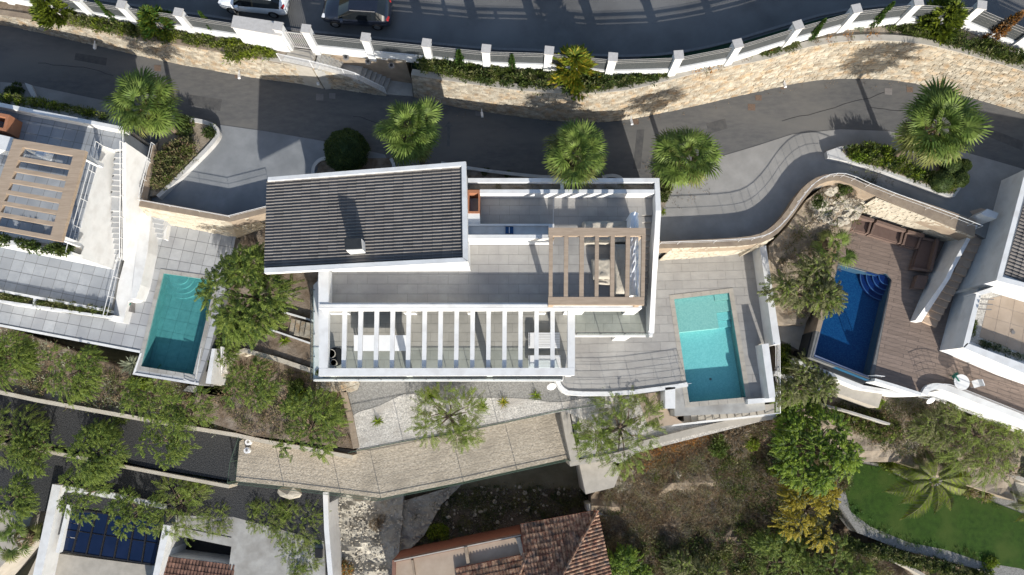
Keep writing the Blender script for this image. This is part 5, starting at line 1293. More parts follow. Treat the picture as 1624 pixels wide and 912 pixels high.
mesh_obj('pool_lip', *prism_geo(px([(1322, 412), (1329, 417), (1301, 526), (1294, 524), (1308, 470)], RD+.06), -2), 'coping_brown', p3)
pw = thing('pool_wall', 'white outer wall under the overflow edge of the dark blue pool', 'wall', P(1340, 600, -1))
strip('wall', [P(1262, 568, .0), P(1370, 611, .0), P(1462, 627, .4)], [P(1262, 575, .0), P(1366, 617, .0), P(1455, 629, .4)], -3, 'render_white', pw)
prism('lower_slab', [(1292, 588), (1372, 615), (1400, 625), (1393, 647), (1340, 628), (1318, 620), (1285, 600)], -1.2, -3, 'concrete_pale', pw)
sp = thing('deck_parapet', 'white curved parapet along the lower edge of the right villa deck', 'parapet', P(1550, 630, RD))
w_ = [P(x, y, 1.1) for x, y in smooth_px([(1462, 623), (1468, 612), (1482, 607), (1500, 609), (1560, 633), (1624, 658), (1760, 715)], 1)]
strip('wall', w_, offset(w_, .42), -2.5, 'render_white', sp)
w_ = [P(x, y, 1.3) for x, y in ((1388, 600), (1425, 611), (1462, 623))]; strip('wall', w_, offset(w_, .22), -2.5, 'render_white', sp)
rl = thing('pool_gate', 'small white barred gate at the lower corner of the blue pool', 'gate', P(1388, 592, RD)); railing(rl, [P(1376, 596, RD), P(1391, 598, RD)], 1.0, 0, 1); 
for k in range(5): q = P(1377+k*3.3, 596+k*.4, RD); bar('bar', q+Vector((0, 0, .05)), q+Vector((0, 0, 1)), .03, .03, 'white_metal', rl)
rl = thing('deck_railing', 'thin white railing on the curved parapet below the tan terrace', 'railing', P(1500, 612, RD)); railing(rl, [P(x, y, 1.1) for x, y in smooth_px([(1466, 616), (1482, 609), (1500, 611), (1560, 635), (1640, 667)], 1)], .8, 3, 2.4, r=.012, pr=.02, toprail=.022)
prism('garden_path', [(1232, 508), (1294, 508), (1275, 560), (1240, 540)], -1.2, -4, 'concrete_pale', kind='structure')
# lounge set
def sofa(name, q, label, backs, z=RD, h=.42, m1='brown_rattan', m2='brown_cushion', grp=None):
    c = [P(x, y, z+h) for x, y in q]; ctr = sum(c, Vector())/4; t = thing(name, label, 'sofa' if 'sofa' in name else ('armchair' if 'chair' in name else 'lounger'), Vector((ctr.x, ctr.y, z)), grp)
    if area2(c) < 0: c = [c[0], c[3], c[2], c[1]]; backs = [(3-b) % 4 for b in backs]
    mesh_obj('base', *prism_geo([Vector((p.x, p.y, z+h-.14)) for p in c], z+.02), m1, t)
    def W(u, v, zz): p = c[0].lerp(c[1], u).lerp(c[3].lerp(c[2], u), v); return Vector((p.x, p.y, zz))
    mesh_obj('seat_cushion', *prism_geo([W(.07, .07, z+h), W(.93, .07, z+h), W(.93, .93, z+h), W(.07, .93, z+h)], z+h-.138), m2, t)
    for b in range(4):
        a_, b_ = c[b], c[(b+1) % 4]; d = (b_-a_).normalized(); inn = Vector((-d.y, d.x, 0)); hh = z+.85 if b in backs else z+.60
        if b in backs or b in arms_:
            th = .2 if b in backs else .14
            mesh_obj('backrest' if b in backs else 'armrest', *prism_geo([Vector((p.x, p.y, hh)) for p in (a_+d*.01, b_-d*.01, b_-d*.01+inn*th, a_+d*.01+inn*th)], z+.1), m1, t)
    for k in range(4):
        p = c[k].lerp(ctr, .08); bar('foot', (p.x, p.y, z+.002), (p.x, p.y, z+.1), .06, .06, 'black', t)
    return t
arms_ = (1, 3)
# vertex order: back-left, back-right, front-right, front-left  (edge 0 = back)
def sofa2(name, q, label, back_edge, arms):
    global arms_
    c = [P(x, y, RD) for x, y in q]
    if area2(c) < 0:
        q = [q[0], q[3], q[2], q[1]]; back_edge = [3-b for b in back_edge]; arms = [3-b for b in arms]
    arms_ = arms; return sofa(name, q, label, back_edge)
sofa2('lounge_chair', [(1340, 341), (1354, 345), (1349, 365), (1335, 362)], 'brown corner seat furthest left against the stone wall beside the blue pool', [0, 1], [])
sofa2('armchair', [(1358, 343), (1382, 350), (1376, 371), (1351, 365)], 'left brown armchair of the lounge set on the plank deck', [0], [1, 3])
sofa2('lounge_sofa', [(1386, 351), (1432, 366), (1427, 387), (1378, 372)], 'wide brown two seat sofa in the middle of the poolside lounge set', [0], [1, 3])
sofa2('armchair', [(1435, 367), (1461, 374), (1454, 395), (1429, 388)], 'right brown armchair of the lounge set next to the shaded chaise', [0], [1, 3])
sofa2('lounge_sofa', [(1461, 377), (1484, 382), (1473, 432), (1445, 427)], 'brown chaise longue in shade against the white stair wall', [1], [0, 2])
tag(prism('storage_chest', [(1456, 436), (1473, 438), (1466, 458), (1449, 456)], RD+.55, RD, 'brown_rattan'), 'low brown storage chest beside the shaded chaise and stair wall', 'chest')
# patio table and chairs
tb = thing('patio_table', 'round white patio table beside the curved parapet at right', 'table', P(1525, 607, RD))
mesh_obj('table_top', *cyl_geo(P(1525, 606, RD+.7), .52, .04, 28), 'white_metal', tb); mesh_obj('pedestal', *cyl_geo(P(1525, 606, RD), .06, .69, 10), 'white_metal', tb)
def chair(x, y, an, m, label):
    c = P(x, y, RD); t = thing('patio_chair', label, 'chair', c, 'chairs at the round patio table'); ca, sa = math.cos(an), math.sin(an)
    def W(a, b, z): return Vector((c.x+a*ca-b*sa, c.y+a*sa+b*ca, RD+z))
    mesh_obj('seat', *prism_geo([W(-.24, -.22, .44), W(.24, -.22, .44), W(.24, .22, .44), W(-.24, .22, .44)], RD+.40), m, t)
    mesh_obj('backrest', *prism_geo([W(-.24, .225, .85), W(.24, .225, .85), W(.20, .29, .85), W(-.20, .29, .85)], RD+.42), m, t)
    for a, b in ((-.2, -.18), (.2, -.18), (.2, .18), (-.2, .18)): bar('leg', W(a, b, .01), W(a, b, .40), .035, .035, m, t)
chair(1511, 598, 2.1, 'green_plastic', 'green plastic chair left of the round white patio table')
chair(1541, 609, -1.3, 'white_metal', 'white plastic chair right of the round white patio table')

# ================================================================== LOWER LEFT HOUSE
bl_ = thing('house', 'flat roofed white house with dark blue glass roof at the lower left', 'house', P(250, 880, -9))
HB = -5.9
prism('roof_slab', [(85, 775), (260, 790), (331, 804), (400, 816), (512, 833), (516, 920), (520, 1000), (0, 1000), (60, 880)], -9, -12, 'concrete_pale', bl_)
V, Fc = prism_geo(px([(258, 800), (331, 804), (400, 816), (512, 833), (516, 920), (520, 1000), (225, 1000)], HB), -9, [px([(279, 849), (367, 867), (364, 892), (362, 905), (258, 893), (266, 881)], HB)])
mesh_obj('roof_terrace', V, Fc, 'concrete_grey', bl_)
prism('court_floor', [(262, 840), (372, 860), (372, 915), (252, 905)], -8.6, -9, 'black', bl_)
prism('west_wall', [(83, 768), (96, 770), (66, 912), (48, 1000), (34, 1000), (52, 912)], -5.0, -10, 'render_white', bl_)
prism('north_wall', [(96, 770), (180, 782), (262, 800), (262, 808), (180, 791), (95, 779)], -5.3, -10, 'render_white', bl_)
prism('inner_wall', [(106, 800), (112, 802), (93, 877), (88, 876)], -5.4, -10, 'render_white', bl_)
prism('middle_wall', [(259, 832), (270, 834), (252, 912), (235, 990), (225, 990), (244, 905)], -5.0, -9.5, 'render_white', bl_)
prism('patio_slab', [(66, 876), (92, 878), (247, 898), (240, 960), (50, 960)], -6.6, -10, 'concrete_pale', bl_)
gq = [P(112, 806, -5.6), P(256, 828, -5.6), P(247, 896, -5.9), P(93, 873, -5.9)]
gr = link('glass_roof', None, bl_)
off0 = bl_.location
for k in range(7):
    u0, u1 = (k)/7, (k+1)/7
    nrow = 3 if k == 0 else 2
    for r_ in range(nrow):
        v0_, v1_ = (r_+.02)/nrow, (r_+.98)/nrow
        q = [bil(gq, u0+.012, v0_), bil(gq, u1-.012, v0_), bil(gq, u1-.012, v1_), bil(gq, u0+.012, v1_)]
        V = q+[p-Vector((0, 0, .03)) for p in q]; mesh_obj('glass_pane', V, [(3, 2, 1, 0), (4, 5, 6, 7), (0, 1, 5, 4), (1, 2, 6, 5), (2, 3, 7, 6), (3, 0, 4, 7)], 'blue_glass', gr)
for k in range(8): bar('glazing_bar', bil(gq, k/7, 0)+Vector((0, 0, .02)), bil(gq, k/7, 1)+Vector((0, 0, .02)), .11 if k in (0, 1, 7) else .07, .12, 'black', gr)
for v_ in (0, .5, 1): bar('glazing_bar', bil(gq, 0, v_)-Vector((0, 0, .0)), bil(gq, 1, v_)-Vector((0, 0, .0)), .10 if v_ != .5 else .03, .08, 'black', gr)
rq2 = px([(265, 882), (373, 896), (372, 1000), (230, 990)], -6.0)
mesh_obj('tiled_roof_deck', *prism_geo([p-Vector((0, 0, .1)) for p in rq2], -9), 'render_white', bl_)
e_ = rq2[1]-rq2[0]; e_ = Vector((e_.x, e_.y, 0)); u_ = Vector((e_.y, -e_.x, 0)).normalized(); tile_roof('roof_tiles', bl_, Vector((rq2[0].x, rq2[0].y, -5.98)), e_, u_+Vector((0, 0, .12)), rq2, .25, .38, 'terracotta_dark')
prism('roof_joint', [(276, 833.5), (367, 851.5), (367, 853), (276, 835)], HB+.01, HB, 'black', bl_)
bx = thing('roof_box', 'small dark box on the pale roof beside the thin white wall', 'roof unit', P(506, 878, HB)); prism('body', [(500, 871), (510, 872), (510, 885), (500, 884)], HB+.5, HB, 'dull_metal', bx); prism('lid', [(499.5, 870.5), (510.5, 871.5), (510.5, 885.5), (499.5, 884.5)], HB+.56, HB+.502, 'black', bx)

# ================================================================== TERRACOTTA HOUSE
th_ = thing('house', 'house with mottled terracotta tile roof and tan terrace at the bottom centre', 'house', P(800, 880, -9.3))
TZ = -5.0
prism('terrace_block', [(623, 889), (825, 847), (835, 880), (850, 1000), (620, 1000)], TZ, -9.6, 'red_wall', th_)
prism('terrace_floor', [(627, 892), (823, 851), (832, 882), (845, 1000), (626, 1000)], TZ+.02, TZ, 'tile_tan', th_)
prism('terrace_parapet', [(622, 888.5), (826, 846.5), (827, 850.5), (627, 892), (626, 1000), (620, 1000)], TZ+.35, TZ-.2, 'parapet_clay', th_)
prism('parapet_cap', [(624.5, 889.5), (826, 848), (826.5, 849.8), (626, 891.2)], TZ+.38, TZ+.352, 'concrete_pale', th_)
prism('terrace_divider', [(736, 868.5), (741, 867.5), (745, 893), (740, 894)], TZ+.5, TZ+.02, 'coping_brown', th_)
prism('terrace_divider', [(818, 853), (825, 852), (832, 880), (826, 881)], TZ+.45, TZ+.02, 'concrete_pale', th_)
prism('terrace_divider', [(652, 889), (655, 888), (659, 915), (656, 916)], TZ+.4, TZ+.02, 'coping_brown', th_)
def wpoly(pts): return [P(x, y, z) for x, y, z in pts]
A1 = [(825, 831.5, -4.6), (947.5, 809, -4.6), (880, 935, -2.9), (850, 985, -2.7), (838, 960, -2.7)]
pa = wpoly(A1); e_ = pa[1]-pa[0]; eh = Vector((e_.x, e_.y, 0)).normalized(); uh = Vector((eh.y, -eh.x, 0)); 
tile_roof('roof_tiles', th_, pa[0], eh, uh+Vector((0, 0, .33)), pa, .24, .40, 'terracotta')
pa = [Vector((p.x, p.y, pa[0].z+((p.x-pa[0].x)*uh.x+(p.y-pa[0].y)*uh.y)*.33)) for p in pa]
mesh_obj('roof_deck', *eave_deck([p-Vector((0, 0, .06)) for p in pa]), 'red_wall', th_)
prism('wall', [(832, 846, -5.0), (942, 824, -5.0), (955, 892, -5.0), (970, 985, -5.0), (850, 985, -5.0), (838, 960, -5.0)], -5.0, -9.5, 'red_wall', th_)
pb = wpoly([(947.5, 809, -4.6), (965, 890, -4.6), (980, 980, -4.6), (850, 985, -2.7), (880, 935, -2.9)]); e_ = pb[1]-pb[0]; eh = Vector((e_.x, e_.y, 0)).normalized(); uh = Vector((eh.y, -eh.x, 0))
tile_roof('roof_tiles', th_, pb[0], eh, uh+Vector((0, 0, .33)), pb, .24, .40, 'terracotta')
mesh_obj('roof_deck', *eave_deck([Vector((p.x, p.y, pb[0].z-.06+((p.x-pb[0].x)*uh.x+(p.y-pb[0].y)*uh.y)*.33)) for p in pb]), 'red_wall', th_)
pc = wpoly([(722, 902, -4.7), (831, 879, -4.7), (838, 878, -4.0), (846, 985, -3.6), (735, 1000, -3.6)]); e_ = pc[1]-pc[0]; eh = Vector((e_.x, e_.y, 0)).normalized(); uh = Vector((eh.y, -eh.x, 0))
tile_roof('roof_tiles', th_, pc[0], eh, uh+Vector((0, 0, .2)), pc, .24, .40, 'terracotta')
mesh_obj('roof_deck', *prism_geo([Vector((p.x, p.y, pc[0].z-.06+((p.x-pc[0].x)*uh.x+(p.y-pc[0].y)*uh.y)*.2)) for p in pc], -9.5), 'red_wall', th_)
def deck_plane(o_, uh, s, poly, dz=-.06):
    return [Vector((p.x, p.y, o_.z+((p.x-o_.x)*uh.x+(p.y-o_.y)*uh.y)*s+dz)) for p in poly]
def ridge(a, b):
    mb = MB(); n = max(2, int((b-a).length/.35))
    for i in range(n):
        p, q = a.lerp(b, i/n), a.lerp(b, (i+1.06)/n); V, Fc = cyl_geo(p, .13, (q-p).length, 8, .10, q-p); mb.add((V, Fc))
    mb.build('ridge_tiles', 'terracotta', th_)
ridge(pa[1]+Vector((0, 0, .1)), pa[2]+Vector((0, 0, .1))); ridge(pa[2]+Vector((0, 0, .1)), pa[3]+Vector((0, 0, .1)))
pd = wpoly([(837, 877, -3.9), (845, 940, -3.3), (812, 940, -3.3)]); ridge(pd[0], pd[2]); ridge(pd[0], pd[1])
# concrete slab and post beside
cs = thing('concrete_ledge', 'small weathered concrete slab with tall side wall above the dark plot', 'slab', P(950, 760, -4.6))
prism('slab', [(917, 728), (958, 722), (985, 745), (974, 773), (929, 784)], -4.2, -9.5, 'concrete_pale', cs)
prism('beam', [(930, 800), (945, 797), (946, 812), (970, 815), (970, 822), (932, 812)], -7.0, -9.5, 'concrete_grey', cs)

# ================================================================== GREEN FENCES
def mesh_fence(label, pts, z, h=1.5, step=5.0, lean=0):
    t = thing('mesh_fence', label, 'fence', P(pts[0][0], pts[0][1], z)); w = [P(x, y, z) for x, y in pts]; up_ = Vector((0, 0, 1))
    for a, b in zip(w, w[1:]):
        n = max(1, int(round((b-a).length/step)))
        for i in range(n): q = a.lerp(b, i/n); bar('post', q, q+up_*h, .04, .04, 'fence_green', t)
        for hh in (.15, h): bar('wire', a+up_*hh, b+up_*hh, .03, .03, 'fence_green', t)
        m = MB(); k = max(2, int((b-a).length/.22))
        for i in range(k): q = a.lerp(b, i/k); m.bar(q+up_*.05, q+up_*(h-.05), .005)
        for j in range(1, 7): m.bar(a+up_*(h*j/7), b+up_*(h*j/7), .005)
        m.build('mesh_panel', 'fence_green', t, 'stuff')
    q = w[-1]; bar('post', q, q+up_*h, .06, .06, 'fence_green', t)
    return t
mesh_fence('green wire fence along the lower edge of the sandy beige terrace', [(374, 763), (450, 771), (540, 782), (604, 790), (735, 764), (820, 745), (905, 727)], -3.6)
mesh_fence('green wire fence between the pebble garden and the sandy beige terrace', [(560, 716), (640, 700), (700, 689), (790, 672), (893, 650), (960, 640)], -1.6)
mesh_fence('green wire fence on the left end of the sandy terrace above dark gravel', [(391, 692), (378, 730), (374, 762)], -3.8)
for i, (x, y) in enumerate(((396, 701), (394, 714))):
    c = P(x, y, -3.55); o = thing('hose_reel', ['upper of two white reels in the corner of the sandy terrace', 'lower of two white reels in the corner of the sandy terrace'][i], 'reel', c, 'white reels on the sandy terrace')
    mesh_obj('rim', *cyl_geo(c, .22, .35, 16), 'white_metal', o); mesh_obj('hub', *cyl_geo(c+Vector((0, 0, .351)), .09, .02, 12), 'dull_metal', o)

# ================================================================== CARS
def car(label, cx, cy, an, z, paint, sc=1.0):
    t = thing('parked_car', label, 'car', (0, 0, 0), 'cars parked on the upper road')
    p = P(cx, cy, z+.7); p.z = z
    st = [(-2.12, .68, .74, .50, .82), (-2.03, .82, .88, .60, 1.0), (-1.85, .88, .95, .60, 1.12), (-1.45, .90, .97, .60, 1.47), (-1.1, .91, .97, .63, 1.54), (-.35, .91, .96, .66, 1.57), (.30, .91, .94, .63, 1.50), (1.02, .90, .92, .74, 1.04), (1.35, .88, .88, .66, .98), (1.8, .83, .80, .58, .90), (2.05, .74, .68, .50, .74), (2.15, .60, .52, .42, .55)]
    V = []; n = 13
    for x, w_, zb, wt, zt_ in st:
        half = [(w_*.93, .22), (w_, .42), (w_*1.0, zb-.15), (w_*.97, zb), (wt, zt_-.05), (wt*.62, zt_)]
        V += [(x, y, zz) for y, zz in half]+[(x, 0, zt_+.01)]+[(x, -y, zz) for y, zz in reversed(half)]
    body, glass, wind, rear = [], [], [], []
    for i in range(len(st)-1):
        for k in range(n-1):
            f = (i*n+k, i*n+k+1, (i+1)*n+k+1, (i+1)*n+k)
            side = k in (3, 8); top = k in (4, 5, 6, 7)
            if side and 2 <= i <= 6: glass.append(f)
            elif top and i == 6: wind.append(f)
            elif top and i == 2: rear.append(f)
            else: body.append(f)
    body += [tuple(range(n))[::-1], tuple(range((len(st)-1)*n, len(st)*n)), tuple([i*n for i in range(len(st))]+[i*n+n-1 for i in reversed(range(len(st)))])]
    ca, sa = math.cos(an), math.sin(an)
    def T(v): return Vector((p.x+(v[0]*ca-v[1]*sa)*sc, p.y+(v[0]*sa+v[1]*ca)*sc, z+v[2]*sc))
    W = [T(v) for v in V]
    t.location = p
    def part(nm, fs, m):
        used = sorted({i for f in fs for i in f}); mp = {j: k for k, j in enumerate(used)}
        o = mesh_obj(nm, [W[j] for j in used], [tuple(mp[i] for i in f) for f in fs], m, t, smooth=True)
        bm = bmesh.new(); bm.from_mesh(o.data); bmesh.ops.recalc_face_normals(bm, faces=bm.faces)
        c = Vector((0, 0, .7)); 
        s = sum((f.calc_center_median()-c).dot(f.normal) for f in bm.faces)
        if s < 0: bmesh.ops.reverse_faces(bm, faces=bm.faces)
        bm.to_mesh(o.data); bm.free(); return o
    part('body', body, paint); part('side_window', glass, 'car_glass'); part('windscreen', wind, 'car_glass'); part('rear_window', rear, 'car_glass')
    def bx_(nm, a, b, w_, h_, m): return mesh_obj(nm, *box_pts(T(a), T(b), w_*sc, h_*sc), m, t)
    for sx in (-1.3, 1.32):
        for sy in (-1, 1):
            ax = T((0, sy, 0))-T((0, 0, 0)); wv = link('wheel', None, t)
            mesh_obj('tyre', *cyl_geo(T((sx, sy*.70, .33)), .33*sc, .23*sc, 20, ax=ax), 'rubber', wv); mesh_obj('rim', *cyl_geo(T((sx, sy*.932, .33)), .2*sc, .01*sc, 16, ax=ax), 'rim', wv)
    for sy in (-1, 1):
        bx_('headlight', (1.93, sy*.48, .73), (1.99, sy*.72, .70), .20, .12, 'lamp_clear'); bx_('tail_light', (-2.05, sy*.5, .90), (-2.0, sy*.78, .90), .12, .14, 'lamp_red')
        bx_('mirror', (.78, sy*.92, 1.0), (.74, sy*1.10, 1.02), .18, .14, paint); bx_('roof_rail', (-1.35, sy*.62, 1.53), (.2, sy*.62, 1.53), .035, .04, 'dull_metal')
        bx_('door_handle', (.0, sy*.915, .82), (.2, sy*.915, .82), .02, .03, paint)
    bx_('window_pillar', (-.42, -.80, 1.25), (-.42, .80, 1.25), .07, .50, paint) if False else None
    for k in range(8): bx_('wiper' if k > 5 else 'trim_line', (.95-.0*k, -.5+.12*k, 1.065), (1.0, -.4+.12*k, 1.05), .015, .015, 'black') if k in (1, 5) else None
    return t
car('white compact car on the upper road behind the white meter enclosure', 402, -5, math.pi+math.radians(-6), zup(402)+.26, 'car_white', 1.06)
car('glossy black hatchback parked on the upper road beside the gate', 566, 15, math.pi+math.radians(-4), zup(566)+.26, 'car_black', 1.06)

# ================================================================== VEGETATION
# fan palm prototype
def fan_mesh(name, seed, R_=.92, pet=1.05, m=('leaf_palm',), nb=27, droop=.4):
    rng = np.random.default_rng(seed); Q = []; 
    for k in range(4):
        x0, x1 = pet*k/4, pet*(k+1)/4; z0, z1 = .10*math.sin(x0/pet*3), .10*math.sin(x1/pet*3); Q.append([(x0, -.018, z0), (x0, .018, z0), (x1, .014, z1), (x1, -.014, z1)])
    c = np.array([pet, 0, 0.02])
    for k in range(nb):
        a = math.radians(-128+256*(k+.5)/nb)+rng.normal(0, .02); L = R_*(.72+.28*math.cos(a*.6))*rng.uniform(.9, 1.05)
        d = np.array([math.cos(a), math.sin(a), 0]); s = np.array([-math.sin(a), math.cos(a), 0]); prev = c; pw = .012
        fold = .03*(1 if k % 2 else -1)
        for t, w_ in ((.33, .036), (.62, .045), (.85, .022), (1.0, .004)):
            q = c+d*L*t; q = q+np.array([0, 0, -droop*L*max(0, t-.45)**1.5*1.5+fold*(1 if t < .7 else 0)+.06*abs(math.sin(a))*t])
            Q.append([prev-s*pw, prev+s*pw, q+s*w_, q-s*w_]); prev = q; pw = w_
    return quads_mesh(name, Q, m)
FM = [fan_mesh('frond', 1), fan_mesh('frond', 2, .88, 1.1, droop=.5), fan_mesh('frond', 3, .85, .95, ('leaf_palm',), 22, .6)]
FOLD = [fan_mesh('frond', 11, .9, 1.05, ('leaf_palm_old',), 25, .65), fan_mesh('frond', 12, .82, 1.1, ('leaf_palm_old',), 23, .8)]
FDRY = fan_mesh('dry_frond', 4, .8, .6, ('leaf_dry',), 18, 1.0)
def fan_palm(label, cx, cy, rpx, zg, th, nf=33, cat='palm tree', grp='fan palms along the road'):
    zc = zg+th; s = rpx/ppm(cy, zc)/1.85; p = P(cx, cy, zc)
    t = thing('fan_palm', label, cat, (p.x, p.y, zg), grp)
    mb = MB(); k = 9
    for i in range(k):
        a, b = th*i/k-.2, th*(i+1)/k-.2; mb.add(cyl_geo(Vector((p.x, p.y, zg+a)), .21-.012*i+(.03 if i == 0 else 0), b-a, 10, .18-.012*i))
    mb.build('trunk', 'bark', t)
    for i in range(nf):
        f = (i+.5)/nf; el = math.radians(74-108*f**.85+R.uniform(-9, 9)); az = i*2.39996+R.uniform(-.15, .15)
        o = link('frond', FOLD[R.randrange(2)] if (f > .6 and R.random() < .45) else FM[R.randrange(3)], t); ss = s*(.60+.42*min(1, f*2.0))*R.uniform(.78, 1.12)
        if el < -.1: ss *= .95
        o.location = (0, 0, th); o.scale = (ss, ss, ss); o.rotation_euler = (R.uniform(-.5, .5), -el, az)
    for i in range(12):
        o = link('dry_frond', FDRY, t); o.location = (0, 0, th-.15); o.scale = (s*.95,)*3; o.rotation_euler = (0, R.uniform(.55, 1.1), R.uniform(0, 6.28))
    return t
fan_palm('fan palm beside the triangular planter over the left driveway', 229, 167, 60, LR+.4, 4.2)
fan_palm('fan palm between the round dark bush and the villa roof corner', 651, 205, 57, LR, 5.6)
fan_palm('fan palm overhanging the white planter wall of the centre villa', 915, 243, 56, LR, 4.8)
fan_palm('fan palm at the corner of the villa where the right driveway begins', 1090, 244, 58, LR, 4.4)
fan_palm('largest fan palm at the top of the right driveway planting island', 1487, 203, 70, LR+.45, 5.0, 40)
fan_palm('small young fan palm beside the brown lounge deck', 1320, 392, 38, .8, 1.8, 9, grp='young fan palms')
fan_palm('small fan palm in the lower left corner beneath the pepper trees', 26, 856, 42, -6.5, 1.4, 10, grp='young fan palms')
# feather date palm by the lawn
def pinnate_mesh(seed, L=2.0, m=('leaf_conifer', 'leaf_olive')):
    rng = np.random.default_rng(seed); Q = []; N = 46; pts = []
    for i in range(N+1):
        t = i/N; pts.append(np.array([L*(t-.18*t*t), 0, L*(.35*t-.75*t*t)]))
    for i in range(N):
        a, b = pts[i], pts[i+1]; w_ = .03*(1-i/N)+.006; Q.append([a+(0, -w_, 0), a+(0, w_, 0), b+(0, w_, 0), b+(0, -w_, 0)])
        if i > 5:
            for sg in (-1, 1):
                l = .42*math.sin(math.pi*min(1, (i-3)/N+.12))*rng.uniform(.85, 1.1); d = np.array([.55, sg*.85, -.25]); d /= np.linalg.norm(d); q = a+d*l; q[2] -= .08
                Q.append([a+(-.012, 0, 0), a+(.02, 0, 0), (a+q)/2+np.array([.025, 0, .0]), (a+q)/2-(.02, 0, 0)]); Q.append([(a+q)/2-(.02, 0, 0), (a+q)/2+np.array([.025, 0, .0]), q+(.003, 0, 0), q])
    return quads_mesh('frond', Q, m, rng.integers(0, len(m), len(Q)))
PM = pinnate_mesh(1); PMD = pinnate_mesh(2, 1.7, ('leaf_dry',))
t = thing('date_palm', 'arching feather palm with drooping fronds over the green lawn', 'palm tree', (*P(1482, 762, -3.4)[:2], -5.9))
mesh_obj('trunk', *cyl_geo(t.location, .2, 2.5, 10, .15), 'bark', t)
for i, (az, s) in enumerate(((3.3, 1.45), (2.75, 1.3), (.15, 1.35), (.6, 1.1), (-.35, 1.15), (4.1, 1.5), (4.75, 1.0), (5.3, 1.05), (1.6, .9), (2.2, .9), (3.7, 1.2))):
    o = link('frond', PM, t); o.location = (0, 0, 2.5); s *= 1.4; o.scale = (s, s, s); o.rotation_euler = (R.uniform(-.3, .3), -.2, az)
o = link('dry_frond', PMD, t); o.location = (0, 0, 2.4); o.rotation_euler = (0, .5, 4.5)
t = thing('date_palm', 'feather palm cut by the right edge beside the lawn', 'palm tree', (*P(1640, 800, -4.5)[:2], -5.9)); mesh_obj('trunk', *cyl_geo(t.location, .2, 1.6, 10, .15), 'bark', t)
for az in (2.6, 3.2, 3.9, 4.6, 1.6, .5): o = link('frond', PM, t); o.location = (0, 0, 1.6); o.scale = (1.1,)*3; o.rotation_euler = (0, -.15, az)

# feathery pepper trees
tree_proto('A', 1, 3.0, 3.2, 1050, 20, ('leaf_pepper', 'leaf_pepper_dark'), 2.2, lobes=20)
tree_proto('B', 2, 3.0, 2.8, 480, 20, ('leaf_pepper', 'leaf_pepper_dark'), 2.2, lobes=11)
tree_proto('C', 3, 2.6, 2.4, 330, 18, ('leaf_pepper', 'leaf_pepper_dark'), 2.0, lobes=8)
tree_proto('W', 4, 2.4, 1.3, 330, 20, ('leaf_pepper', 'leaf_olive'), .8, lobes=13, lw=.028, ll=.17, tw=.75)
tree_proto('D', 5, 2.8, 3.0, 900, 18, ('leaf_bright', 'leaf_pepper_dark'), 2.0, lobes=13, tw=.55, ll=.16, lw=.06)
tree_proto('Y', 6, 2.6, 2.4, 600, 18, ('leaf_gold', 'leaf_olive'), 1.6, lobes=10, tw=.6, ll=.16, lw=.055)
tree_proto('O', 7, 2.6, 2.4, 520, 18, ('leaf_olive', 'leaf_pepper'), 1.8, lobes=7, lw=.05)
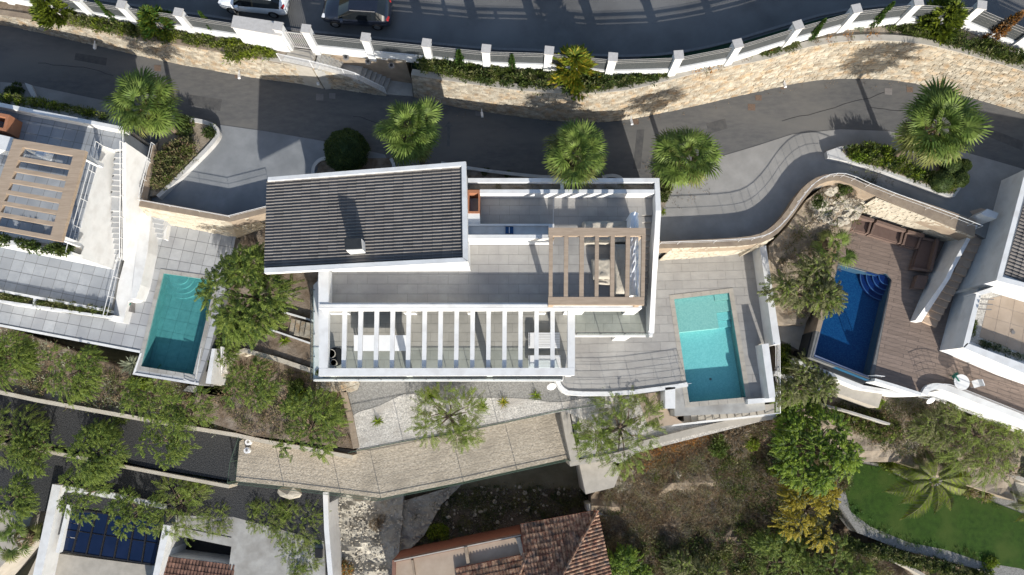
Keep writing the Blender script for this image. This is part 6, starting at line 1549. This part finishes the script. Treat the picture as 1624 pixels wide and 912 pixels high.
for key, x, y, r, z, lb in (
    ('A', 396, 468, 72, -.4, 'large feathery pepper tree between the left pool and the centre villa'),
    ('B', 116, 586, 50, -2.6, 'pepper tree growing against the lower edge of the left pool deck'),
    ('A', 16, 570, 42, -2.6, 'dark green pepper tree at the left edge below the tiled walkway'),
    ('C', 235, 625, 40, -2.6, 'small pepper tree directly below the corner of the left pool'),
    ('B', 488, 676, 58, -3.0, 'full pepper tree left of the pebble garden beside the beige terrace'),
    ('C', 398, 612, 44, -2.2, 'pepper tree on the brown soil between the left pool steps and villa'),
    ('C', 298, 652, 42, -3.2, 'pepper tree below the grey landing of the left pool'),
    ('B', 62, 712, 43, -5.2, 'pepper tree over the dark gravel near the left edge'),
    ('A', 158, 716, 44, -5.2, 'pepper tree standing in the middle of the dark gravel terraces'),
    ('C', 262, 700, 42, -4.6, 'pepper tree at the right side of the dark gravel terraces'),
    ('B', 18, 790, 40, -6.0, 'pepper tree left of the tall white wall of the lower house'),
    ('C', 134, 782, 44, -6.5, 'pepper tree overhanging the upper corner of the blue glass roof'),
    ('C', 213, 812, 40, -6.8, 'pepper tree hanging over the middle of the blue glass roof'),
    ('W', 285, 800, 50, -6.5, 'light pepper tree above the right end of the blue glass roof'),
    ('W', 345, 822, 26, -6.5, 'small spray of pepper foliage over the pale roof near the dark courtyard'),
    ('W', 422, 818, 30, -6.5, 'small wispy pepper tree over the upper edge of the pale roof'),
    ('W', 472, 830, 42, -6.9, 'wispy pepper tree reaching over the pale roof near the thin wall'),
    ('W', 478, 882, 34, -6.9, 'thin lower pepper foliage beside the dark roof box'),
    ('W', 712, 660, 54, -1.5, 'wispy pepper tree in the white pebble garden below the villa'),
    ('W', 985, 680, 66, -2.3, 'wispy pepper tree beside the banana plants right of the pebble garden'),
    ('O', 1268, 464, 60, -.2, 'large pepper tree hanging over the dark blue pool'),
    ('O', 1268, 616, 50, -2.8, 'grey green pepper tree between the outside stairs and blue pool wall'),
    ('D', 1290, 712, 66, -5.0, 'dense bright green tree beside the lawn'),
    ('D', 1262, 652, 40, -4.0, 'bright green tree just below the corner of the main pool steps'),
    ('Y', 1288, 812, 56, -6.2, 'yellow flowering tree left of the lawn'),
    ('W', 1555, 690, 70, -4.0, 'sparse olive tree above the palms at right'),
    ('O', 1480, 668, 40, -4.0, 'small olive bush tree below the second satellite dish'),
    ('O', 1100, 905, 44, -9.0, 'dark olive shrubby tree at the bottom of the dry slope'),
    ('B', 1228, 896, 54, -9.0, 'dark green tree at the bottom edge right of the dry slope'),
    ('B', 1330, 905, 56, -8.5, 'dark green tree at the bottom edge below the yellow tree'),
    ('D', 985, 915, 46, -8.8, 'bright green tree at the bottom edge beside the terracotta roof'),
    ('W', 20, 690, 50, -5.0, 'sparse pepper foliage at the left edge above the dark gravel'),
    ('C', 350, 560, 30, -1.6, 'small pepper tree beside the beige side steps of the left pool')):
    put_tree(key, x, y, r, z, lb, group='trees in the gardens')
# conifers
def conifer_proto(key, seed, n, h, r, mats, up_=.7, L=.22, W_=.07):
    rng = np.random.default_rng(seed); nb_ = 75 if h < 5 else 200; k_ = rng.integers(0, nb_, n)
    bt = rng.random(nb_)**.85; ba = rng.uniform(0, 6.283, nb_); bl__ = rng.uniform(.65, 1.1, nb_)
    t = bt[k_]; a = ba[k_]+rng.normal(0, .10, n); u_ = rng.uniform(.25, 1, n)
    rr = r*(1-t)**.75*bl__[k_]*u_; B = np.stack([rr*np.cos(a), rr*np.sin(a), .05+t*h*.9+u_*.12*h*(h < 5)+rng.normal(0, .03, n)*h*.3], 1)
    D = np.stack([np.cos(a), np.sin(a), np.full(n, up_)], 1)+rng.normal(0, .3, (n, 3)); Q = leaf_quads(B, D, rng.uniform(.6, 1.3, n)*L, W_, rng)
    mi = rng.integers(0, len(mats), n); PROTO[key] = (quads_mesh('foliage', Q, mats, mi), 1.0)
conifer_proto('thuja', 1, 5200, 2.1, 1.0, ('leaf_conifer', 'leaf_hedge', 'leaf_conifer'), .8, .30, .08)
conifer_proto('thuja2', 5, 5200, 2.3, 1.0, ('leaf_hedge', 'leaf_conifer', 'leaf_cypress'), .8, .30, .08)
conifer_proto('gold', 2, 5600, 2.6, 1.0, ('leaf_conifer', 'leaf_gold', 'leaf_conifer'), .8, .30, .08)
conifer_proto('cypress', 3, 2600, 7.0, 1.0, ('leaf_cypress', 'leaf_pepper_dark'), 2.0, .5, .16)
conifer_proto('drycyp', 4, 2600, 7.0, 1.0, ('leaf_dry', 'leaf_orange'), 2.0, .5, .16)
def put_conifer(key, bx, by, rpx, h, label, cat='conifer', tilt=0):
    me, _ = PROTO[key]; zg = zup(bx); p = P(bx, by, zg); s = rpx/ppm(by, zg+h*.3); hh = {'thuja': 2.1, 'thuja2': 2.3, 'gold': 2.6}.get(key, 7.0)
    t = thing('cypress' if 'cyp' in key else 'golden_conifer', label, cat, p)
    o = link('crown', me, t); o.scale = (s, s, h/hh); o.rotation_euler = (0, 0, R.uniform(0, 6))
    mesh_obj('trunk', *cyl_geo(p-Vector((0, 0, .2)), .07, h*.5, 8, .03), 'bark', t)
put_conifer('thuja', 98, 28, 36, 2.2, 'yellow green conifer at the far left of the planting strip')
put_conifer('thuja2', 260, 50, 32, 2.3, 'yellow green conifer between the second and third white pillars')
put_conifer('gold', 907, 122, 42, 2.6, 'golden conifer above the shaded middle of the stone wall')
put_conifer('thuja', 1478, 44, 40, 2.4, 'bright green conifer in front of the white wall at the top right')
for x, y, r, h, k, lb in ((186, 34, 7, 2.6, 'cypress', 'slim cypress behind the first yellow green conifer'), (342, 52, 7, 2.6, 'cypress', 'slim cypress left of the white meter enclosure'), (731, 106, 9, 2.2, 'cypress', 'slim cypress in the hedge left of the middle white pillars'), (812, 111, 7, 2.0, 'cypress', 'slim cypress in the hedge just left of the golden conifer'), (1284, 62, 7, 2.4, 'cypress', 'slim cypress against the white wall where the hedge thins out at right'), (1382, 42, 8, 2.8, 'cypress', 'tall slim cypress beside the spiky plant on the upper wall'), (1568, 62, 14, 3.2, 'drycyp', 'dried orange brown cypress near the right end of the fence')):
    put_conifer(k, x, y, r, h, lb, 'cypress')
# clipped balls
def ball(label, cx, cy, rpx, zg, n, mats, name='topiary_ball', L=.10, seed=1, grp=None, sq=.85):
    rng = np.random.default_rng(seed); d = rand_dirs(rng, n, -.3, 1); key = 'ball%d' % seed
    r_ = rpx/ppm(cy, zg+.8); lump = 1+.05*np.sin(d[:, :1]*7+seed)*np.sin(d[:, 1:2]*8)+.04*np.sin(d[:, 2:]*11+d[:, :1]*5); B = d*r_*lump*(1-.10*rng.random((n, 1))); B[:, 2] = B[:, 2]*sq+r_*.6
    Q = leaf_quads(B, d*.4+rng.normal(0, .7, (n, 3)), rng.uniform(.7, 1.2, n)*L, L*.5, rng)
    p = P(cx, cy, zg+r_*.7); t = thing(name, label, 'shrub', (p.x, p.y, zg), grp)
    link('foliage', quads_mesh('foliage', Q, mats, rng.integers(0, len(mats), n)), t)
    V, Fc = [], []; k = 10
    bm = bmesh.new(); bmesh.ops.create_icosphere(bm, subdivisions=3, radius=r_*.93); 
    for v in bm.verts: v.co.z = v.co.z*sq+r_*.6
    me = bpy.data.meshes.new('core'); bm.to_mesh(me); bm.free(); me.materials.append(M['leaf_dark']); link('core', me, t)
ball('large round clipped dark green bush above the villa roof', 549, 238, 34, LR, 9000, ('leaf_dark', 'leaf_dark', 'leaf_hedge'), seed=1, L=.12)
for i, (x, y, r, lb) in enumerate(((1494, 288, 18, 'largest clipped ball at the lower end of the driveway island'), (1522, 283, 14, 'clipped ball furthest right on the driveway island'), (1508, 262, 16, 'clipped ball under the large palm on the driveway island'), (1530, 262, 10, 'smallest clipped ball at the upper right of the driveway island'))):
    ball(lb, x, y, r, LR+.5, 3500, ('leaf_dark', 'leaf_hedge'), seed=20+i, L=.08, grp='clipped balls on the driveway island')
# hedges
def hedge(label, pts, z, n, L=.16, W_=.05, h=.5, mats=('leaf_hedge', 'leaf_dark', 'leaf_olive'), seed=0, name='hedge', cat='hedge', clump=.32):
    return tag(mass(name, pts, z, n, L, W_, h, mats, seed=seed, clump=clump), label, cat)
hedge('clipped green and yellow hedge along the top of the left villa terrace', [(-20, 146), (0, 150), (90, 164), (176, 184), (178, 193), (90, 176), (0, 162), (-20, 158)], UL+.2, 9000, mats=('leaf_hedge', 'leaf_conifer', 'leaf_hedge', 'leaf_olive'), seed=1)
hedge('dark green leafy hedge below the left brown pergola', [(-20, 371), (0, 374), (60, 388), (114, 393), (113, 403), (60, 398), (0, 383), (-20, 380)], UL+.35, 7000, .18, .07, .4, ('leaf_hedge', 'leaf_dark', 'leaf_pepper_dark'), seed=2)
hedge('low olive hedge in the white planter left of the divider on the middle terrace', [(-20, 462), (0, 464), (52, 474), (50, 482), (0, 473), (-20, 470)], ML+.15, 3500, .13, .05, .3, ('leaf_hedge', 'leaf_olive'), seed=3)
hedge('low olive hedge in the white planter right of the divider on the middle terrace', [(58, 474), (110, 482), (172, 492), (173, 500), (110, 492), (57, 484)], ML+.15, 5500, .13, .05, .3, ('leaf_hedge', 'leaf_olive'), seed=4)
hedge('dark green hedge in front of the white fence above the shaded stone wall', [(662, 92), (720, 100), (800, 110), (870, 116), (905, 125), (870, 148), (800, 138), (728, 122), (668, 112)], zup(770), 20000, .2, .07, .55, ('leaf_dark', 'leaf_hedge', 'leaf_olive', 'leaf_hedge'), seed=5)
hedge('dark green hedge right of the golden conifer along the white fence', [(905, 122), (960, 120), (1010, 112), (1056, 104), (1058, 128), (1010, 136), (950, 142), (890, 148)], zup(980), 14000, .2, .07, .55, ('leaf_hedge', 'leaf_olive', 'leaf_dark', 'leaf_dark'), seed=6)
hedge('low shrubs in the planting strip left of the meter enclosure', [(120, 26), (180, 38), (250, 52), (330, 58), (380, 72), (440, 86), (420, 92), (350, 80), (240, 62), (150, 46), (110, 38)], zup(240), 14000, .2, .06, .4, ('leaf_hedge', 'leaf_conifer', 'leaf_olive'), seed=7)
hedge('green and brown shrubs at the right end of the planting strip', [(1390, 44), (1450, 38), (1530, 60), (1624, 90), (1624, 108), (1560, 86), (1480, 66), (1400, 54)], zup(1500), 14000, .22, .07, .5, ('leaf_hedge', 'leaf_dark', 'leaf_olive', 'leaf_hedge'), seed=8)
hedge('low green ground shrubs on the sunlit part of the upper planting strip', [(1204, 76), (1240, 70), (1262, 66), (1262, 76), (1225, 86), (1206, 88)], zup(1230), 3500, .15, .05, .3, ('leaf_hedge', 'leaf_olive'), seed=9)
hedge('yellow green shrub spilling over the left stone wall below the enclosure', [(368, 66), (400, 72), (440, 86), (430, 92), (385, 92), (362, 100), (358, 82)], zup(395), 5000, .25, .06, .35, ('leaf_conifer', 'leaf_olive', 'leaf_conifer'), seed=10)
hedge('olive shrubs in the triangular planter by the left driveway', [(262, 232), (300, 222), (316, 245), (290, 268), (262, 298), (244, 300), (248, 262)], LR+.4, 9000, .2, .06, .6, ('leaf_olive', 'leaf_hedge', 'leaf_olive', 'leaf_dry'), seed=11)
hedge('dark shrub near the tip of the triangular planter', [(284, 186), (304, 188), (302, 214), (286, 210)], LR+.4, 2200, .2, .06, .6, ('leaf_hedge', 'leaf_dark'), seed=12)
hedge('small dark plant in the tip of the triangular planter', [(324, 204), (338, 204), (340, 216), (328, 220)], LR+.4, 900, .18, .06, .4, ('leaf_hedge', 'leaf_dark'), seed=13)
hedge('mixed green shrubs on the driveway island left of the large palm', [(1338, 236), (1370, 230), (1412, 238), (1440, 262), (1500, 288), (1512, 304), (1490, 300), (1400, 264), (1350, 252)], LR+.5, 15000, .2, .07, .6, ('leaf_hedge', 'leaf_conifer', 'leaf_bright', 'leaf_olive', 'leaf_dark'), seed=14)
hedge('long dark hedge below the lawn at the bottom right', [(1340, 852), (1380, 862), (1440, 878), (1500, 892), (1570, 912), (1560, 925), (1470, 905), (1400, 885), (1340, 868)], -6.0, 14000, .2, .07, .6, ('leaf_hedge', 'leaf_dark', 'leaf_olive'), seed=15)
hedge('green shrubs along the grey kerb below the blue pool', [(1330, 640), (1380, 650), (1420, 668), (1430, 690), (1400, 700), (1340, 676), (1320, 660)], -3.4, 12000, .2, .06, .6, ('leaf_hedge', 'leaf_pepper', 'leaf_olive', 'leaf_dry'), seed=16)
hedge('trimmed yellow green border bushes along the top of the lawn', [(1392, 728), (1440, 722), (1468, 738), (1462, 760), (1430, 752), (1395, 742)], -5.6, 9000, .22, .06, .8, ('leaf_conifer', 'leaf_hedge', 'leaf_bright'), seed=17)
hedge('dry brown and green bushes right of the arching palm by the lawn', [(1510, 745), (1550, 752), (1580, 775), (1560, 792), (1515, 780)], -5.6, 6000, .22, .06, .8, ('leaf_olive', 'leaf_dry', 'leaf_conifer'), seed=18)
hedge('small shrubs at the villa corner under the third centre palm', [(1044, 268), (1062, 280), (1064, 300), (1050, 330), (1045, 300)], LR+.1, 3500, .2, .06, .5, ('leaf_hedge', 'leaf_olive'), seed=19)
hedge('rust coloured dry bush at the edge of the scrub below the main pool', [(1052, 700), (1080, 690), (1100, 684), (1118, 686), (1085, 706), (1030, 724), (1012, 720)], -4.2, 3500, .25, .035, .5, ('leaf_orange', 'leaf_brown', 'leaf_dry', 'leaf_brown'), seed=21)
hedge('plants along the inner edge of the tan terrace parapet', [(1543, 505), (1547, 506), (1540, 530), (1536, 538), (1538, 524)], T3+.02, 900, .14, .05, .3, ('leaf_hedge', 'leaf_dark'), seed=22)
hedge('grey green trimmed low plants along the lower tan terrace wall', [(1552, 540), (1600, 556), (1640, 570), (1640, 575), (1600, 562), (1552, 546)], T3+.02, 2500, .12, .04, .3, ('leaf_silver', 'leaf_dark'), seed=23)
hedge('dark ivy at the foot of the white stair enclosure beside the outer stairs', [(1236, 548), (1248, 548), (1252, 580), (1240, 596), (1234, 580)], -1.6, 3500, .2, .08, .8, ('leaf_hedge', 'leaf_dark', 'leaf_conifer'), seed=24)
# tufts and small plants
tuft_mesh('tuft', 1, 70, ('leaf_conifer', 'leaf_bright'), 1.0, .07)
tuft_mesh('agave', 2, 46, ('leaf_silver', 'leaf_silver'), 1.0, .12, .2, .3)
tuft_mesh('tuft_y', 3, 60, ('leaf_gold', 'leaf_conifer'), 1.0, .08)
tuft_mesh('banana', 4, 9, ('leaf_palm', 'leaf_pepper_dark'), 1.0, .30, .1, .5)
bush_mesh('bush', 1, 1500, ('leaf_hedge', 'leaf_pepper_dark'), .2, .08)
bush_mesh('bush_g', 2, 1500, ('leaf_bright', 'leaf_conifer'), .2, .08)
bush_mesh('bush_d', 3, 1500, ('leaf_dark', 'leaf_hedge'), .2, .08)
bush_mesh('bush_o', 4, 1300, ('leaf_orange', 'leaf_olive'), .2, .07)
bush_mesh('bush_dry', 5, 1500, ('leaf_greydry', 'leaf_dry'), .28, .03, spiky=.6)
for key, x, y, r, z, lb, nm, cat in (
    ('tuft', 850, 627, 13, -1.48, 'round spiky yellow green tuft in the gravel below the white pergola corner', 'grass_tuft', 'plant'),
    ('tuft_y', 798, 638, 13, -1.48, 'yellow spiky tuft in the pebbles right of the wispy tree', 'grass_tuft', 'plant'),
    ('tuft', 598, 668, 13, -1.48, 'small spiky tuft alone in the white pebbles at left', 'grass_tuft', 'plant'),
    ('tuft', 681, 628, 18, -1.48, 'bright green bushy plant at the top of the pebble garden', 'grass_tuft', 'plant'),
    ('tuft', 765, 645, 14, -1.48, 'thin green plant between the wispy tree and the yellow tuft', 'grass_tuft', 'plant'),
    ('tuft', 450, 540, 14, -.4, 'round bright grass tuft beside the short stone steps', 'grass_tuft', 'plant'),
    ('agave', 206, 578, 24, -2.4, 'silver spiky agave at the corner of the left pool', 'agave', 'plant'),
    ('agave', 1362, 40, 16, zup(1362), 'spiky yucca beside the white wall on the upper strip', 'yucca', 'plant'),
    ('bush_g', 222, 610, 18, -2.6, 'round green bush below the lower left corner of the left pool', 'shrub', 'shrub'),
    ('bush', 470, 612, 16, -2, 'green bush near the rough stone steps', 'shrub', 'shrub'),
    ('bush_g', 474, 632, 20, -2.2, 'yellow green bush under the stone landing at left', 'shrub', 'shrub'),
    ('banana', 916, 674, 13, -2.2, 'upper small banana plant in the right pebble bed', 'banana_plant', 'plant'),
    ('banana', 914, 695, 15, -2.2, 'lower small banana plant in the right pebble bed', 'banana_plant', 'plant'),
    ('bush_g', 1034, 751, 15, -6, 'bright lime green bush in the dry scrub', 'shrub', 'shrub'),
    ('bush', 975, 806, 17, -7, 'olive green bush beside the concrete ledge', 'shrub', 'shrub'),
    ('bush_dry', 1022, 822, 20, -7.2, 'round grey brown bush on the dry slope', 'shrub', 'shrub'),
    ('bush_g', 695, 845, 18, -9.2, 'green bush in the shaded sunken plot', 'shrub', 'shrub'),
    ('bush_dry', 600, 830, 14, -8.2, 'dry bush in the middle of the rubble slope', 'shrub', 'shrub'),
    ('bush_o', 540, 905, 20, -8.3, 'reddish brown bush at the bottom of the rubble slope', 'shrub', 'shrub'),
    ('bush_dry', 1350, 312, 14, 3.2, 'spiky grey plant in the rocks above the small palm', 'shrub', 'shrub'),
    ('bush', 1340, 300, 14, 3.4, 'dark green plant at the top bend of the driveway wall', 'shrub', 'shrub'),
    ('bush_d', 1300, 320, 12, 3.0, 'dark bush among the rocks inside the driveway bend', 'shrub', 'shrub'),
    ('bush_d', 1236, 385, 14, .8, 'dark bush at the corner behind the tall white deck wall', 'shrub', 'shrub'),
    ('bush_o', 1421, 690, 9, -3.8, 'small orange flowering bush near the pale right kerb', 'shrub', 'shrub'),
    ('bush_g', 1395, 640, 9, -2, 'little green bush beside the pale slab under the pool wall', 'shrub', 'shrub'),
    ('bush_g', 1570, 900, 20, -6.2, 'yellow green bush at the bottom right corner of the lawn', 'shrub', 'shrub'),
    ('bush_d', 770, 272, 8, LR, 'small dark plant in the bed behind the villa, left one', 'shrub', 'shrub'),
    ('bush_d', 806, 276, 7, LR, 'small dark plant in the bed behind the villa, right one', 'shrub', 'shrub'),
    ('tuft', 1052, 335, 10, LR, 'small palm like tuft beside the villa corner wall', 'grass_tuft', 'plant'),
    ('bush_d', 22, 142, 15, LR, 'dark round shrub above the hedge at the left edge', 'shrub', 'shrub'),
    ('bush_d', 505, 592, 6, L1, 'small potted plant behind the corner of the white pergola frame', 'shrub', 'shrub'),
    ('bush_d', 190, 650, 22, -3.2, 'dark shadowed shrub below the left pool between pepper trees', 'shrub', 'shrub'),
    ('bush', 320, 640, 14, -2.6, 'small shrub below the grey landing', 'shrub', 'shrub'),
    ('bush_g', 1235, 735, 22, -5.6, 'green shrub left of the dense bright tree', 'shrub', 'shrub'),
    ('bush_dry', 1170, 700, 26, -4.6, 'large grey dry bush near the top of the scrub', 'shrub', 'shrub'),
    ('bush', 1140, 705, 22, -4.8, 'olive bush in the scrub below the pool steps', 'shrub', 'shrub'),
    ('bush_g', 1190, 700, 16, -4.6, 'lighter green bush in the scrub below the corner stairs', 'shrub', 'shrub')):
    put_plant(key, x, y, r, z, lb, nm, cat, zs=1.0)
# stuff: scrub, litter, rocks
def scatter(name, pts, zf, n, L, W_, mats, seed, h=.5, cl=.6, bl_=14):
    rng = np.random.default_rng(seed); reg = [(p.x, p.y) for p in px(pts, zf(0, -5))]; a = np.array(reg); x0, y0 = a.min(0); x1, y1 = a.max(0)
    X = rng.uniform(x0, x1, n*2); Y = rng.uniform(y0, y1, n*2); c = np.zeros(n*2, bool); j = len(reg)-1
    for i in range(len(reg)):
        xi, yi = reg[i]; xj, yj = reg[j]; c ^= ((yi > Y) != (yj > Y)) & (X < (xj-xi)*(Y-yi)/(yj-yi+1e-12)+xi); j = i
    X, Y = X[c][:n], Y[c][:n]; n = len(X); Z = np.array([zf(x, y) for x, y in zip(X, Y)])
    s = rng.uniform(.4, 1.3, n); 
    base = np.repeat(np.stack([X, Y, Z], 1), bl_, 0); ss = np.repeat(s, bl_); d = rand_dirs(rng, n*bl_, 0, 1)
    base[:, :2] += d[:, :2]*(ss*cl*rng.uniform(0, 1, n*bl_))[:, None]; base[:, 2] += d[:, 2]*ss*h*.8*rng.uniform(.3, 1, n*bl_)
    Q = leaf_quads(base, d+rng.normal(0, .5, d.shape), rng.uniform(.5, 1.3, n*bl_)*L, W_, rng); mi = np.repeat(rng.integers(0, len(mats), n), bl_)
    return link(name, quads_mesh(name, Q, mats, mi), None, 'stuff')
def scz(x, y): return float(np.interp(y, [-14, -8, 0], [-8.6, -7.2, -4.4]))+.35
SCR = [(960, 790), (990, 735), (1015, 704), (1228, 662), (1290, 650), (1340, 700), (1345, 760), (1330, 850), (1400, 890), (1500, 960), (960, 960)]
scatter('dry_scrub', SCR, scz, 2300, .34, .022, ('leaf_greydry', 'leaf_dry', 'leaf_brown', 'leaf_olive', 'leaf_brown', 'leaf_dry'), 1, bl_=60)
scatter('straw_grass', SCR, scz, 900, .36, .02, ('leaf_straw', 'leaf_straw', 'leaf_greydry', 'leaf_olive'), 41, bl_=45, h=.35)
scatter('green_scrub', [(1100, 720), (1228, 665), (1290, 650), (1340, 700), (1345, 760), (1330, 850), (1400, 890), (1500, 960), (1050, 960), (1180, 800)], scz, 420, .2, .07, ('leaf_hedge', 'leaf_olive', 'leaf_dark', 'leaf_hedge'), 2, bl_=70, h=.7)
scatter('bottom_scrub', [(1000, 870), (1100, 850), (1200, 830), (1330, 850), (1400, 890), (1500, 960), (1000, 960)], scz, 330, .22, .08, ('leaf_dark', 'leaf_hedge', 'leaf_olive'), 3, bl_=80, h=.9)
scatter('orange_scrub', [(1012, 712), (1110, 682), (1140, 690), (1060, 730), (1020, 745)], scz, 90, .35, .03, ('leaf_dry', 'leaf_brown', 'leaf_orange'), 4, bl_=50)
scatter('plot_weeds', [(640, 800), (740, 768), (925, 732), (940, 800), (800, 835), (660, 870)], lambda x, y: -9.25, 260, .3, .04, ('leaf_dark', 'leaf_olive', 'leaf_greydry'), 5, bl_=40, h=.4)
scatter('ground_litter', [(340, 560), (505, 595), (545, 630), (560, 705), (400, 690), (340, 640)], lambda x, y: -1.98, 300, .22, .04, ('leaf_dry', 'leaf_olive', 'leaf_hedge'), 6, bl_=24, h=.25)
scatter('ground_litter', [(0, 522), (212, 596), (315, 615), (378, 642), (390, 690), (200, 658), (0, 620)], lambda x, y: -2.58, 420, .22, .05, ('leaf_dry', 'leaf_olive', 'leaf_hedge', 'leaf_silver'), 7, bl_=30, h=.35)
scatter('bed_plants', [(1226, 395), (1272, 325), (1300, 302), (1336, 292), (1388, 312), (1345, 352), (1325, 420), (1295, 505), (1240, 505)], lambda x, y: float(np.interp(y, [6, 11, 16], [-.4, .9, 3.2]))+.15, 170, .22, .045, ('leaf_dry', 'leaf_olive', 'leaf_hedge', 'leaf_greydry'), 8, bl_=30, h=.3)
scatter('slope_plants', [(1240, 600), (1330, 630), (1475, 640), (1624, 700), (1624, 760), (1440, 730), (1290, 660)], lambda x, y: float(np.interp(y, [-5, 0, 3, 9], [-4.4, -3.2, -2.4, -1.6]))+.15, 700, .2, .05, ('leaf_olive', 'leaf_hedge', 'leaf_dry', 'leaf_greydry'), 9, bl_=32, h=.35)
scatter('planter_weeds', [(748, 291), (1034, 291), (1034, 299), (748, 299)], lambda x, y: PZ-.34, 60, .15, .03, ('leaf_dry', 'leaf_olive'), 10, bl_=10, h=.1, cl=.2)
scatter('strip_weeds', [(1070, 120), (1180, 92), (1300, 60), (1420, 50), (1420, 58), (1290, 70), (1180, 102), (1070, 126)], lambda x, y: zup(1240)-.05, 110, .2, .05, ('leaf_dry', 'leaf_olive', 'leaf_orange'), 11, bl_=20, h=.25, cl=.3)
# rocks
def rocks(name, pts, z, n, r0, r1, m, seed, zf=None):
    rr = random.Random(seed); reg = px(pts, z); mb = MB(); x0 = min(p.x for p in reg); x1 = max(p.x for p in reg); y0 = min(p.y for p in reg); y1 = max(p.y for p in reg); c = 0
    while c < n:
        x, y = rr.uniform(x0, x1), rr.uniform(y0, y1); ins = False; j = len(reg)-1
        for i in range(len(reg)):
            if ((reg[i].y > y) != (reg[j].y > y)) and x < (reg[j].x-reg[i].x)*(y-reg[i].y)/(reg[j].y-reg[i].y)+reg[i].x: ins = not ins
            j = i
        if not ins: continue
        c += 1; r_ = r0+(r1-r0)*rr.random()**3; bm = bmesh.new(); bmesh.ops.create_icosphere(bm, subdivisions=1, radius=r_)
        zz = zf(x, y) if zf else z
        sx, sy, sz = rr.uniform(.7, 1.4), rr.uniform(.7, 1.3), rr.uniform(.4, .8)
        V = [Vector((v.co.x*sx+x, v.co.y*sy+y, v.co.z*sz+zz))+Vector((rr.uniform(-1, 1), rr.uniform(-1, 1), rr.uniform(-1, 1)))*r_*.22 for v in bm.verts]
        mb.add((V, [tuple(v.index for v in f.verts) for f in bm.faces])); bm.free()
    return mb.build(name, m, None, 'stuff')
rocks('rubble_stones', [(522, 790), (600, 795), (640, 790), (634, 880), (620, 912), (528, 912)], -8.1, 900, .02, .12, 'rock', 1)
rocks('rubble_stones', [(625, 800), (735, 768), (700, 800), (660, 870), (630, 890)], -8.7, 420, .02, .12, 'rock', 2)
rocks('plot_stones', [(700, 790), (800, 760), (925, 735), (935, 790), (720, 850)], -9.2, 220, .03, .2, 'rock', 5)
rocks('bed_rocks', [(1284, 318), (1320, 296), (1388, 314), (1352, 348), (1310, 350)], 2.6, 240, .08, .42, 'rock', 3, zf=lambda x, y: float(np.interp(y, [6, 11, 16], [-.4, .9, 3.2]))+.05)
rocks('slope_rocks', [(975, 765), (990, 745), (1005, 770), (1000, 800), (985, 830), (975, 800)], -6.3, 70, .1, .6, 'rock', 4, zf=lambda x, y: scz(x, y)-.2)
rocks('scrub_stones', SCR, -6, 260, .05, .35, 'rock', 6, zf=lambda x, y: scz(x, y)-.15)
for i, (x, y, r) in enumerate(((459, 777, 14),)):
    b = tag(rocks('boulder', [(x-6, y), (x+6, y-2), (x+6, y+6), (x-6, y+6)], -4.6, 1, .75, .76, 'rock', 9), 'pale boulder below the wire fence on the dark gravel', 'boulder'); del b['kind']

for i, (q, zz) in enumerate((([(300, 150), (352, 158), (349, 176), (298, 166)], LR), ([(1120, 196), (1150, 188), (1154, 204), (1124, 212)], LR), ([(1010, 206), (1022, 205), (1016, 268), (1004, 268)], LR), ([(120, 84), (170, 92), (168, 104), (118, 95)], LR), ([(1560, 200), (1624, 225), (1620, 238), (1556, 212)], LR))):
    prism('asphalt_repair', q, zz+.005, zz-.01, 'asphalt_patch', kind='structure')
crk = MB(); rc = random.Random(11)
for x0, y0, dx_, dy_, k in ((1240, 192, 14, -4, 12), (560, 185, 12, 3, 9), (60, 100, 12, 3, 10), (1380, 170, 11, 1, 10), (860, 230, 10, 1, 10)):
    x, y = x0, y0
    for _ in range(k):
        x2, y2 = x+dx_, y+dy_+rc.uniform(-3, 3); crk.bar(P(x, y, LR+.004), P(x2, y2, LR+.004), .03, .006); x, y = x2, y2
crk.build('road_cracks', 'black', None, 'structure')
scatter('leaf_litter', [(656, 156), (760, 180), (960, 198), (1120, 168), (1282, 132), (1437, 133), (1566, 168), (1560, 174), (1430, 140), (1282, 140), (1120, 176), (960, 206), (760, 188), (650, 164)], lambda x, y: LR+.02, 220, .07, .05, ('leaf_dry', 'leaf_brown'), 31, h=.01, cl=.5, bl_=5)
scatter('leaf_litter', [(880, 275), (1000, 280), (1030, 250), (1140, 290), (1100, 330), (1050, 330)], lambda x, y: LR+.03, 90, .08, .05, ('leaf_dry', 'leaf_brown'), 32, h=.01, cl=.5, bl_=5)
scatter('lawn_edge_grass', [(1336, 770), (1342, 741), (1364, 730), (1402, 739), (1452, 765), (1502, 775), (1562, 787), (1642, 818), (1640, 830), (1560, 797), (1500, 784), (1448, 774), (1400, 747), (1362, 740), (1348, 750), (1344, 770), (1356, 806), (1384, 829), (1442, 853), (1502, 866), (1600, 888), (1600, 900), (1500, 877), (1438, 864), (1376, 840), (1348, 815)], lambda x, y: -5.9, 420, .16, .03, ('leaf_cypress', 'leaf_hedge'), 33, h=.12, cl=.3, bl_=24)
